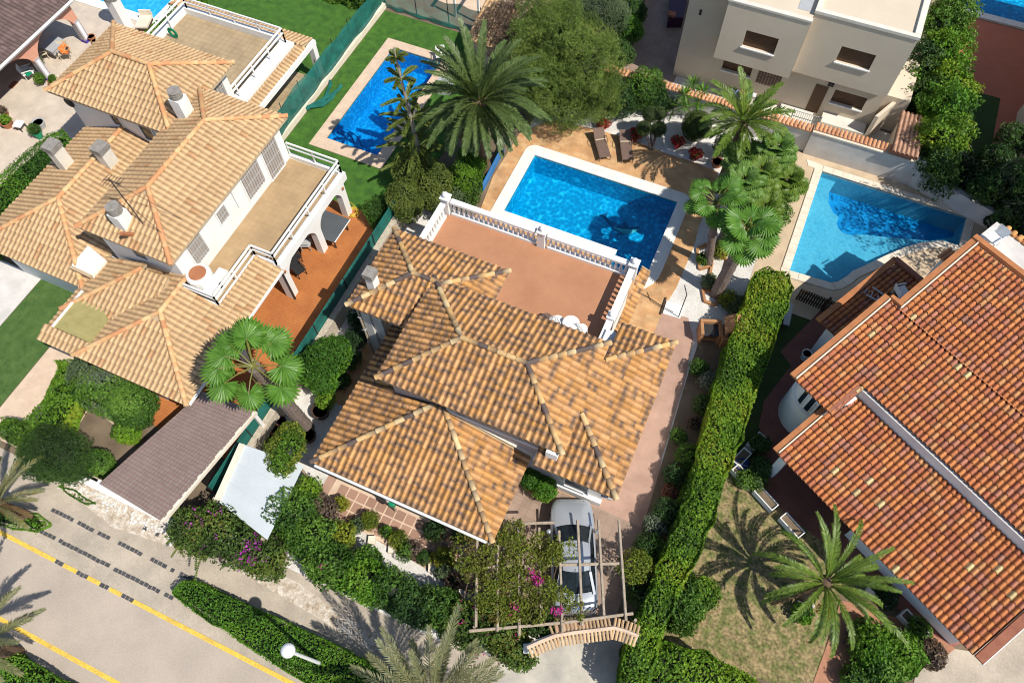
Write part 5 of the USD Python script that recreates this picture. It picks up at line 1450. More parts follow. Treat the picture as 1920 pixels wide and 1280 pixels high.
def strip(xa, xb, za, zb, wa, wb, n=7, crown=0.05, bow=0.10, m=5):
    rows = []
    for i in range(m):
        t = i / (m - 1)
        x, z, w = xa + (xb - xa) * t, za + (zb - za) * t, wa + (wb - wa) * t
        y = np.linspace(-w, w, n)
        rows.append(np.c_[x - bow * np.sign(xb - xa) * 0 - bow * (y / w) ** 2 * np.sign(xa + 0.3), y, z + crown * (1 - (y / w) ** 2)])
    v = np.vstack(rows)
    f = [[i * n + j, i * n + j + 1, (i + 1) * n + j + 1, (i + 1) * n + j] for i in range(m - 1) for j in range(n - 1)]
    return v, f
v, f = strip(1.08, 0.34, 0.955, 1.37, 0.70, 0.575, crown=0.03); car.part('windshield', MB().add(CT(v), f), 'glass_dark', smooth=True)
v, f = strip(-1.60, -0.86, 0.99, 1.385, 0.68, 0.56, crown=0.03); car.part('rear_window', MB().add(CT(v), f), 'glass_dark', smooth=True)
v, f = strip(-0.87, 0.35, 1.387, 1.372, 0.562, 0.578, crown=0.045, bow=0.0, m=7)
v[:, 2] += 0.03 * (1 - ((v[:, 0] + 0.26) / 0.62) ** 2)
v[:, 0] -= 0.10 * (v[:, 1] / 0.57) ** 2 * np.sign(v[:, 0] + 0.26) * (np.abs(v[:, 0] + 0.26) / 0.61)
car.part('roof', MB().add(CT(v), f), 'silver_paint', smooth=True)
for s in (-1, 1):
    q = np.array([(1.0, .80 * s, .93), (0.26, .585 * s, 1.345), (-0.80, .57 * s, 1.36), (-1.50, .78 * s, .96), (-0.3, .81 * s, .94)])
    car.part('side_window', MB().add(CT(q), [[0, 1, 4], [1, 2, 4], [2, 3, 4]]), 'glass_dark')
    car.part('roof_pillar', MB().beam(*CT([(1.08, .745 * s, .95), (0.30, .585 * s, 1.375)]), 0.07, 0.05), 'silver_paint')
    car.part('roof_pillar', MB().beam(*CT([(-1.62, .74 * s, .98), (-0.84, .57 * s, 1.385)]), 0.10, 0.05), 'silver_paint')
    car.part('roof_rail', MB().beam(*CT([(0.30, .592 * s, 1.375), (-0.84, .575 * s, 1.39)]), 0.05, 0.04), 'silver_paint')
    mi = CT([(0.80, 0.98 * s, 0.98)])[0]
    car.part('side_mirror', MB().ball(mi, (0.09, 0.11, 0.07), 2), 'silver_paint', smooth=True)
    car.part('headlight', MB().add(CT(np.array([(2.02, .50 * s, .705), (2.16, .48 * s, .64), (2.08, .72 * s, .60), (1.82, .79 * s, .735)]) + [0, 0, .012]), [[0, 1, 2, 3]] if s > 0 else [[3, 2, 1, 0]]), 'pane_grey')
    car.part('taillight', MB().beam(*CT([(-2.23, .55 * s, .72), (-2.08, .82 * s, .74)]), 0.06, 0.14), 'brick_red')
    for x in (-1.35, 1.38):
        c0 = CT([(x, 0.80 * s, 0.31)])[0]; c1 = CT([(x, 0.915 * s, 0.31)])[0]
        w_ = car.part('wheel', MB().tube([c0, c1], 0.31, 18), 'rubber')
        c2 = CT([(x, 0.925 * s, 0.31)])[0]
        v2, f2, _ = MB().tube([c1, c2], 0.20, 12).arrays(); sub(w_, 'rim', MB().add(v2 - car.loc, f2), 'metal_grey')
car.part('number_plate', MB().beam(*CT([(-2.265, -.26, .56), (-2.265, .26, .56)]), 0.03, 0.11), 'white_paint')
car.part('aerial', MB().tube(CT([(-0.75, 0, 1.45), (-1.0, 0, 1.62)]), 0.008, 4), 'metal_dark')

# ---- wooden pergola over the car
pg = Thing('wooden_pergola', 'weathered pole pergola over the parked car, half grown over by creeper', 'pergola', (-0.8, 5.9, 0))
dirp = np.array([1.5, -3.35])
starts = [(-4.35, 5.85), (-3.65, 6.2), (-2.95, 6.55), (-2.24, 6.9), (-1.50, 7.1), (-1.0, 7.76), (-0.27, 8.08), (0.45, 8.39)]
for k, s_ in enumerate(starts):
    s_ = np.array(s_); e = s_ + dirp * (0.94 + 0.05 * ((k * 7) % 3))
    pg.part('pole', MB().tube([(*s_, 2.50), (*((s_ + e) / 2), 2.49), (*e, 2.46)], 0.055, 6), 'wood_pale')
perp = np.array([0.905, 0.425])
for q0, la, lb in ((np.array([-1.50, 5.72]), -3.4, 2.8), (np.array([-2.1, 7.2]), -2.2, 0.35)):
    a, b = q0 + perp * la, q0 + perp * lb
    pg.part('cross_pole', MB().tube([(*a, 2.39), (*b, 2.39)], 0.06, 6), 'wood_pale')
pg.part('cross_pole', MB().tube([P(880, 1182, 2.39), P(1060, 1166, 2.39), P(1187, 1149, 2.39)], 0.06, 6), 'wood_pale')
for q in ((0.85, 6.85), (2.25, 5.25), (-4.4, 4.4), (-3.0, 2.7), (-3.9, 6.4)):
    pg.part('post', MB().tube([(*q, 0), (*q, 2.4)], 0.06, 6), 'wood_pale')

# ---- sun loungers
def lounger(name, label, head, foot, group):
    h, f_ = np.array(P2(*head, 0.3)), np.array(P2(*foot, 0.3))
    c = (h + f_) / 2; yaw = math.atan2(*(h - f_)[::-1])
    t = Thing(name, label, 'sun lounger', (*c, 0.04), group)
    ca, sa = math.cos(yaw), math.sin(yaw)
    def L(x, y, z): return np.array([c[0] + ca * x - sa * y, c[1] + sa * x + ca * y, 0.04 + z])
    def quadbox(x0, x1, z0, z1, w, th):
        v = [L(x, y, z + d) for d in (0, th) for x, y, z in ((x0, -w, z0), (x1, -w, z1), (x1, w, z1), (x0, w, z0))]
        return MB().add(v, [[0, 1, 5, 4], [1, 2, 6, 5], [2, 3, 7, 6], [3, 0, 4, 7], [3, 2, 1, 0], [4, 5, 6, 7]])
    t.part('bed', quadbox(-0.95, 0.30, 0.34, 0.34, 0.27, 0.025), 'brown_mesh')
    t.part('backrest', quadbox(0.33, 0.88, 0.36, 0.66, 0.27, 0.025), 'brown_mesh')
    t.part('backrest_bar', MB().beam(L(0.31, -0.30, 0.37), L(0.31, 0.30, 0.37), 0.05, 0.04), 'wood_cream')
    for s in (-1, 1):
        t.part('side_rail', MB().beam(L(-1.0, 0.29 * s, 0.335), L(0.45, 0.29 * s, 0.335), 0.035, 0.035), 'brown_mesh')
        t.part('backrest_rail', MB().beam(L(0.31, 0.285 * s, 0.36), L(0.90, 0.285 * s, 0.68), 0.03, 0.03), 'brown_mesh')
        for x in (-0.85, 0.35):
            t.part('leg', MB().tube([L(x - 0.05, 0.29 * s, 0), L(x, 0.29 * s, 0.33)], 0.018, 5), 'brown_mesh')
        t.part('armrest', MB().tube([L(0.45, 0.31 * s, 0.34), L(0.40, 0.33 * s, 0.55), L(0.05, 0.33 * s, 0.56), L(0.0, 0.31 * s, 0.34)], 0.018, 5), 'brown_mesh')
    return t
lounger('sun_lounger', 'brown mesh sun lounger nearest the big palm, left one by the pool', (1120, 248), (1135, 297), 'sun loungers by the pool')
lounger('sun_lounger', 'brown mesh sun lounger beside the topiary balls, right one by the pool', (1170, 252), (1177, 301), 'sun loungers by the pool')

# ---- white wire chairs on the roof terrace
def wire_chair(name, label, px, yaw, mat, group):
    q = P(*px, 3.65)
    t = Thing(name, label, 'chair', (q[0], q[1], 3.205), group)
    x, y, z = q[0], q[1], 3.205
    ca, sa = math.cos(yaw), math.sin(yaw)
    def L(u, v, w): return np.array([x + ca * u - sa * v, y + sa * u + ca * v, z + w])
    th = np.linspace(0, 2 * math.pi, 17)
    t.part('seat', MB().hexa([L(0.24 * math.cos(a), 0.24 * math.sin(a), 0)[:2] for a in th[:-1]], z + 0.42, z + 0.46), mat)
    t.part('back_ring', MB().tube([L(0.27 * math.cos(a), 0.22 - 0.06 * math.sin(a), 0.66 + 0.27 * math.sin(a)) for a in th], 0.025, 5, cap=False), mat)
    for a in np.linspace(0, math.pi, 9):
        t.part('spoke', MB().beam(L(0, 0.24, 0.50), L(0.26 * math.cos(a), 0.22 - 0.06 * math.sin(a), 0.66 + 0.26 * math.sin(a)), 0.02, 0.015), mat)
    for u in (-1, 1):
        for v in (-1, 1):
            t.part('leg', MB().tube([L(0.2 * u, 0.2 * v, 0), L(0.15 * u, 0.15 * v, 0.43)], 0.018, 5), mat)
    return t
wire_chair('wire_chair', 'brown wire chair with a round back, leftmost behind the ridge of the villa roof', (1025, 596), 2.9, 'brown_mesh', None)
wire_chair('wire_chair', 'white wire chair with a fan of spokes standing upright on the terracotta roof terrace', (1046, 600), 2.9, 'white_paint', None)
wire_chair('wire_chair', 'white wire chair with round back nearest the terrace balustrade shadow', (1091, 616), 2.7, 'white_paint', None)
q = P(1070, 612, 3.6)
t = Thing('garden_table', 'small round white table between the wire chairs on the roof terrace', 'table', (q[0], q[1], 3.205))
t.part('table_top', MB().lathe(q[0], q[1], [(0.36, 3.88), (0.36, 3.92)], 18), 'white_paint'); t.part('leg', MB().tube([(q[0], q[1], 3.2), (q[0], q[1], 3.88)], 0.03, 6), 'white_paint'); t.part('foot', MB().lathe(q[0], q[1], [(0.2, 3.205), (0.06, 3.25)], 10), 'white_paint')

# ---- street lamp
G = P(540, 1219, 5.0)
lp = Thing('street_lamp', 'street lamp with a white globe on a pale pole standing in the street hedge', 'street lamp', (G[0], G[1], 0))
lp.part('pole', MB().tube([(G[0], G[1], 0), (G[0], G[1], 4.75)], [0.075, 0.055], 8), 'globe_white')
lp.part('globe', MB().ball(G, 0.235, 3), 'globe_white', smooth=True)
lp.part('collar', MB().lathe(G[0], G[1], [(0.09, 4.68), (0.13, 4.80)], 10), 'metal_grey')

# ---- barbecue of ochre brick
bq = Thing('barbecue', 'ochre brick barbecue with a hooded oven beside the long hedge', 'barbecue', (1.9, 18.6, 0))
c0 = np.array(P2(1370, 640, 0)); yw_ = math.radians(20)
bq.part('base', MB().obox(c0[0], c0[1], 0.0, 0.85, 1.15, 0.8, yw_), 'brick_ochre')
bq.part('hood', MB().obox(c0[0], c0[1] + 0.12, 0.86, 1.35, 1.05, 0.62, yw_), 'brick_ochre')
def wedge(m, cx, cy, z0, z1, lx, ly, lx2, ly2, yaw):
    ca, sa = math.cos(yaw), math.sin(yaw)
    def ring(a, b, z): return [[cx + ca * sx * a / 2 - sa * sy * b / 2, cy + sa * sx * a / 2 + ca * sy * b / 2, z] for sx, sy in ((-1, -1), (1, -1), (1, 1), (-1, 1))]
    return m.add(ring(lx, ly, z0) + ring(lx2, ly2, z1), [[0, 1, 5, 4], [1, 2, 6, 5], [2, 3, 7, 6], [3, 0, 4, 7], [4, 5, 6, 7], [3, 2, 1, 0]])
bq.part('roof', wedge(MB(), c0[0], c0[1] + 0.1, 1.35, 1.75, 1.25, 0.85, 0.35, 0.8, yw_), 'brick_ochre')
bq.part('opening', MB().obox(c0[0] - 0.05 + 0.14, c0[1] - 0.32 + 0.1, 0.9, 1.3, 0.8, 0.12, yw_), 'metal_dark')
c1 = np.array(P2(1326, 632, 0)); 
for sgn in (-1, 1):
    bq.part('side_wall', MB().obox(c1[0] + 0.42 * sgn * math.cos(yw_), c1[1] + 0.42 * sgn * math.sin(yw_), 0, 0.95, 0.14, 0.75, yw_), 'brick_ochre')
bq.part('worktop', MB().obox(c1[0], c1[1], 0.75, 0.80, 0.72, 0.75, yw_), 'metal_dark')
bq.part('back_wall', MB().obox(c1[0] - 0.33 * math.sin(yw_), c1[1] + 0.33 * math.cos(yw_), 0, 1.0, 0.98, 0.14, yw_), 'brick_ochre')
bq.part('base', MB().obox(c1[0], c1[1] + 0.05, 0, 0.30, 0.7, 0.55, yw_), 'brick_ochre')

# ---- outdoor shower tray
st_ = Thing('shower_tray', 'white square shower tray with a thin dark pipe at the edge of the pool deck', 'shower', (*P2(1262, 582), 0))
a = [P2(1240, 570), P2(1265, 570), P2(1287, 583), P2(1270, 597)]
q = P2(1262, 582)
st_.part('tray', MB().obox(q[0], q[1], 0.0, 0.10, 0.85, 0.75, 0.05), 'white_paint')
st_.part('pipe', MB().tube([(q[0] + 0.35, q[1] - 0.3, 0), (q[0] + 0.35, q[1] - 0.3, 2.1), (q[0] + 0.1, q[1] + 0.1, 2.2)], 0.025, 5), 'metal_dark')
st_.part('wooden_edge', MB().obox(q[0] - 0.5, q[1], 0.0, 0.14, 0.06, 1.0, 0.05), 'wood_dark')
m = MB().tube([P(1198, 548, 0.07), P(1215, 557, 0.07), P(1237, 571, 0.07), P(1262, 585, 0.12)], 0.018, 4)
single('garden_hose', m, 'metal_dark', 'thin dark hose lying across the orange deck to the shower tray', 'hose')
m = MB(); g_ = rng(2); cen = P(662, 399, 0.1)
th = np.linspace(0, 2 * math.pi * 5, 90)
m.tube(np.c_[cen[0] + (0.24 + 0.08 * np.sin(th * 0.37)) * np.cos(th) + 0.05 * np.sin(th * 0.21), cen[1] + (0.26 + 0.08 * np.cos(th * 0.29)) * np.sin(th), 0.11 + 0.02 * th / 6], 0.016, 4)
m.tube([P(650, 374, 1.0), P(662, 383, 0.3), P(668, 390, 0.12)], 0.016, 4)
single('yellow_hose', m, 'hose_yellow', 'coil of yellow garden hose at the foot of the last arcade pier', 'hose')
cen = P(323, 67, 3.25)
m = MB()
for r in (0.30, 0.25, 0.20, 0.15):
    m.tube([(cen[0] + r * math.cos(a), cen[1] + 0.1, 3.35 + r * math.sin(a)) for a in np.linspace(0, 2 * math.pi, 18)], 0.03, 4, cap=False)
single('green_hose', m, 'plastic_green', 'round coil of green hose hanging on the parapet of the back roof terrace', 'hose')
q = P(735, 943, 1.2)
wc = Thing('watering_can', 'green watering can and white pipe at the front eave of the villa', 'watering can', (q[0], q[1], 0.05))
wc.part('can', MB().lathe(q[0], q[1], [(0.14, 1.0), (0.16, 1.3), (0.10, 1.36)], 12), 'plastic_green'); wc.part('pipe', MB().tube([(q[0] - 0.55, q[1] + 0.1, 1.45), (q[0] - 0.1, q[1], 1.32)], 0.05, 6), 'white_paint'); wc.part('stand', MB().tube([(q[0], q[1], 0.04), (q[0], q[1], 1.0)], 0.05, 6), 'wood_pale')

# ---- pots
def pot(name, label, px, r, h, mat, z=0.02, group=None, soil=True, cat='plant pot'):
    q = P2(*px, z + h)
    t = Thing(name, label, cat, (q[0], q[1], z), group)
    t.part('pot', MB().lathe(q[0], q[1], [(r * 0.7, z), (r * 0.95, z + h * 0.85), (r, z + h * 0.87), (r, z + h), (r * 0.86, z + h), (r * 0.84, z + h * 0.9)], 16), mat, smooth=30)
    if soil:
        t.part('soil', MB().lathe(q[0], q[1], [(r * 0.84, z + h * 0.85), (r * 0.8, z + h * 0.9)], 12), 'earth')
    return t
pot('plant_pot', 'big dark round pot in the shade left of the front roof corner', (600, 768), 0.42, 0.5, 'wood_dark')
pot('plant_pot', 'dark round pot beside the foot of the leaning fan palm', (577, 815), 0.36, 0.4, 'wood_dark')
pot('plant_pot', 'glazed purple pot topmost of the pots by the white canopy', (527, 788), 0.22, 0.42, 'purple_pot')
pot('plant_pot', 'terracotta pot with pale rim in the middle of the pots by the white canopy', (513, 803), 0.24, 0.36, 'terracotta')
pot('plant_pot', 'terracotta pot lowest of the pots by the white canopy', (501, 820), 0.26, 0.36, 'terracotta')
single('door_mat', MB().hexa([P2(480, 790), P2(497, 782), P2(515, 800), P2(495, 815), P2(478, 812)], 0.03, 0.045), 'louvre_taupe', 'grey mat beside the terracotta pots', 'mat')

# ---- white planters along the red paving
def planter(label, px, L, yaw, group=None, z=0.04, plants=False):
    q = P2(*px, 0.4)
    t = Thing('planter', label, 'planter', (q[0], q[1], z), group)
    for s in (-1, 1):
        ca, sa = math.cos(yaw), math.sin(yaw)
        t.part('side', MB().obox(q[0] - sa * 0.19 * s, q[1] + ca * 0.19 * s, z, z + 0.38, L, 0.04, yaw), 'white_paint')
        t.part('end', MB().obox(q[0] + ca * (L / 2 - 0.02) * s, q[1] + sa * (L / 2 - 0.02) * s, z, z + 0.38, 0.04, 0.34, yaw), 'white_paint')
    t.part('soil', MB().obox(q[0], q[1], z + 0.22, z + 0.30, L - 0.08, 0.34, yaw), 'earth')
    return q
ang = lambda p, q: math.atan2(*(P2(*q, .4) - P2(*p, .4))[::-1])
PLT = [('white trough planter furthest up the red paving, by the hedge', (1419, 826), 0.85, ang((1408, 836), (1430, 815))), ('white trough planter left of the blue tub', (1391, 856), 0.85, ang((1380, 868), (1402, 845))),
       ('white trough planter overgrown with green, below the blue tub', (1395, 892), 1.05, ang((1382, 878), (1411, 909))), ('empty white trough planter in the middle of the row by the dry lawn', (1437, 933), 1.05, ang((1422, 917), (1453, 951))),
       ('white trough planter nearest the date palm crown', (1486, 984), 1.05, ang((1470, 966), (1502, 1001))), ('white trough planter against the wall behind the palm fronds', (1655, 1112), 1.0, ang((1642, 1098), (1680, 1128))),
       ('white trough planter with a shrub near the lower house corner', (1716, 1170), 1.15, ang((1697, 1152), (1732, 1190)))]
PLQ = [planter(*a) for a in PLT]
q = P2(1392, 872, 0.3)
t = Thing('blue_tub', 'round dark blue tub between the white planters', 'tub', (q[0], q[1], 0.04))
t.part('tub', MB().lathe(q[0], q[1], [(0.26, 0.04), (0.31, 0.40), (0.27, 0.40), (0.25, 0.32)], 20), 'bucket_blue', smooth=30)
t.part('handle', MB().tube([(q[0] - 0.3, q[1], 0.38), (q[0], q[1] - 0.02, 0.43), (q[0] + 0.3, q[1], 0.38)], 0.012, 4), 'metal_grey')
q = P2(1516, 660, 0.4)
pot('plant_pot', 'white round pot with a green plant by the door of the red roofed house', (1514, 662), 0.24, 0.5, 'white_paint')
single('grey_bench', MB().obox(*P2(1478, 588, 0.6), 0.5, 0.6, 0.3, 1.2, 0.1).obox(*P2(1478, 588, 0.3), 0.0, 0.5, 0.22, 1.0, 0.1), 'metal_grey', 'pale grey box bench tucked behind the end of the hedge', 'bench')
# ---- table tennis table and bistro set under the arcade
q = P2(616, 418, 0.75)
t = Thing('table_tennis_table', 'dark blue grey table tennis table half under the arcade', 'table', (q[0], q[1], 0.08))
c_ = np.array([-17.75, 16.95])
t.part('table_top', MB().box(-18.6, -17.1, 16.25, 17.8, 0.80, 0.84), 'metal_dark' if False else 'pane_grey')
t.part('border', MB().box(-17.13, -17.08, 16.25, 17.8, 0.845, 0.85), 'white_paint')
for x, y in ((-18.4, 16.4), (-17.3, 16.4), (-18.4, 17.6), (-17.3, 17.6)):
    t.part('leg', MB().box(x - 0.03, x + 0.03, y - 0.03, y + 0.03, 0.08, 0.8), 'metal_dark')
plastic_chair('bistro_chair', 'dark bistro chair on the orange patio inside the first arch', *P2(560, 505, 0.5), 0.08, 1.2, mat='metal_dark')
plastic_chair('bistro_chair', 'dark bistro chair further back in the shade of the first arch', *P2(553, 480, 0.5), 0.08, -0.6, mat='metal_dark')
plastic_chair('bistro_chair', 'pale wire chair behind the middle arcade pier', *P2(573, 455, 0.5), 0.08, 2.0, mat='metal_grey')

# ---- corner plot furniture
q = P2(98, 84, 0.75)
dt = Thing('dining_table', 'garden table under a grey cloth in front of the salmon porch', 'table', (q[0], q[1], 0.02))
dt.part('cloth', MB().hexa([P2(75, 88, .75), P2(98, 64, .75), P2(122, 76, .75), P2(98, 99, .75)], 0.72, 0.76), 'metal_grey')
dt.part('cloth_hang', MB().hexa([P2(76, 88, .72), P2(98, 65, .72), P2(121, 76, .72), P2(98, 98, .72)], 0.45, 0.719), 'metal_grey')
for a in ((80, 90), (98, 70), (117, 78), (98, 95)):
    p = P2(*a, 0.6); dt.part('leg', MB().box(p[0] - 0.03, p[0] + 0.03, p[1] - 0.03, p[1] + 0.03, 0.02, 0.5), 'wood_cream')
plastic_chair('wooden_chair', 'pale wooden armchair on the left of the grey clothed table', *P2(78, 99, 0.4), 0.02, 2.4, mat='wood_cream', w=0.6)
plastic_chair('wooden_chair', 'pale wooden armchair under the orange blanket', *P2(120, 98, 0.4), 0.02, 0.6, mat='wood_cream', w=0.6)
plastic_chair('wooden_chair', 'wooden armchair behind the grey clothed table by the arch', *P2(66, 90, 0.4), 0.02, 2.4, mat='wood_cream', w=0.6)
g_ = rng(77)
bl = MB()
nx = 9
v = []; c = []
A_, B_, C_, D_ = P(108, 92, 0.9), P(120, 80, 0.95), P(134, 95, 0.8), P(120, 106, 0.5)
for i in range(nx):
    for j in range(nx):
        s, u = i / (nx - 1), j / (nx - 1)
        p = (A_ * (1 - s) + B_ * s) * (1 - u) + (D_ * (1 - s) + C_ * s) * u
        v.append(p + [0, 0, 0.08 * math.sin(s * 9) * u + 0.05]); n_ = meshkit.noise([i * 0.9, j * 0.9, 3])
        c.append((0.62, 0.15, 0.02) if n_ > 0.45 else ((0.03, 0.02, 0.03) if n_ < 0.25 else (0.55, 0.30, 0.14)))
f = [[i * nx + j, (i + 1) * nx + j, (i + 1) * nx + j + 1, i * nx + j + 1] for i in range(nx - 1) for j in range(nx - 1)]
v = np.array(v); bl.add(v, f).c.append(np.array(c))
single('blanket', bl, 'tinted', 'orange and black patterned blanket thrown over the armchair', 'blanket')
plastic_chair('white_chair', 'white garden chair with a lime cushion by the salmon house', *P2(53, 135, 0.4), 0.02, 2.4, w=0.6)
single('cushion', MB().hexa([P2(46, 137, .5), P2(54, 131, .5), P2(60, 137, .5), P2(51, 144, .5)], 0.47, 0.56), 'hose_yellow' if False else 'plastic_green', 'lime green cushion on the white chair', 'cushion')
single('side_table', MB().hexa([P2(38, 128, .5), P2(48, 120, .5), P2(56, 128, .5), P2(46, 137, .5)], 0.46, 0.50).box(*(lambda p: (p[0] - 0.2, p[0] + 0.2, p[1] - 0.2, p[1] + 0.2))(P2(47, 129, .4)), 0.02, 0.46), 'white_paint', 'low white table beside the lime cushion', 'table')
single('rug', MB().hexa([P2(15, 165), P2(26, 152), P2(36, 155), P2(24, 168)], 0.02, 0.035), 'brick_red', 'small red patterned mat on the pale paving', 'mat')
t = Thing('stool', 'white square stool standing alone on the pale paving', 'stool', (*P2(34, 234, .4), 0.02))
p = P2(34, 232, .42); t.part('seat', MB().obox(*p, 0.38, 0.42, 0.5, 0.5, 0.2), 'white_paint')
for sx in (-1, 1):
    for sy in (-1, 1):
        t.part('leg', MB().box(p[0] + 0.19 * sx - 0.02, p[0] + 0.19 * sx + 0.02, p[1] + 0.19 * sy - 0.02, p[1] + 0.19 * sy + 0.02, 0.02, 0.38), 'metal_dark')
pot('plant_pot', 'grey bowl pot at the end of the clipped left hedge', (70, 229), 0.36, 0.4, 'metal_grey')
pot('plant_pot', 'teal pot half hidden behind the clipped left hedge', (68, 248), 0.24, 0.4, 'plastic_green')
pot('plant_pot', 'terracotta pot right of the further salmon column', (170, 68), 0.24, 0.3, 'terracotta')
pot('plant_pot', 'small terracotta pot below the further salmon column', (176, 76), 0.18, 0.25, 'terracotta')
pot('plant_pot', 'terracotta pot beside the nearer salmon column foot', (98, 151), 0.30, 0.35, 'terracotta')
pot('plant_pot', 'clay bowl with a shrub at the left picture edge', (10, 228), 0.34, 0.35, 'terracotta')
pot('plant_pot', 'terracotta pot with white flowers at the left picture edge', (4, 208), 0.26, 0.35, 'terracotta')
q = P2(228, 32, 1.0)
gc = Thing('garden_chimney', 'white garden chimney with a grey woven top at the edge of the corner pool', 'chimney', (q[0], q[1], 0))
q0 = P2(237, 50, 0.05)
gc.part('shaft', MB().obox(q0[0], q0[1], 0, 2.0, 0.62, 0.6, 0), 'white_wall'); gc.part('cap', MB().lathe(q0[0], q0[1], [(0.40, 2.0), (0.46, 2.2), (0.44, 2.7), (0.36, 2.85)], 10), 'grey_stone')
q = P2(269, 39, 0.4)
lb = Thing('pool_lounger', 'pale padded lounger at the corner of the turquoise pool', 'lounger', (q[0], q[1], 0.02))
lb.part('bed', MB().obox(q[0], q[1], 0.28, 0.40, 0.75, 1.1, 0.35), 'coping_cream'); lb.part('frame', MB().obox(q[0], q[1], 0.02, 0.28, 0.65, 1.0, 0.35), 'wood_dark'); lb.part('backrest', MB().obox(q[0] - 0.15, q[1] + 0.5, 0.40, 0.75, 0.75, 0.10, 0.35), 'coping_cream')

# ---- things round the narrow pool and behind
q = P2(835, 158, 0.4)
single('white_box', MB().obox(q[0], q[1], 0.0, 0.55, 0.8, 0.9, 0.3), 'metal_grey', 'pale grey box beside the narrow pool under the big palm', 'box')
q = P2(826, 103, 0.5)
plastic_chair('white_chair', 'white plastic chair at the far corner of the narrow pool', q[0], q[1], 0.02, 0.5)
m = MB()
for k in range(6):
    a = P(900 + k * 5, 385 - k * 16, 0.45); b = P(905 + k * 5, 369 - k * 16, 0.45)
    m.beam(a, b, 0.07, 0.5)
single('blue_barrier', MB().beam(P(905, 352, 0.3), P(945, 275, 0.3), 0.05, 0.62), 'blue_rail', 'low blue panel fence along the gravel by the pool deck', 'fence')
q = P2(665, 60, 0.4)
bn = Thing('bench', 'dark wooden bench on the back lawn behind the netting', 'bench', (q[0], q[1], 0.02))
for k in range(4):
    bn.part('slat', MB().beam(P(645 + k * 2, 70 + k * 2, 0.45), P(668 + k * 2, 54 + k * 2, 0.45), 0.09, 0.04), 'wood_dark')
for a in ((648, 74), (670, 58)):
    p = P2(*a, .3); bn.part('leg', MB().box(p[0] - 0.05, p[0] + 0.05, p[1] - 0.2, p[1] + 0.2, 0.02, 0.43), 'wood_dark')
q = P2(1268, 15, 0.5)
cd = Thing('covered_furniture', 'dark covered furniture on the brownish yard beside the beige house', 'furniture', (q[0], q[1], 0.03))
cd.part('cover', MB().hexa([P2(1252, 40, .5), P2(1258, -12, .5), P2(1290, -12, .5), P2(1280, 40, .5)], 0.03, 0.75), 'purple_pot'); cd.part('cushion', MB().hexa([P2(1250, 38, .5), P2(1252, 30, .5), P2(1266, 34, .5), P2(1264, 42, .5)], 0.76, 0.9), 'brick_red')
# laundry airer in front of the beige house
q = P2(1385, 178, 1.0)
la = Thing('laundry_airer', 'airer with white, yellow and green laundry behind the small feather palm', 'airer', (q[0], q[1], 0))
for k, (col, dx) in enumerate((((0.75, 0.75, 0.78), -0.5), ((0.3, 0.35, 0.6), -0.25), ((0.5, 0.3, 0.15), 0.0), ((0.7, 0.6, 0.2), 0.25), ((0.02, 0.5, 0.35), 0.5), ((0.75, 0.7, 0.72), 0.7))):
    la.part('cloth', MB().box(q[0] + dx, q[0] + dx + 0.2, q[1] - 0.25 + 0.1 * (k % 3), q[1] + 0.25, 1.0 + 0.03 * k, 1.05 + 0.03 * k, np.array(col)), 'tinted')
la.part('frame', MB().beam((q[0] - 0.6, q[1], 1.0), (q[0] + 1.0, q[1], 1.0), 0.03, 0.03), 'metal_grey')
for x in (-0.55, 0.95):
    la.part('leg', MB().box(q[0] + x, q[0] + x + 0.03, q[1] - 0.25, q[1] + 0.25, 0.02, 1.0), 'metal_grey')
# raised edging stones of the palm bed and a boulder
single('boulder', MB().ball((*P2(1511, 1130, 0.1), 0.12), (0.34, 0.2, 0.16), 2), 'white_gravel', 'pale boulder at the foot of the date palm', 'stone', smooth=True)
single('drain_cover', MB().hexa([P2(1512, 300), P2(1540, 310), P2(1533, 318), P2(1515, 312)], 0.03, 0.05), 'coping_cream', 'pale square cover beside the triangular pool', 'cover')

# ================================================================== PLANTS
def unit(v):
    return v / np.maximum(np.linalg.norm(v, axis=-1, keepdims=True), 1e-9)
def leaves(mb, p, nrm, size, pal, g, asp=0.5, loose=0.8, freq=0.9, vary=0.35, wts=None, seed=0):
    """leaf shaped quads at points p facing about nrm, coloured from the palette in drifts"""
    n = len(p)
    pal = np.asarray(pal, float)
    nn = unit(nrm + loose * g.normal(size=(n, 3)))
    t = unit(np.cross(nn, g.normal(size=(n, 3))))
    b = np.cross(nn, t)
    s = size * (0.65 + 0.7 * g.random((n, 1)))
    v = np.stack([p - t * s / 2, p + b * s * asp / 2 + nn * s * 0.08, p + t * s / 2, p - b * s * asp / 2 + nn * s * 0.08], 1).reshape(-1, 3)
    i = np.arange(n)[:, None] * 4
    f = np.vstack([i + [0, 1, 2], i + [0, 2, 3]])
    k = np.clip((meshkit.noise(p * freq + seed) * 1.5 - 0.25 + 0.5 * (g.random(n) - 0.5)) * len(pal), 0, len(pal) - 1e-3).astype(int)
    c = pal[k] * (1 + vary * (g.random((n, 1)) - 0.5) * 2)
    mb.add(v, f, np.repeat(np.clip(c, 0, 1), 4, 0))
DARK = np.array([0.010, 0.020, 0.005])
HEDGE = [(0.056, 0.119, 0.014), (0.091, 0.189, 0.014), (0.133, 0.259, 0.0168), (0.182, 0.301, 0.0196), (0.266, 0.315, 0.0252)]
GREEN = [(0.034, 0.085, 0.0136), (0.0595, 0.136, 0.017), (0.0935, 0.1955, 0.0238), (0.1275, 0.238, 0.0306)]
DEEP = [(0.0224, 0.0576, 0.016), (0.0352, 0.088, 0.0224), (0.056, 0.12, 0.0256), (0.08, 0.152, 0.032)]
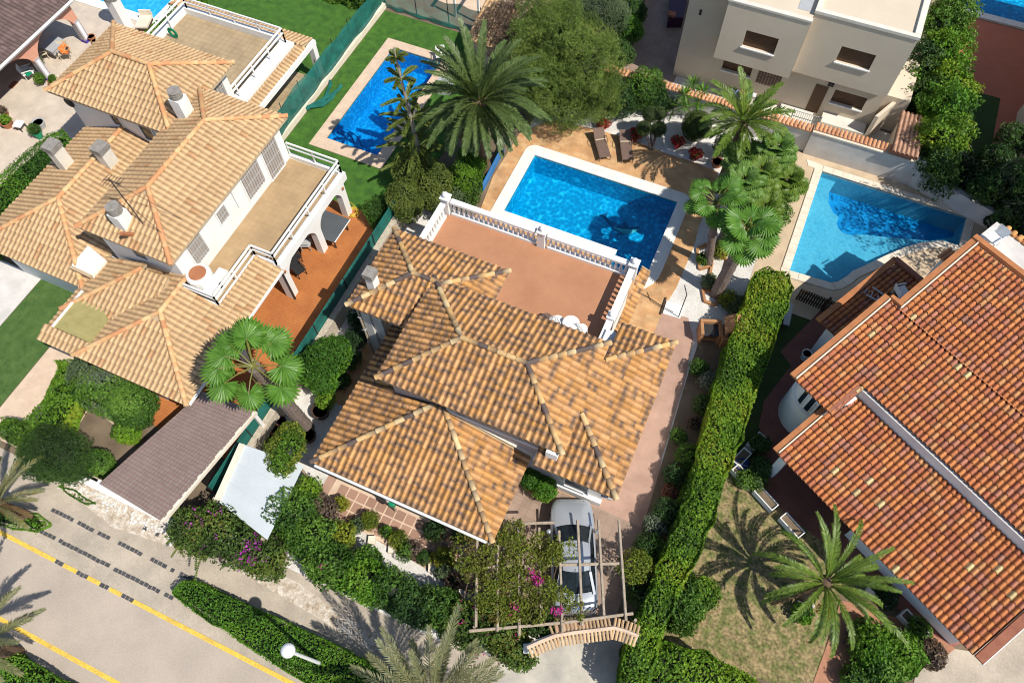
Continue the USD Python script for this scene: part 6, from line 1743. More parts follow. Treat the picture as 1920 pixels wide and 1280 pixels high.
BRIGHT = [(0.0435, 0.1232, 0.0116), (0.0725, 0.1885, 0.0145), (0.1087, 0.2465, 0.0174), (0.145, 0.2755, 0.0232)]
OLIVE = [(0.077, 0.119, 0.056), (0.112, 0.161, 0.077), (0.147, 0.196, 0.098)]
YELLOWG = [(0.0945, 0.135, 0.0135), (0.1485, 0.2025, 0.0189), (0.2295, 0.2565, 0.0243), (0.324, 0.297, 0.027)]
DRY = [(0.1265, 0.0862, 0.0633), (0.1725, 0.115, 0.092), (0.1955, 0.1495, 0.1035), (0.1035, 0.069, 0.0633)]
RED = [(0.42, 0.012, 0.025), (0.55, 0.02, 0.04), (0.36, 0.01, 0.02)]
MAGENTA = [(0.42, 0.015, 0.16), (0.50, 0.03, 0.22), (0.32, 0.02, 0.20)]
PURPLE = [(0.33, 0.03, 0.30), (0.42, 0.06, 0.40)]

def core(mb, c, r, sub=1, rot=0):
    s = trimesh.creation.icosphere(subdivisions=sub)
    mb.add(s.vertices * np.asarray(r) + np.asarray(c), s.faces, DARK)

def blob_leaves(mb, blobs, per_m2, size, pal, g, asp=0.5, loose=0.8, freq=0.9, gap=0.32, rough=0.45, top=0.25, corek=0.72, wts=None, seed=0, flowers=None, limit=60000):
    for ci, (c, r) in enumerate(blobs):
        c, r = np.asarray(c, float), np.broadcast_to(np.asarray(r, float), (3,))
        area = 4 * math.pi * ((r[0] * r[1]) ** 1.6 / 3 + (r[0] * r[2]) ** 1.6 / 3 + (r[1] * r[2]) ** 1.6 / 3) ** (1 / 1.6)
        n = int(min(limit, area * per_m2))
        d = unit(g.normal(size=(n, 3)) + [0, 0, top])
        lump = meshkit.noise(d * 2.6 + ci * 7.1 + seed) + 0.5 * meshkit.noise(d * 6.0 + ci * 3.3 + seed)
        rad = (1 - 0.30 * g.random(n) ** 2) * (1 - rough / 2 + rough * lump / 1.0)
        p = c + d * r * rad[:, None]
        keep = (meshkit.noise(p * 2.2 + seed) > gap - 0.12) | (rad < 0.85)
        p, d = p[keep], d[keep]
        keep = p[:, 2] > 0.03
        p, d = p[keep], d[keep]
        leaves(mb, p, d + [0, 0, 0.25], size, pal, g, asp, loose, freq, wts=wts, seed=seed)
        if flowers:
            fp, num, fs = flowers
            q = p[g.choice(len(p), min(len(p), int(num * 3)), replace=False)] + d[0] * 0
            m_ = meshkit.noise(q * 1.1 + 40 + seed) > 0.52
            q = q[m_][:int(num)]
            if len(q):
                qq = np.repeat(q, 6, 0) + g.normal(size=(len(q) * 6, 3)) * fs * 0.9 + [0, 0, 0.04]
                leaves(mb, qq, np.tile([0, 0, 1.0], (len(qq), 1)), fs, fp, g, 0.8, 1.0, seed=seed)
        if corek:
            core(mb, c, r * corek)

def plant(name, label, cat, base, blobs, pal, per_m2=420, size=0.12, stem=0.05, stem_mat='bark_brown', seed=1, group=None, z=0.0, limbs=True, **kw):
    """a shrub or tree: stem with limbs, and one crown of separate leaves"""
    base = np.asarray(base, float)[:2]
    t = Thing(name, label, cat, (*base, z), group)
    g = rng(seed)
    mb = MB()
    blob_leaves(mb, blobs, per_m2, size, pal, g, seed=seed * 1.7, **kw)
    t.part('crown', mb, 'foliage')
    sm = MB()
    top = np.mean([b[0] for b in blobs], 0)
    mid = np.array([(base[0] * 2 + top[0]) / 3, (base[1] * 2 + top[1]) / 3, max(z + 0.15, (z * 1.5 + top[2]) / 2.5)])
    sm.tube([(*base, z - 0.02), mid, top], [stem * 1.3, stem, stem * 0.6], 7)
    if limbs:
        for c, r in blobs:
            if len(blobs) > 1:
                sm.tube([mid, (mid + np.asarray(c)) / 2 + [0, 0, 0.05], c], [stem * 0.7, stem * 0.5, stem * 0.25], 5)
    t.part('trunk' if cat == 'tree' else 'stem', sm, stem_mat)
    return t

def hedge(name, label, poly, h, pal, size=0.13, per_m2=330, seed=1, z0=0.0, rough=0.22, cat='hedge', group=None, flat=0.5, flowers=None, corez=None, loose=0.75):
    c = poly.representative_point()
    t = Thing(name, label, cat, (c.x, c.y, z0), group)
    g = rng(seed); mb = MB()
    b = poly.bounds
    n = int((b[2] - b[0]) * (b[3] - b[1]) * per_m2)
    q = np.c_[g.uniform(b[0], b[2], n), g.uniform(b[1], b[3], n)]
    q = q[shapely.contains_xy(poly, q[:, 0], q[:, 1])]
    dist = shapely.distance(shapely.points(q), poly.exterior)
    bump = meshkit.noise(np.c_[q * 1.4, np.full(len(q), seed)]) + 0.6 * meshkit.noise(np.c_[q * 4.0, np.full(len(q), seed + 3)])
    zz = z0 + h - rough * (1.1 - bump) * 0.8 - 0.30 * np.exp(-dist / 0.18) - 0.12 * g.random(len(q))
    p = np.c_[q, zz]
    leaves(mb, p, np.tile([0, 0, 1.0], (len(p), 1)), size, pal, g, 0.55, loose, 0.8, seed=seed)
    L = poly.exterior.length
    m = int(L * h * per_m2 * 1.25)
    s = g.uniform(0, L, m); zs = z0 + g.uniform(0.02, h - 0.12, m)
    pt = shapely.line_interpolate_point(poly.exterior, s); p2 = shapely.line_interpolate_point(poly.exterior, np.minimum(s + 0.02, L))
    a = shapely.get_coordinates(pt); d = unit(shapely.get_coordinates(p2) - a + 1e-9)
    nr = np.c_[d[:, 1], -d[:, 0]] * (1 if poly.exterior.is_ccw else -1)
    off = rough * 0.7 * (meshkit.noise(np.c_[a * 1.6, zs * 1.6]) - 0.55) * 2
    p = np.c_[a + nr * off[:, None] - nr * 0.06, zs]
    leaves(mb, p, np.c_[nr, np.full(m, 0.35)], size, pal, g, 0.55, loose, 0.8, seed=seed)
    if flowers:
        fp, num, fs = flowers
        allp = np.c_[q, zz]
        k = g.choice(len(allp), num * 4)
        c_ = allp[k]; c_ = c_[meshkit.noise(c_ * 0.9 + 17 + seed) > 0.52][:num]
        qq = np.repeat(c_, 7, 0) + g.normal(size=(len(c_) * 7, 3)) * fs + [0, 0, 0.05]
        leaves(mb, qq, np.tile([0, 0, 1.0], (len(qq), 1)), fs, fp, g, 0.8, 1.0, seed=seed)
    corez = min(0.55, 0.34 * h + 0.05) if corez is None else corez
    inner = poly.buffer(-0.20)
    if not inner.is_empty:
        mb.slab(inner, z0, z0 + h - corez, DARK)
    t.part('foliage', mb, 'foliage')
    st = MB()
    for k in range(max(2, int(poly.exterior.length / 3))):
        w = poly.buffer(-0.1).exterior.interpolate(k * 3.0) if not poly.buffer(-0.1).is_empty and poly.buffer(-0.1).geom_type == 'Polygon' else poly.centroid
        st.tube([(w.x, w.y, z0 - 0.02), (w.x, w.y, z0 + h * 0.5)], 0.03, 5)
    t.part('stem', st, 'bark_brown')
    return t

def frond_mesh(base, az, el, length, droop, leaf, n, pal, g, width=0.028, vee=0.45, twist=0.0, taper=0.55, start=0.14):
    """one feather leaf: arching rib with leaflets on both sides"""
    m = 14
    t = np.linspace(0, 1, m)
    e = el - droop * t ** 1.4
    az_ = az + twist * t
    st = np.c_[np.cos(e) * np.cos(az_), np.cos(e) * np.sin(az_), np.sin(e)] * (length / (m - 1))
    pts = np.vstack([[0, 0, 0], np.cumsum(st[:-1], 0)]) + base
    mb = MB()
    c0 = np.asarray(pal[0]) * 0.9 + np.array([0.06, 0.06, 0.01])
    mb.tube(pts[::2] if m % 2 else np.vstack([pts[::2], pts[-1]]), np.linspace(0.035, 0.010, len(pts[::2]) + (0 if m % 2 else 1)), 4, c0, cap=False)
    s = np.linspace(start, 0.995, n)
    idx = s * (m - 1); i0 = np.clip(idx.astype(int), 0, m - 2); fr = (idx - i0)[:, None]
    P0 = pts[i0] * (1 - fr) + pts[i0 + 1] * fr
    D = unit(st[np.clip(i0, 0, m - 1)])
    side = unit(np.cross(D, [0, 0, 1.0])); up = np.cross(side, D)
    prof = leaf * np.clip(np.sin(np.clip((s - start * 0.6) * 1.02, 0, 1) * math.pi) ** taper, 0.15, 1)
    for sg in (-1, 1):
        ang = np.radians(58 - 26 * s)[:, None] + 0.10 * g.normal(size=(n, 1))
        lift = vee * (1 - 0.9 * s)[:, None] + 0.12 * g.normal(size=(n, 1))
        d = unit(D * np.cos(ang) + side * sg * np.sin(ang) + up * lift)
        tip = P0 + d * prof[:, None] + [0, 0, -0.06] * prof[:, None] ** 2 * 1.0
        w = unit(np.cross(d, up)) * width
        mid = P0 + d * prof[:, None] * 0.45
        v = np.stack([P0, mid + w, tip, mid - w], 1).reshape(-1, 3)
        k = np.arange(n)[:, None] * 4
        f = np.vstack([k + [0, 1, 2], k + [0, 2, 3]])
        pl = np.asarray(pal)
        c = pl[np.clip((g.random(n) * len(pl)).astype(int), 0, len(pl) - 1)] * (0.8 + 0.4 * g.random((n, 1)))
        mb.add(v, f, np.repeat(c, 4, 0))
    return mb

def feather_palm(name, label, base, crown, n, length, pal, seed, leaf=0.42, nleaf=46, el=(80, -35), droop=(0.7, 1.5), trunk_r=0.28, dead=0, azr=(0, 360), trunk_mat='bark_brown', fruit=None, width=0.03, group=None, vee=0.45, fixed=None):
    t = Thing(name, label, 'palm tree', (base[0], base[1], 0), group)
    g = rng(seed)
    crown = np.asarray(crown, float); b = np.array([base[0], base[1], -0.02])
    m = MB()
    k = 9
    pts = np.array([b + (crown - b) * (i / (k - 1)) for i in range(k)])
    m.tube(pts, trunk_r * (1.15 - 0.25 * np.linspace(0, 1, k) + 0.06 * (np.arange(k) % 2)), 12)
    t.part('trunk', m, trunk_mat)
    m = MB(); m.ball(crown + [0, 0, -0.05], (trunk_r * 1.25, trunk_r * 1.25, 0.35), 2)
    t.part('crown_shaft', m, 'bark_brown')
    for i in range(n):
        u = (i + 0.5) / n
        e = math.radians(el[0] + (el[1] - el[0]) * u ** 0.85 + g.normal() * 5)
        az = math.radians(azr[0] + ((i * 137.508) % 360) / 360 * (azr[1] - azr[0]) + g.normal() * 6)
        L = length * (0.72 + 0.28 * math.sin(math.pi * min(1, u + 0.25)) + 0.08 * g.normal())
        dr = droop[0] + (droop[1] - droop[0]) * (1 - abs(2 * u - 0.9)) * 0.8 + 0.1 * g.normal()
        pl = pal if not (dead and i >= n - dead) else [(0.17, 0.11, 0.055), (0.13, 0.08, 0.04)]
        t.part('frond', frond_mesh(crown + [0.1 * math.cos(az), 0.1 * math.sin(az), 0.1], az, e, max(0.4, L), dr, leaf, nleaf, pl, g, width, vee), 'palm_green')
    if fruit is not None:
        for q in fruit:
            mb = MB()
            for _ in range(60):
                d = unit(g.normal(size=3)) * 0.22
                mb.tube([q, np.asarray(q) + d + [0, 0, -0.08]], 0.012, 3, (0.60, 0.30, 0.02))
                mb.ball(np.asarray(q) + d + [0, 0, -0.08], 0.03, 0, (0.65, 0.28, 0.02))
            t.part('fruit', mb, 'palm_green')
    return t

def fan_leaf(base, az, el, stalk, R, pal, g, nseg=26, spread=310, fold=0.10, tilt=None, droop=0.25):
    """petiole and one pleated fan blade with pointed, slightly drooping tips"""
    d = np.array([math.cos(el) * math.cos(az), math.cos(el) * math.sin(az), math.sin(el)])
    mb = MB()
    hub = np.asarray(base) + d * stalk + [0, 0, -0.12 * stalk]
    mb.tube([base, np.asarray(base) + d * stalk * 0.55, hub], [0.032, 0.026, 0.02], 5, (0.20, 0.20, 0.045), cap=False)
    tl = tilt if tilt is not None else el - 0.5
    D = np.array([math.cos(tl) * math.cos(az), math.cos(tl) * math.sin(az), math.sin(tl)])
    S = unit(np.cross(D, [0, 0, 1.0])); N = np.cross(S, D)
    a = np.radians(np.linspace(-spread / 2, spread / 2, nseg * 2 + 1))
    pl = np.asarray(pal)
    v, f, c = [hub], [], [pl[0]]
    k = len(a)
    rr = R * (1 - 0.30 * (np.abs(a) / a[-1]) ** 2)
    for ring, fr_ in ((1, 0.33), (2, 0.66), (3, 1.0)):
        for i, q in enumerate(a):
            odd = i % 2
            r = rr[i] * fr_ * (1.0 if (ring < 3 or odd) else 0.74)
            z = (fold * R * 0.35 * (1 if odd else -1)) * (1 - 0.4 * fr_) * fr_ - droop * R * fr_ ** 2 * (0.35 + 0.65 * abs(math.sin(q))) + 0.02 * g.normal() * R * fr_
            v.append(hub + (D * math.cos(q) + S * math.sin(q)) * r + N * z)
            c.append(pl[min(len(pl) - 1, int(g.random() * len(pl)))] * (0.85 + 0.3 * g.random()) * (1.0 if ring < 3 else 1.1))
    for i in range(k - 1):
        f.append([0, 1 + i, 2 + i])
        for r in range(2):
            A, B = 1 + r * k + i, 1 + (r + 1) * k + i
            f += [[A, B, B + 1], [A, B + 1, A + 1]]
    return mb.add(np.array(v), f, np.array(c))

def fan_palm(name, label, base, crown, leaves_, pal, seed, trunk_r=0.22, trunk_mat='bark_grey', group=None, R=0.75, stalk=0.9, skirt=6):
    """leaves_: number, or list of (azimuth deg, elevation deg)"""
    t = Thing(name, label, 'palm tree', (base[0], base[1], 0), group)
    g = rng(seed); crown = np.asarray(crown, float); b = np.array([base[0], base[1], -0.02])
    k = 12
    s = np.linspace(0, 1, k)[:, None]
    pts = b + (crown - b) * s + np.array([0, 0, 0.15]) * np.sin(s * math.pi)
    m = MB().tube(pts, trunk_r * (1.2 - 0.28 * s[:, 0] + 0.07 * (np.arange(k) % 2)), 12)
    # old leaf bases round the trunk
    for i in range(int(70 * np.linalg.norm(crown - b) / 3)):
        u = g.random(); a = g.random() * 2 * math.pi
        p = b + (crown - b) * u; r = trunk_r * (1.15 - 0.28 * u)
        d = np.array([math.cos(a), math.sin(a), 0.0])
        m.add([p + d * r * 0.9 + np.cross(d, [0, 0, 1]) * 0.05, p + d * r * 0.9 - np.cross(d, [0, 0, 1]) * 0.05, p + d * (r + 0.06) + [0, 0, 0.16]], [[0, 1, 2]])
    t.part('trunk', m, trunk_mat)
    lv = leaves_ if not isinstance(leaves_, int) else [((i * 137.5) % 360, 78 - 95 * (i / leaves_) ** 0.9) for i in range(leaves_)]
    for az, el in lv:
        e = math.radians(el + 4 * g.normal()); a = math.radians(az + 5 * g.normal())
        t.part('fan_leaf', fan_leaf(crown + [0, 0, 0.05], a, e, stalk * (0.85 + 0.3 * g.random()), R * (0.85 + 0.25 * g.random()), pal, g), 'palm_green')
    for i in range(skirt):
        a = g.random() * 2 * math.pi
        t.part('dry_leaf', fan_leaf(crown + [0, 0, -0.15], a, -0.9 - 0.3 * g.random(), stalk * 0.5, R * 0.75, [(0.17, 0.11, 0.055), (0.22, 0.15, 0.08)], g, 14, 200, droop=0.6), 'palm_green')
    return t

PALM = [(0.0653, 0.1087, 0.029), (0.0943, 0.145, 0.0406), (0.1232, 0.174, 0.0551)]
PALM_SILVER = [(0.1552, 0.1725, 0.0862), (0.1955, 0.2012, 0.0978), (0.23, 0.2185, 0.0978)]
PALM_LIME = [(0.084, 0.147, 0.0168), (0.119, 0.203, 0.0224), (0.161, 0.238, 0.0308)]
FAN = [(0.065, 0.1625, 0.0182), (0.091, 0.2145, 0.0234), (0.1235, 0.26, 0.0338)]
FAN_D = [(0.075, 0.1575, 0.024), (0.1125, 0.2175, 0.033), (0.165, 0.27, 0.0525)]

# ---- hedges
HL = [(2.37, 21.9), (2.28, 17.9), (2.30, 15.2), (2.55, 12.5), (2.62, 10.3), (2.45, 6.9), (2.32, 4.4), (2.55, 3.0)]
HR = [(3.45, 2.6), (3.32, 5.6), (3.72, 9.4), (3.80, 12.3), (3.95, 16.7), (4.05, 21.8), (3.6, 22.4), (2.8, 22.4)]
hedge('long_hedge', 'long bright green clipped hedge running between the villa path and the red roofed house', Polygon(HL + HR).buffer(0.08), 2.1, HEDGE, 0.115, 560, 5, rough=0.26)
hedge('corner_hedge', 'lower green hedge bending along the street in front of the dry lawn', pp((1172, 1230), (1212, 1200), (1262, 1205), (1330, 1222), (1400, 1255), (1480, 1310), (1300, 1330), (1210, 1275), z=1.5), 1.55, HEDGE[:4], 0.13, 360, 6, rough=0.35)
hedge('street_hedge', 'low clipped hedge with rounded end between the pavement and the street', Polygon([(-14.42, -0.70), (-14.35, -0.30), (-14.0, -0.14), (-11.5, -0.10), (-8.3, 0.02), (-4.8, 0.1), (-4.8, -1.35), (-8.0, -1.30), (-9.9, -1.22), (-12.0, -1.0), (-13.8, -0.86)]).buffer(0.16), 0.92, BRIGHT, 0.085, 560, 7, rough=0.12)
hedge('verge_hedge', 'low hedge at the lower left edge on the far side of the street', Polygon([(-26, -4.95), (-19.3, -4.95), (-15.4, -5.05), (-14.6, -7.4), (-26, -7.4)]), 0.92, BRIGHT, 0.095, 420, 8, rough=0.16)
hedge('clipped_hedge', 'tall clipped hedge beside the sandy roofs on the left', Polygon([(-34.95, 9.0), (-34.9, 13.0), (-34.5, 16.0), (-33.9, 16.6), (-33.1, 16.2), (-32.6, 14.5), (-32.5, 9.0)]), 1.62, BRIGHT, 0.095, 380, 9, rough=0.12)
hedge('narrow_hedge', 'narrow green hedge between the turquoise pool and the back roof terrace', Polygon([(-35.0, 23.5), (-34.2, 23.5), (-34.1, 29.5), (-35.0, 29.5)]), 1.2, BRIGHT, 0.12, 260, 10)
hedge('far_hedge', 'small green hedge at the top edge behind the back lawn', Polygon([(-27.5, 32.4), (-24.2, 32.6), (-24.2, 34.2), (-27.5, 34.0)]), 1.3, GREEN, 0.14, 220, 11)
hedge('yellow_hedge', 'yellowish green hedge between the artificial lawn path and the front garden', pp((100, 672), (140, 672), (148, 735), (115, 800), (75, 838), (20, 815), (65, 760), (90, 700), z=1.3), 1.35, HEDGE[1:], 0.13, 380, 12, rough=0.4)
# dark trees behind the white wall
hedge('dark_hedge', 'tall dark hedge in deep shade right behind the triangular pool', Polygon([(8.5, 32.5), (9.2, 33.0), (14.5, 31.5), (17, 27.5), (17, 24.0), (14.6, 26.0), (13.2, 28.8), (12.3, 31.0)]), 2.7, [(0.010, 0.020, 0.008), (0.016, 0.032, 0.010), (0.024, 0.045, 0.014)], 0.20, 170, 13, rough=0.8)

# ---- trees by the beige house
g_ = rng(100)
for k, (px, py, zz, r) in enumerate(((1790, 30, 2.4, 0.95), (1778, 95, 2.4, 0.95), (1750, 55, 2.2, 0.9), (1732, 120, 2.0, 0.95), (1785, 160, 2.2, 0.95), (1775, 205, 2.4, 1.05), (1772, 262, 2.4, 1.0), (1735, 185, 1.7, 0.9), (1765, 305, 1.7, 0.95), (1700, 160, 1.5, 0.7))):
    q = P(px, py, zz)
    lab = ['tall green bush at the top beside the corner pool', 'green bush left of the orange strip of terrace', 'bushy green tree close to the beige roof corner', 'green bush with bare twigs below the beige parapet', 'bright green bush against the red terrace',
           'green bush above the strip of shaded lawn', 'lower green bush with yellow leaf tips by the small lit lawn', 'dark green bush beside the beige house wall', 'darkest bush behind the tile capped wall end', 'small lime bush under the beige overhang corner'][k]
    plant('green_bush', lab, 'bush', q, [(q, (r, r, r * 0.95)), (q + [0.4, -0.5, -0.5], (r * .75, r * .75, r * .7)), (q + [-0.4, 0.6, -0.3], (r * .7, r * .7, r * .7))], [GREEN, BRIGHT, GREEN, DEEP, HEDGE, BRIGHT, HEDGE, DEEP, DEEP, BRIGHT][k], 280, 0.16, 0.07, seed=200 + k, rough=0.95, loose=1.1, corek=0.55, gap=0.42)
for k, (px, py, zz, r) in enumerate(((1900, 262, 2.2, 0.75), (1865, 300, 2.0, 0.7), (1905, 335, 2.4, 0.85), (1850, 350, 1.8, 0.8), (1900, 410, 1.6, 0.8))):
    q = P(px, py, zz)
    plant('oleander', ['oleander with pale narrow leaves beside the red terrace', 'small oleander at the edge of the shaded lawn', 'oleander with lit leaf tips at the right edge', 'dark oleander left of the right edge cluster', 'lowest oleander above the capped roof terrace wall'][k], 'bush', q, [(q, (r, r, r))], DEEP + [(0.09, 0.13, 0.06)], 160, 0.30, 0.05, seed=230 + k, asp=0.22, corek=0.6)

# ---- the pepper tree group
q = P(1062, 135, 3.2)
plant('pepper_tree', 'large feathery light green tree behind the pool deck', 'tree', P2(1055, 215, 0.0), [(P(1050, 90, 3.8), (1.9, 1.9, 1.5)), (P(1095, 130, 3.2), (1.6, 1.6, 1.5)), (P(1015, 150, 2.9), (1.5, 1.4, 1.4)), (P(1060, 180, 2.2), (1.6, 1.3, 1.3)), (P(1115, 175, 2.0), (1.1, 1.0, 1.1)), (P(1030, 55, 3.6), (1.4, 1.4, 1.2))],
      [(0.10, 0.15, 0.03), (0.13, 0.20, 0.035), (0.16, 0.24, 0.045), (0.20, 0.26, 0.06)], 600, 0.16, 0.16, seed=301, asp=0.2, loose=1.1, corek=0.58, freq=1.3, limit=30000, rough=0.9, gap=0.40)
plant('dry_tree', 'thin purplish brown tree losing its leaves behind the small tiled shed', 'tree', P2(965, 130, 0.0), [(P(975, 35, 3.2), (1.7, 1.6, 1.3)), (P(935, 70, 2.6), (1.3, 1.2, 1.2)), (P(985, 90, 2.4), (1.1, 1.2, 1.1)), (P(1000, 15, 3.4), (1.3, 1.3, 1.1))],
      DRY, 210, 0.12, 0.10, seed=302, asp=0.35, loose=1.2, corek=0, gap=0.42)
plant('olive_tree', 'grey green olive tree at the top edge left of the brownish yard', 'tree', P2(1120, 75, 0), [(P(1115, 20, 2.8), (1.35, 1.3, 1.2)), (P(1075, 5, 3.0), (1.2, 1.2, 1.1)), (P(1150, 30, 2.4), (0.9, 0.9, 0.9))], OLIVE, 420, 0.11, 0.10, seed=303, asp=0.3)
for k, (px, py, zz, r, pl, lab) in enumerate(((1175, 55, 1.4, 0.75, BRIGHT, 'narrow bright bush along the yard wall'), (1160, 100, 1.3, 0.7, DEEP, 'dark bush below the narrow bright bush'), (1180, 20, 1.5, 0.8, GREEN, 'bush at the top edge beside the yard'),
        (1162, 185, 1.1, 0.95, DEEP, 'round dark green clipped bush right of the feathery tree'), (1208, 168, 1.3, 1.05, GREEN, 'loose green bush with reddish tips beside the capped wall'), (1235, 190, 0.9, 0.6, DEEP, 'dark spiky bush behind the topiary balls'))):
    q = P(px, py, zz)
    plant('garden_bush', lab, 'bush', q, [(q, (r, r, r * 0.95))] + ([(q + [0.4, 0.2, -0.2], r * 0.7)] if k != 3 else []), pl, 420, 0.11, 0.05, seed=310 + k)
# topiary
tq = P2(1222, 282, 0.0)
tpy = Thing('topiary_tree', 'topiary olive with four clipped balls on bare stems among white gravel', 'topiary', (*tq, 0))
for k, (px, py, zz, r) in enumerate(((1220, 215, 1.75, 0.43), (1237, 213, 1.7, 0.36), (1207, 241, 1.35, 0.40), (1235, 242, 1.25, 0.42))):
    q = P(px, py, zz); mb = MB()
    blob_leaves(mb, [(q, r)], 1500, 0.055, [(0.045, 0.075, 0.020), (0.06, 0.098, 0.026), (0.08, 0.118, 0.034)], rng(330 + k), rough=0.10, gap=0.0, corek=0.9)
    tpy.part('ball', mb, 'foliage')
    tpy.part('stem', MB().tube([(*tq, 0), ((tq[0] + q[0]) / 2, (tq[1] + q[1]) / 2, 0.7), q], [0.06, 0.045, 0.03], 6), 'bark_grey')
q = P(1306, 236, 1.1)
plant('ball_bush', 'large clipped round bush beside the red flowers on white gravel', 'bush', q, [(q, (0.78, 0.78, 0.82))], [(0.05, 0.085, 0.016), (0.07, 0.112, 0.02), (0.09, 0.13, 0.028)], 900, 0.075, 0.07, seed=340, rough=0.12, gap=0, corek=0.9)
q = P(1356, 272, 0.9)
plant('potted_bush', 'dark green bush growing from a terracotta pot by the gravel edge', 'bush', q, [(q, (0.48, 0.48, 0.65))], DEEP, 700, 0.09, 0.04, seed=341, z=0.3)
pot('plant_pot', 'terracotta pot under the dark green bush by the pool deck', (1346, 302), 0.33, 0.35, 'terracotta')
# yuccas
def yucca(name, label, heads, base, seed, L=0.62, pal=BRIGHT, n=46, stem=0.05, group=None):
    t = Thing(name, label, 'yucca', (*base, 0), group); g = rng(seed)
    for c in heads:
        c = np.asarray(c, float); mb = MB()
        d = unit(g.normal(size=(n, 3)) + [0, 0, 0.55]); tip = c + d * L * (0.8 + 0.4 * g.random((n, 1))); w = unit(np.cross(d, [0, 0, 1.0])) * 0.032; mid = c + d * L * 0.45
        v = np.stack([c + d * 0.02, mid + w, tip, mid - w], 1).reshape(-1, 3); k = np.arange(n)[:, None] * 4
        pl = np.asarray(pal); cc_ = pl[g.integers(len(pl), size=n)]
        mb.add(v, np.vstack([k + [0, 1, 2], k + [0, 2, 3]]), np.repeat(cc_, 4, 0))
        t.part('leaf_rosette', mb, 'palm_green')
        t.part('stem', MB().tube([(*base, 0), ((base[0] + c[0]) / 2, (base[1] + c[1]) / 2, c[2] * 0.55), c], [stem * 1.4, stem, stem], 6), 'bark_grey')
    return t
yucca('yucca', 'yucca with several bright green leaf rosettes behind the large clipped ball', [P(1283, 178, 1.7), P(1300, 160, 1.8), P(1318, 172, 1.6), P(1310, 192, 1.3), P(1280, 200, 1.2)], P2(1300, 215), 350)
yucca('yucca', 'grey leaved yucca in the shade below the topiary stems', [P(1262, 205, 0.8)], P2(1262, 215), 351, 0.8, DEEP)
# red flowers
for k, (px, py, lab) in enumerate(((1131, 231, 'red geranium behind the left sun lounger'), (1191, 252, 'red geranium beside the right sun lounger and topiary'), (1270, 265, 'large red geranium left of the clipped ball'), (1304, 288, 'red geranium with orange leaves right of the clipped ball'))):
    q = P(px, py, 0.4)
    plant('geranium', lab, 'flowering plant', q, [(q + [0.16, 0.05, 0], (0.22, 0.2, 0.2)), (q + [-0.14, 0.12, -0.03], (0.2, 0.2, 0.2)), (q + [0.0, -0.17, -0.04], (0.2, 0.2, 0.2))], RED[:2] + [(0.05, 0.12, 0.015)] + RED + [(0.08, 0.15, 0.02)], 700, 0.085, 0.03, seed=360 + k, asp=0.7, corek=0.4, freq=7.0, rough=0.8, loose=1.2)

# ---- the big date palm, small feather palm, norfolk pine
cq = P(898, 192, 5.0)
feather_palm('date_palm', 'big dark green feather palm between the two pools', cq, cq, 84, 3.45, PALM, 401, leaf=0.36, nleaf=84, el=(82, -38), droop=(0.6, 1.35), trunk_r=0.36, dead=4, width=0.032)
cq = P(1393, 232, 4.2)
feather_palm('feather_palm', 'small bright feather palm in front of the beige house', cq, cq, 34, 2.5, PALM_LIME, 402, leaf=0.36, nleaf=44, el=(80, -10), droop=(0.7, 1.5), trunk_r=0.22, width=0.028)
cq = P(1547, 1092, 2.7)
feather_palm('garden_palm', 'date palm with orange fruit casting its shadow on the dry lawn', cq, cq, 36, 3.0, PALM_LIME, 403, leaf=0.22, nleaf=60, el=(72, 2), droop=(1.3, 2.2), trunk_r=0.24, dead=3, fruit=[P(1544, 1142, 2.5), P(1556, 1146, 2.4)], width=0.020, vee=0.25)
cq = P(810, 1330, 3.2)
feather_palm('street_palm', 'silvery feather palm rising from the lower picture edge by the gateway', cq, cq, 44, 3.2, PALM_SILVER, 404, leaf=0.34, nleaf=64, el=(80, 5), droop=(0.35, 1.0), trunk_r=0.25, width=0.018)
cq = P(-4, 945, 1.8)
feather_palm('street_palm', 'yellowish feather palm at the left edge beside the rubble strip', cq, cq, 24, 2.3, PALM_SILVER + [(0.24, 0.19, 0.03)], 405, leaf=0.26, nleaf=56, el=(75, 0), droop=(0.4, 1.2), trunk_r=0.22, dead=3, width=0.018)
cq = P(-45, 1210, 2.6)
feather_palm('street_palm', 'grey green feather palm at the left edge over the lower yellow line', cq, cq, 26, 2.7, PALM_SILVER, 406, leaf=0.28, nleaf=60, el=(70, 0), droop=(0.3, 0.9), trunk_r=0.22, width=0.018)

def norfolk(name, label, base, top, whorls, seed):
    t = Thing(name, label, 'tree', (*base[:2], 0)); g = rng(seed)
    b = np.array([*base[:2], 0.0]); top = np.asarray(top, float)
    pts = np.array([b + (top - b) * s for s in np.linspace(0, 1, 8)])
    t.part('trunk', MB().tube(pts, np.linspace(0.16, 0.03, 8), 8), 'bark_pale')
    for (s, L, nb, dr, pal) in whorls:
        nb = nb + 1
        c = b + (top - b) * s
        a0 = g.random() * 6.28
        for k in range(nb):
            az = a0 + k * 2 * math.pi / nb + 0.15 * g.normal()
            mb = frond_mesh(c, az, 0.35, L * (0.85 + 0.3 * g.random()), dr, 0.20, int(34 + 26 * L), pal, g, 0.022, 0.5, taper=0.35, start=0.18)
            # upright side shoots make the branch a brush
            mb2 = frond_mesh(c + [0, 0, 0.05], az + 0.06, 0.42, L * 0.92, dr, 0.16, int(30 + 20 * L), pal, g, 0.022, 1.4, taper=0.35, start=0.2)
            v, f, cl = mb2.arrays(); mb.add(v, f, cl)
            t.part('branch', mb, 'palm_green')
    return t
NP = [(0.096, 0.136, 0.0256), (0.136, 0.176, 0.032), (0.168, 0.208, 0.0448)]
bq_ = P(797, 330, 0.0)
tz, _ = 0, 0
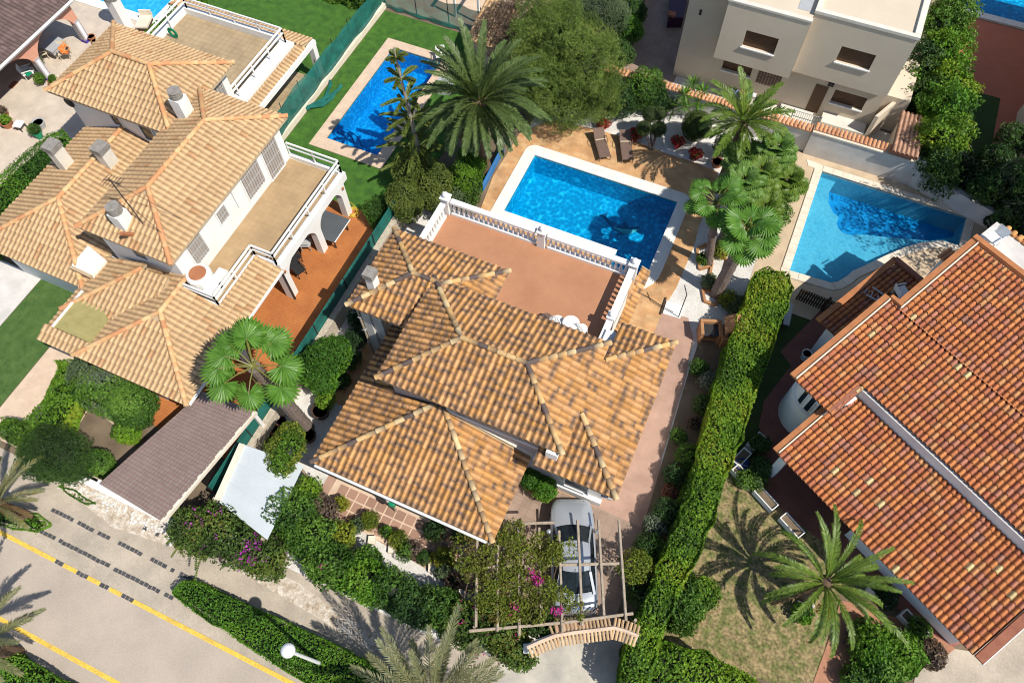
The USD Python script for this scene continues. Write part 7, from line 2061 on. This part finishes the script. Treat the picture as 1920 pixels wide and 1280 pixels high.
def top_over(base, pix_y):
    z = 0.0
    while z < 14:
        q = np.array([base[0], base[1], z]) - CEYE
        if 640 - FPX * (q @ CUP) / (q @ CFW) <= pix_y: break
        z += 0.02
    return z
hz = top_over(bq_, 92)
norfolk('norfolk_pine', 'slender norfolk pine with tiers of drooping branches leaning over the narrow pool', bq_, np.array([*P2(738, 90, hz), hz]), [(0.93, 0.45, 5, 0.3, NP), (0.79, 0.85, 5, 0.45, NP), (0.64, 1.1, 5, 0.5, NP), (0.50, 1.4, 6, 0.55, NP), (0.38, 1.7, 6, 0.6, NP), (0.27, 1.9, 6, 0.6, NP), (0.18, 2.0, 6, 0.55, NP)], 411)
for k, (px, py, zz, r, pl, lab) in enumerate(((760, 372, 1.6, 0.9, NP, 'dark feathery conifer bush beside the balustrade corner'), (812, 345, 1.6, 1.0, NP, 'olive green conifer bush under the norfolk pine'), (868, 345, 1.0, 0.95, HEDGE[:3], 'light green shrub with dry tips left of the blue panel fence'),
        (845, 385, 0.9, 0.85, OLIVE, 'greyish shrub behind the balustrade'), (885, 300, 1.2, 0.75, BRIGHT, 'bright green bush below the big palm fronds'), (770, 318, 1.5, 0.9, NP, 'conifer bush at the edge of the narrow pool'), (705, 395, 0.8, 0.6, GREEN, 'low bush at the end of the teal screen'))):
    q = P(px, py, zz)
    plant('conifer_bush' if pl is NP else 'garden_bush', lab, 'bush', q, [(q, (r, r, r * 0.9)), (q + [0.3, -0.4, -0.3], r * 0.7)], pl, 380, 0.15, 0.05, seed=420 + k, asp=0.3, loose=1.0)

# ---- fan palms by the pool
cq = P(1343, 381, 4.7); 
fan_palm('fan_palm', 'young fan palm with open leaves over the pool corner', P2(1328, 495), cq, [(185, 35), (150, 25), (210, 5), (240, 30), (100, 45), (60, 50), (20, 40), (330, 30), (280, 20), (120, 0), (0, 70)], FAN, 501, 0.17, R=0.62, stalk=0.85, skirt=3)
cq = P(1401, 437, 4.9)
fan_palm('fan_palm', 'fan palm with a thick leaning trunk beside the pool deck', P2(1342, 552), cq, [(200, 30), (250, 15), (285, 0), (310, 15), (350, 25), (140, 30), (95, 35), (60, 45), (20, 45), (180, 60), (230, 50), (0, 80), (120, 5)], FAN, 502, 0.25, R=0.72, stalk=0.85, skirt=4)
for k, (px, py, zz, lab) in enumerate(((1425, 330, 4.4, 'fan palm in the middle of the green clump left of the triangular pool'), (1455, 285, 4.0, 'fan palm at the top of the clump below the white wall'), (1475, 345, 3.2, 'fan palm leaning over the sandy pool surround'), (1392, 345, 4.6, 'fan palm behind the young one at the pool corner'), (1430, 400, 3.6, 'low fan palm above the leaning trunk'), (1395, 300, 3.2, 'fan palm under the small feather palm'))):
    q = P(px, py, zz)
    fan_palm('fan_palm', lab, q[:2], q, 26, FAN_D if k % 2 else PALM_LIME, 510 + k, 0.13, R=0.50, stalk=0.66, skirt=3)
for k, (px, py, zz, r, lab) in enumerate(((1440, 350, 0.8, 0.9, 'bushy undergrowth below the fan palm clump'), (1455, 300, 0.7, 0.8, 'undergrowth below the white wall end'), (1415, 295, 0.6, 0.7, 'undergrowth beside the potted bush'), (1460, 400, 0.5, 0.6, 'undergrowth at the lower end of the fan palm clump'))):
    q = P(px, py, zz); plant('undergrowth', lab, 'bush', q, [(q, (r, r, r * 0.8))], GREEN, 300, 0.14, 0.04, seed=530 + k)
# leaning fan palm by the orange patio
cq = P(476, 688, 6.3)
fan_palm('tall_fan_palm', 'tall fan palm with a thick grey trunk leaning over the orange patio', P2(577, 803), cq, [(70, 30), (100, 38), (125, 48), (140, 22), (165, 30), (190, 40), (215, 20), (245, 22), (285, 0), (30, 10), (352, -8), (115, 60), (200, 2)], FAN, 521, 0.26, R=0.80, stalk=1.15, skirt=1)
# raised palm bed edging
for k, pts in enumerate((((1308, 470), (1322, 462), (1335, 470), (1330, 500), (1312, 505)), ((1338, 478), (1362, 490), (1350, 530), (1332, 520)), ((1318, 545), (1345, 555), (1340, 572), (1322, 566)))):
    bed = pp(*pts)
    single('bed_edging', MB().slab(bed.buffer(0.10).difference(bed.buffer(-0.02)), 0.0, 0.16), 'brick_ochre', ['ochre stone edging round the young fan palm', 'ochre stone edging between the two palm trunks', 'ochre stone edging at the foot of the thick palm trunk'][k], 'edging')
for k, (px, py, r, pl, lab) in enumerate(((1352, 470, 0.40, YELLOWG, 'yellow flowered plant between the palm trunks'), (1330, 528, 0.35, OLIVE, 'succulent at the foot of the thick palm trunk'), (1318, 485, 0.28, HEDGE, 'low plant inside the stone edging'), (1385, 575, 0.55, OLIVE, 'grey green shrub below the palm trunks'), (1365, 560, 0.4, YELLOWG, 'light shrub beside the barbecue'))):
    q = P(px, py, 0.35); plant('border_plant', lab, 'plant', q, [(q, (r, r, 0.4))], pl, 600, 0.09, 0.03, seed=540 + k)

# ---- beds by the villa path
for k, (px, py, zz, r, pl, lab) in enumerate(((1328, 713, 0.5, 0.42, [(0.16, 0.18, 0.14), (0.22, 0.24, 0.19)], 'grey ball shaped plant in the bed beside the path'), (1272, 818, 0.4, 0.35, GREEN + [(0.30, 0.02, 0.05)], 'dark red flowering plant beside the path'), (1320, 760, 0.5, 0.45, DEEP, 'dark shrub below the grey ball plant'),
        (1300, 790, 0.4, 0.30, DRY, 'pinkish dry plant in the path bed'), (1290, 855, 0.6, 0.5, GREEN, 'green shrub in the middle of the path bed'), (1268, 890, 0.6, 0.5, DEEP, 'dark shrub against the long hedge'), (1255, 920, 0.4, 0.28, [(0.30, 0.12, 0.08), (0.22, 0.10, 0.07)], 'reddish plant in the path bed'),
        (1230, 985, 0.6, 0.5, [(0.13, 0.17, 0.12), (0.19, 0.23, 0.16)], 'silvery shrub at the bend of the path'), (1215, 1030, 0.9, 0.55, GREEN, 'green shrub beside the pergola posts'), (1190, 1060, 1.6, 0.6, YELLOWG[:3] + DRY[:1], 'thin twiggy shrub growing over the right pergola pole'), (1250, 960, 0.8, 0.55, DEEP, 'dark bush behind the silvery shrub'),
        (1205, 1110, 0.8, 0.6, DEEP, 'dark bush at the foot of the long hedge by the gateway'), (1310, 690, 0.5, 0.4, GREEN, 'shrub at the upper end of the path bed'))):
    q = P(px, py, zz); plant('bed_shrub', lab, 'shrub', q, [(q, (r, r, r * 0.9))], pl, 480, 0.10, 0.03, seed=560 + k, loose=1.0, corek=0.0 if k == 9 else 0.7, gap=0.45 if k == 9 else 0.32)
for k, (px, py, r, lab) in enumerate(((996, 898, 0.42, 'round green plant behind, in the corner of the villa walls'), (1022, 917, 0.45, 'round green plant nearest the car bonnet'))):
    q = P(px, py, 0.8); plant('round_plant', lab, 'plant', q, [(q, (r, r, 0.42))], BRIGHT, 900, 0.12, 0.03, seed=580 + k, asp=0.35, gap=0.1)
    pot('plant_pot', ['pot under the round green plant in the wall corner', 'pot under the round green plant by the car'][k], (px + 3, py + 14), 0.24, 0.4, 'terracotta')
# citrus and dark shrubs left of the villa
plant('lemon_tree', 'bright green lemon tree on the gravel beside the teal screen', 'tree', P2(625, 720, 0), [(P(612, 672, 1.7), (0.85, 0.9, 0.8)), (P(590, 690, 1.4), (0.75, 0.8, 0.7)), (P(630, 655, 1.6), (0.6, 0.6, 0.6)), (P(605, 715, 1.2), (0.6, 0.55, 0.55))], BRIGHT, 480, 0.13, 0.07, seed=590, gap=0.36)
for k, (px, py, zz, r) in enumerate(((655, 672, 0.7, 0.5), (668, 632, 0.8, 0.5), (638, 712, 0.6, 0.45), (610, 750, 0.6, 0.4), (672, 597, 0.8, 0.45))):
    q = P(px, py, zz); plant('dark_shrub', ['dark shrub against the shaded tower wall', 'round dark shrub near the tower pillar', 'dark shrub behind the lemon tree', 'plant in the big dark pot by the roof corner', 'dark shrub at the far end under the tower eave'][k], 'shrub', q, [(q, (r, r, r * 0.9))], DEEP if k != 3 else HEDGE[:4], 420, 0.11, 0.03, seed=595 + k)
plant('climber', 'yellow green climber spilling over the white canopy roof', 'climber', P2(552, 860, 0), [(P(535, 840, 2.3), (0.75, 0.7, 0.35)), (P(528, 870, 2.3), (0.6, 0.5, 0.3)), (P(545, 815, 2.0), (0.55, 0.5, 0.4))], YELLOWG[:3] + HEDGE[:2], 420, 0.12, 0.04, seed=605, gap=0.4)

# ---- front shrubs and bougainvillea along the street
BOU = [(0.048, 0.088, 0.0192), (0.072, 0.128, 0.0224), (0.104, 0.168, 0.0256), (0.16, 0.176, 0.032)]
front = [((420, 1000), 1.9, (1.35, 0.9, 0.85), BOU, 'purple flowering bougainvillea spreading over the pavement wall', (PURPLE, 26, 0.09)), ((370, 995), 1.7, (0.95, 0.8, 0.7), BOU, 'reddish tipped bougainvillea at the left end beside the carport', None), ((490, 1040), 1.5, (0.9, 0.7, 0.7), BOU, 'bougainvillea with the most purple flowers beside the tile capped wall', (PURPLE, 60, 0.09)),
         ((548, 960), 1.6, (0.95, 0.9, 0.85), GREEN, 'dark leafy shrub behind the white canopy', None), ((585, 1010), 1.5, (0.95, 0.8, 0.8), GREEN, 'leafy green shrub left of the white gravel', None), ((600, 955), 1.0, (0.6, 0.6, 0.6), DRY, 'dry brown shrub above the white gravel', None),
         ((625, 1060), 1.5, (1.0, 0.75, 0.8), GREEN, 'green shrub with pink buds beside the pavement', (MAGENTA, 6, 0.07)), ((680, 1085), 1.5, (0.95, 0.7, 0.8), BRIGHT, 'bright green shrub in the middle of the street planting', None), ((735, 1105), 1.4, (0.9, 0.7, 0.75), GREEN, 'green shrub above the palm shadow', None),
         ((775, 1130), 1.4, (0.85, 0.7, 0.7), DEEP, 'dark shrub behind the silvery palm fronds', None), ((830, 1140), 1.4, (0.8, 0.65, 0.7), GREEN, 'shrub right of the white gravel strip', None), ((870, 1170), 1.5, (0.9, 0.7, 0.7), BOU, 'bougainvillea left of the gateway wall', (MAGENTA, 10, 0.08)),
         ((935, 1170), 1.7, (1.0, 0.75, 0.6), BOU, 'bougainvillea climbing the gateway wall', (MAGENTA, 8, 0.08)), ((965, 1215), 1.3, (0.75, 0.6, 0.6), BOU, 'magenta flowered bougainvillea hanging over the driveway', (MAGENTA, 14, 0.08)), ((1010, 1165), 1.9, (0.6, 0.5, 0.4), BOU, 'creeper tangle over the left end of the gateway caps', None),
         ((575, 925), 1.2, (0.55, 0.6, 0.6), HEDGE[:4], 'light green bush between canopy and front terrace', None), ((640, 1000), 1.0, (0.5, 0.45, 0.5), YELLOWG[:3], 'yellowish young shrub by the white gravel', None), ((690, 1045), 1.0, (0.5, 0.4, 0.5), GREEN, 'small shrub at the gravel edge', None)]
for k, (px, zz, r, pl, lab, fl) in enumerate(front):
    q = P(px[0], px[1], zz); r = np.array(r)
    nm = 'bougainvillea' if 'bougainvillea' in lab or 'creeper' in lab else 'street_shrub'
    plant(nm, lab, 'shrub', q, [(q, r), (q + [0.5 * r[0], -0.35 * r[1], -0.35 * r[2]], r * 0.65), (q + [-0.5 * r[0], -0.3 * r[1], -0.4 * r[2]], r * 0.65), (q + [0.1, 0.4 * r[1], -0.3], r * 0.6)], pl, 360, 0.125, 0.05, seed=620 + k, loose=1.0, gap=0.38 if pl is not DRY else 0.5, rough=0.6, flowers=fl, corek=0.68 if pl is not DRY else 0, limit=5200)
# arching shoots of the left bougainvillea
t = Thing('loose_shoots', 'long loose bougainvillea shoots reaching over the brown carport and pavement', 'climber', (*P2(420, 1000), 1.5))
g_ = rng(640)
for k in range(34):
    b = P(350 + 150 * g_.random(), 965 + 70 * g_.random(), 1.7); a = g_.uniform(1.2, 5.4); L = 0.7 + 0.9 * g_.random()
    t.part('shoot', frond_mesh(b, a, 0.75, L, 1.2, 0.10, 16, BOU, g_, 0.03, 0.4, taper=0.2), 'palm_green')
# pergola creeper
t = Thing('pergola_creeper', 'yellow green creeper with magenta flowers covering the left half of the pergola', 'climber', (*P2(940, 1080), 0))
g_ = rng(650); mb = MB()
blobs = []
for (px, py) in ((870, 1025), (900, 1045), (930, 1030), (960, 1020), (985, 1040), (955, 1060), (985, 1075), (1010, 1050), (1035, 1035), (925, 1075), (890, 1075), (945, 1105), (905, 1110), (985, 1120), (1020, 1105), (875, 1050), (960, 1000), (1040, 1020), (1020, 1015), (1060, 1030), (1000, 1145), (965, 1140), (925, 1140), (1055, 1125), (1070, 1140)):
    blobs.append((P(px, py, 2.5 + 0.12 * g_.random()), (0.36 + 0.18 * g_.random(), 0.36 + 0.15 * g_.random(), 0.16)))
blob_leaves(mb, blobs, 430, 0.11, [(0.11, 0.12, 0.018), (0.14, 0.17, 0.02), (0.19, 0.22, 0.025), (0.12, 0.17, 0.022), (0.18, 0.15, 0.03)], g_, corek=0, gap=0.47, rough=0.7, loose=1.1, freq=1.6)
for (px, py, n) in ((1000, 1078, 4), (1010, 1088, 7), (1043, 1144, 6), (965, 1138, 2)):
    q = P(px, py, 2.75)
    qq = q + g_.normal(size=(n * 9, 3)) * [0.12, 0.12, 0.05]
    leaves(mb, qq, np.tile([0, 0, 1.0], (len(qq), 1)), 0.085, MAGENTA, g_, 0.8, 0.8)
t.part('leaves', mb, 'foliage')
sm = MB()
for k in range(9):
    a = P(870 + 20 * k, 1120 - 4 * (k % 3), 2.42); b = P(885 + 20 * k, 1020 + 8 * (k % 4), 2.46)
    sm.tube([a, (a + b) / 2 + [0.1, 0, 0.05], b], 0.018, 4)
for q in ((-3.9, 4.2), (-3.0, 2.9), (-2.0, 3.4)):
    sm.tube([(*q, 0), (q[0] + 0.1, q[1], 1.3), (q[0] + 0.1, q[1] + 0.3, 2.4)], 0.04, 5)
t.part('stem', sm, 'bark_brown')
# small shrubs of the front bed by the terrace
for k, (px, py, r, pl) in enumerate(((600, 955, 0.32, YELLOWG), (640, 945, 0.30, YELLOWG), (694, 975, 0.34, YELLOWG), (670, 985, 0.30, OLIVE), (724, 996, 0.24, BRIGHT), (748, 1012, 0.36, YELLOWG), (760, 1035, 0.34, GREEN), (780, 1030, 0.3, DRY), (830, 1045, 0.42, YELLOWG), (832, 1070, 0.32, OLIVE), (815, 995, 0.4, DEEP), (868, 1000, 0.4, DEEP), (795, 1045, 0.28, GREEN + [(0.30, 0.02, 0.03)]), (850, 1090, 0.35, DRY))):
    q = P(px, py, 0.45)
    lab = ['small yellowish shrub leftmost in the terrace bed', 'yellow green shrub at the left terrace corner', 'yellow shrub beside the square terrace tiles', 'grey green shrub above the white gravel', 'tiny bright plant in the terrace bed', 'lime shrub in the middle of the terrace bed', 'green shrub over the concrete border', 'dry shrub in the terrace bed', 'tall golden shrub at the right end of the bed', 'grey shrub below the golden shrub', 'dark shrub under the front eave', 'dark shrub beside the roof tip', 'red flowering shrub in the terrace bed', 'dry bush at the end of the white gravel'][k]
    plant('terrace_shrub', lab, 'shrub', q, [(q, (r, r, r * 1.25))], pl, 620, 0.085, 0.025, seed=670 + k, loose=1.0, gap=0.4)
for k, (px, py) in enumerate(((697, 1012), (735, 1028), (810, 1064))):
    q = P2(px, py, 0.2); single('border_stone', MB().obox(q[0], q[1], 0.0, 0.24, 0.30, 0.34, 0.4), 'coping_cream', ['pale border block left on the white gravel', 'pale border block in the middle of the gravel edge', 'pale border block right by the golden shrub'][k], 'block')

# ---- left garden
for k, (px, py, zz, r, pl, lab, nm) in enumerate(((205, 735, 1.1, (1.5, 1.0, 0.9), GREEN + [(0.12, 0.16, 0.10)], 'wide green shrub with small white flowers under the big sandy eave', 'garden_bush'), (250, 760, 1.3, (0.9, 0.9, 0.9), GREEN, 'green shrub beside the brown carport', 'garden_bush'), (160, 700, 1.0, (0.7, 0.7, 0.7), OLIVE, 'greyish bush under the eave', 'garden_bush'),
        (238, 808, 0.7, (0.55, 0.5, 0.55), HEDGE[:4], 'light green shrub on the bare earth by the carport', 'garden_bush'), (110, 850, 1.5, (1.5, 1.0, 0.9), [(0.03, 0.065, 0.014), (0.045, 0.095, 0.018), (0.06, 0.115, 0.024)], 'broad soft green conifer behind the street wall', 'conifer'), (75, 862, 1.2, (0.9, 0.8, 0.7), DEEP, 'dark conifer branches at the left of the wall', 'conifer'),
        (185, 868, 0.9, (0.6, 0.5, 0.6), GREEN, 'green shrub between conifer and carport', 'garden_bush'), (35, 812, 0.9, (0.8, 0.5, 0.7), HEDGE[:3], 'hedge like shrub at the end of the lawn path', 'garden_bush'))):
    q = P(px, py, zz); r = np.array(r)
    plant(nm, lab, 'bush' if nm == 'garden_bush' else 'conifer', q, [(q, r), (q + [0.45 * r[0], -0.3 * r[1], -0.2], r * 0.6), (q + [-0.5 * r[0], 0.25 * r[1], -0.2], r * 0.62)], pl, 400, 0.12 if nm == 'garden_bush' else 0.14, 0.06, seed=700 + k, asp=0.5 if nm == 'garden_bush' else 0.25, loose=0.9, limit=7000)
structure('bare_bed', MB().slab(pp((165, 770), (175, 765), (218, 800), (205, 835), (160, 850), (135, 820)), -0.05, 0.03), 'earth', 'bare earth bed in the left front garden')
for k, poly in enumerate((((0, 950), (75, 965), (95, 985), (70, 1000), (0, 985)), ((115, 910), (150, 925), (180, 945), (165, 948), (120, 922)))):
    hedge('grass_tuft', ['patch of rank grass under the left street palm', 'tuft of grass on the rubble strip'][k], pp(*poly).buffer(0.05), 0.28, BRIGHT, 0.10, 420, 720 + k, rough=0.12, cat='grass', corez=0.14)

# ---- right garden
for k, (px, py, zz, r, pl, lab) in enumerate(((1285, 1120, 0.6, 0.85, GREEN + YELLOWG[1:3], 'rambling shrub with bare grey stems on the dry lawn'), (1320, 1110, 0.5, 0.55, HEDGE[:4], 'shrub with yellow leaves on the dry lawn'), (1275, 1160, 0.4, 0.6, HEDGE[:3], 'low shrub where lawn and corner hedge meet'), (1640, 1215, 0.7, 0.8, BRIGHT, 'bright green shrub between brick walk and concrete yard'),
        (1690, 1225, 0.7, 0.75, BRIGHT, 'green leafy shrub at the edge of the concrete yard'), (1655, 1250, 0.6, 0.8, GREEN, 'spreading shrub at the lower edge beside the concrete yard'), (1745, 1225, 0.5, 0.5, DRY, 'dry brown bush at the house corner'), (1605, 1200, 0.4, 0.4, DRY, 'dry plant beside the brick walk'), (1600, 1270, 0.5, 0.45, GREEN, 'green plant at the lower edge by the brick walk'),
        (1505, 1150, 0.4, 0.35, BRIGHT, 'small green plant beside the boulder'), (1625, 1180, 0.5, 0.45, GREEN, 'green shrub beside the palm walk'))):
    q = P(px, py, zz); plant('lawn_shrub', lab, 'shrub', q, [(q, (r, r, r * 0.8)), (q + [0.3 * r, -0.4 * r, -0.1], r * 0.6)], pl, 380, 0.13, 0.04, seed=740 + k, loose=1.0, corek=0.6, gap=0.4)
yucca('yucca', 'small dark spiky palmlet beside the brick walk', [P(1698, 1198, 0.7)], P2(1697, 1203), 760, 0.5, GREEN, 50)
for k in (2, 6, 5, 0):
    q = PLQ[k]; c_ = np.array([q[0], q[1], 0.45])
    plant('planter_plant', {2: 'green plant spilling from the trough below the blue tub', 6: 'leafy shrub filling the trough near the lower house corner', 5: 'dark plant in the trough against the house wall', 0: 'dark plant beside the uppermost trough'}[k], 'plant', c_, [(c_ + [0.15, -0.12, 0], (0.42, 0.42, 0.3))], DEEP if k in (0, 5) else GREEN, 500, 0.10, 0.02, seed=770 + k, z=0.3)
plant('dark_shrub', 'dark round shrub in the shade between the troughs', 'shrub', P2(1425, 880, 0), [(P(1425, 878, 0.5), (0.45, 0.45, 0.5))], DEEP, 500, 0.10, 0.02, seed=780)
plant('dark_shrub', 'dark shrub beside the overgrown trough', 'shrub', P2(1420, 905, 0), [(P(1422, 903, 0.4), (0.38, 0.38, 0.4))], DEEP, 500, 0.10, 0.02, seed=781)
# potted plants on the corner plot
for k, (px, py, r, pl, lab) in enumerate(((70, 115, 0.32, OLIVE, 'grey green ball plant beside the nearer column'), (73, 147, 0.28, HEDGE[:3], 'small round plant at the foot of the nearer column'), (98, 148, 0.22, HEDGE[:4], 'plant in the clay pot beside the nearer column'), (10, 224, 0.26, HEDGE[:4], 'leafy plant in the clay bowl at the left edge'), (5, 207, 0.22, DRY, 'dry plant in the pot at the left edge'), (64, 243, 0.3, GREEN + [(0.6, 0.6, 0.6)], 'white flowering plant beside the teal pot'))):
    q = P(px, py, 0.5); plant('potted_plant', lab, 'plant', q, [(q, r)], pl, 900, 0.08, 0.02, seed=790 + k)
# tall tree whose shade dapples the triangular pool
plant('tall_tree', 'tall loose tree at the right border shading the triangular pool', 'tree', (15.2, 28.6), [((14.6, 28.8, 7.0), (2.3, 2.2, 1.6)), ((15.8, 27.2, 6.4), (1.8, 1.7, 1.4)), ((14.2, 30.4, 6.2), (1.7, 1.6, 1.3))], DEEP, 60, 0.24, 0.18, seed=812, asp=0.35, corek=0, gap=0.48, rough=0.8)
# bits of rubble and stones
g_ = rng(800); m = MB()
for k in range(240):
    px, py = 100 + 240 * g_.random(), 0
    py = 888 + (px - 95) * 0.50 + g_.normal() * 9
    q = P2(px, py); s = 0.03 + 0.07 * g_.random()
    m.ball((*q, 0.03), (s, s * 0.8, s * 0.5), 0)
single('rubble_stones', m, 'white_gravel', 'white broken stones scattered on the rubble strip', 'stones', kind='stuff')
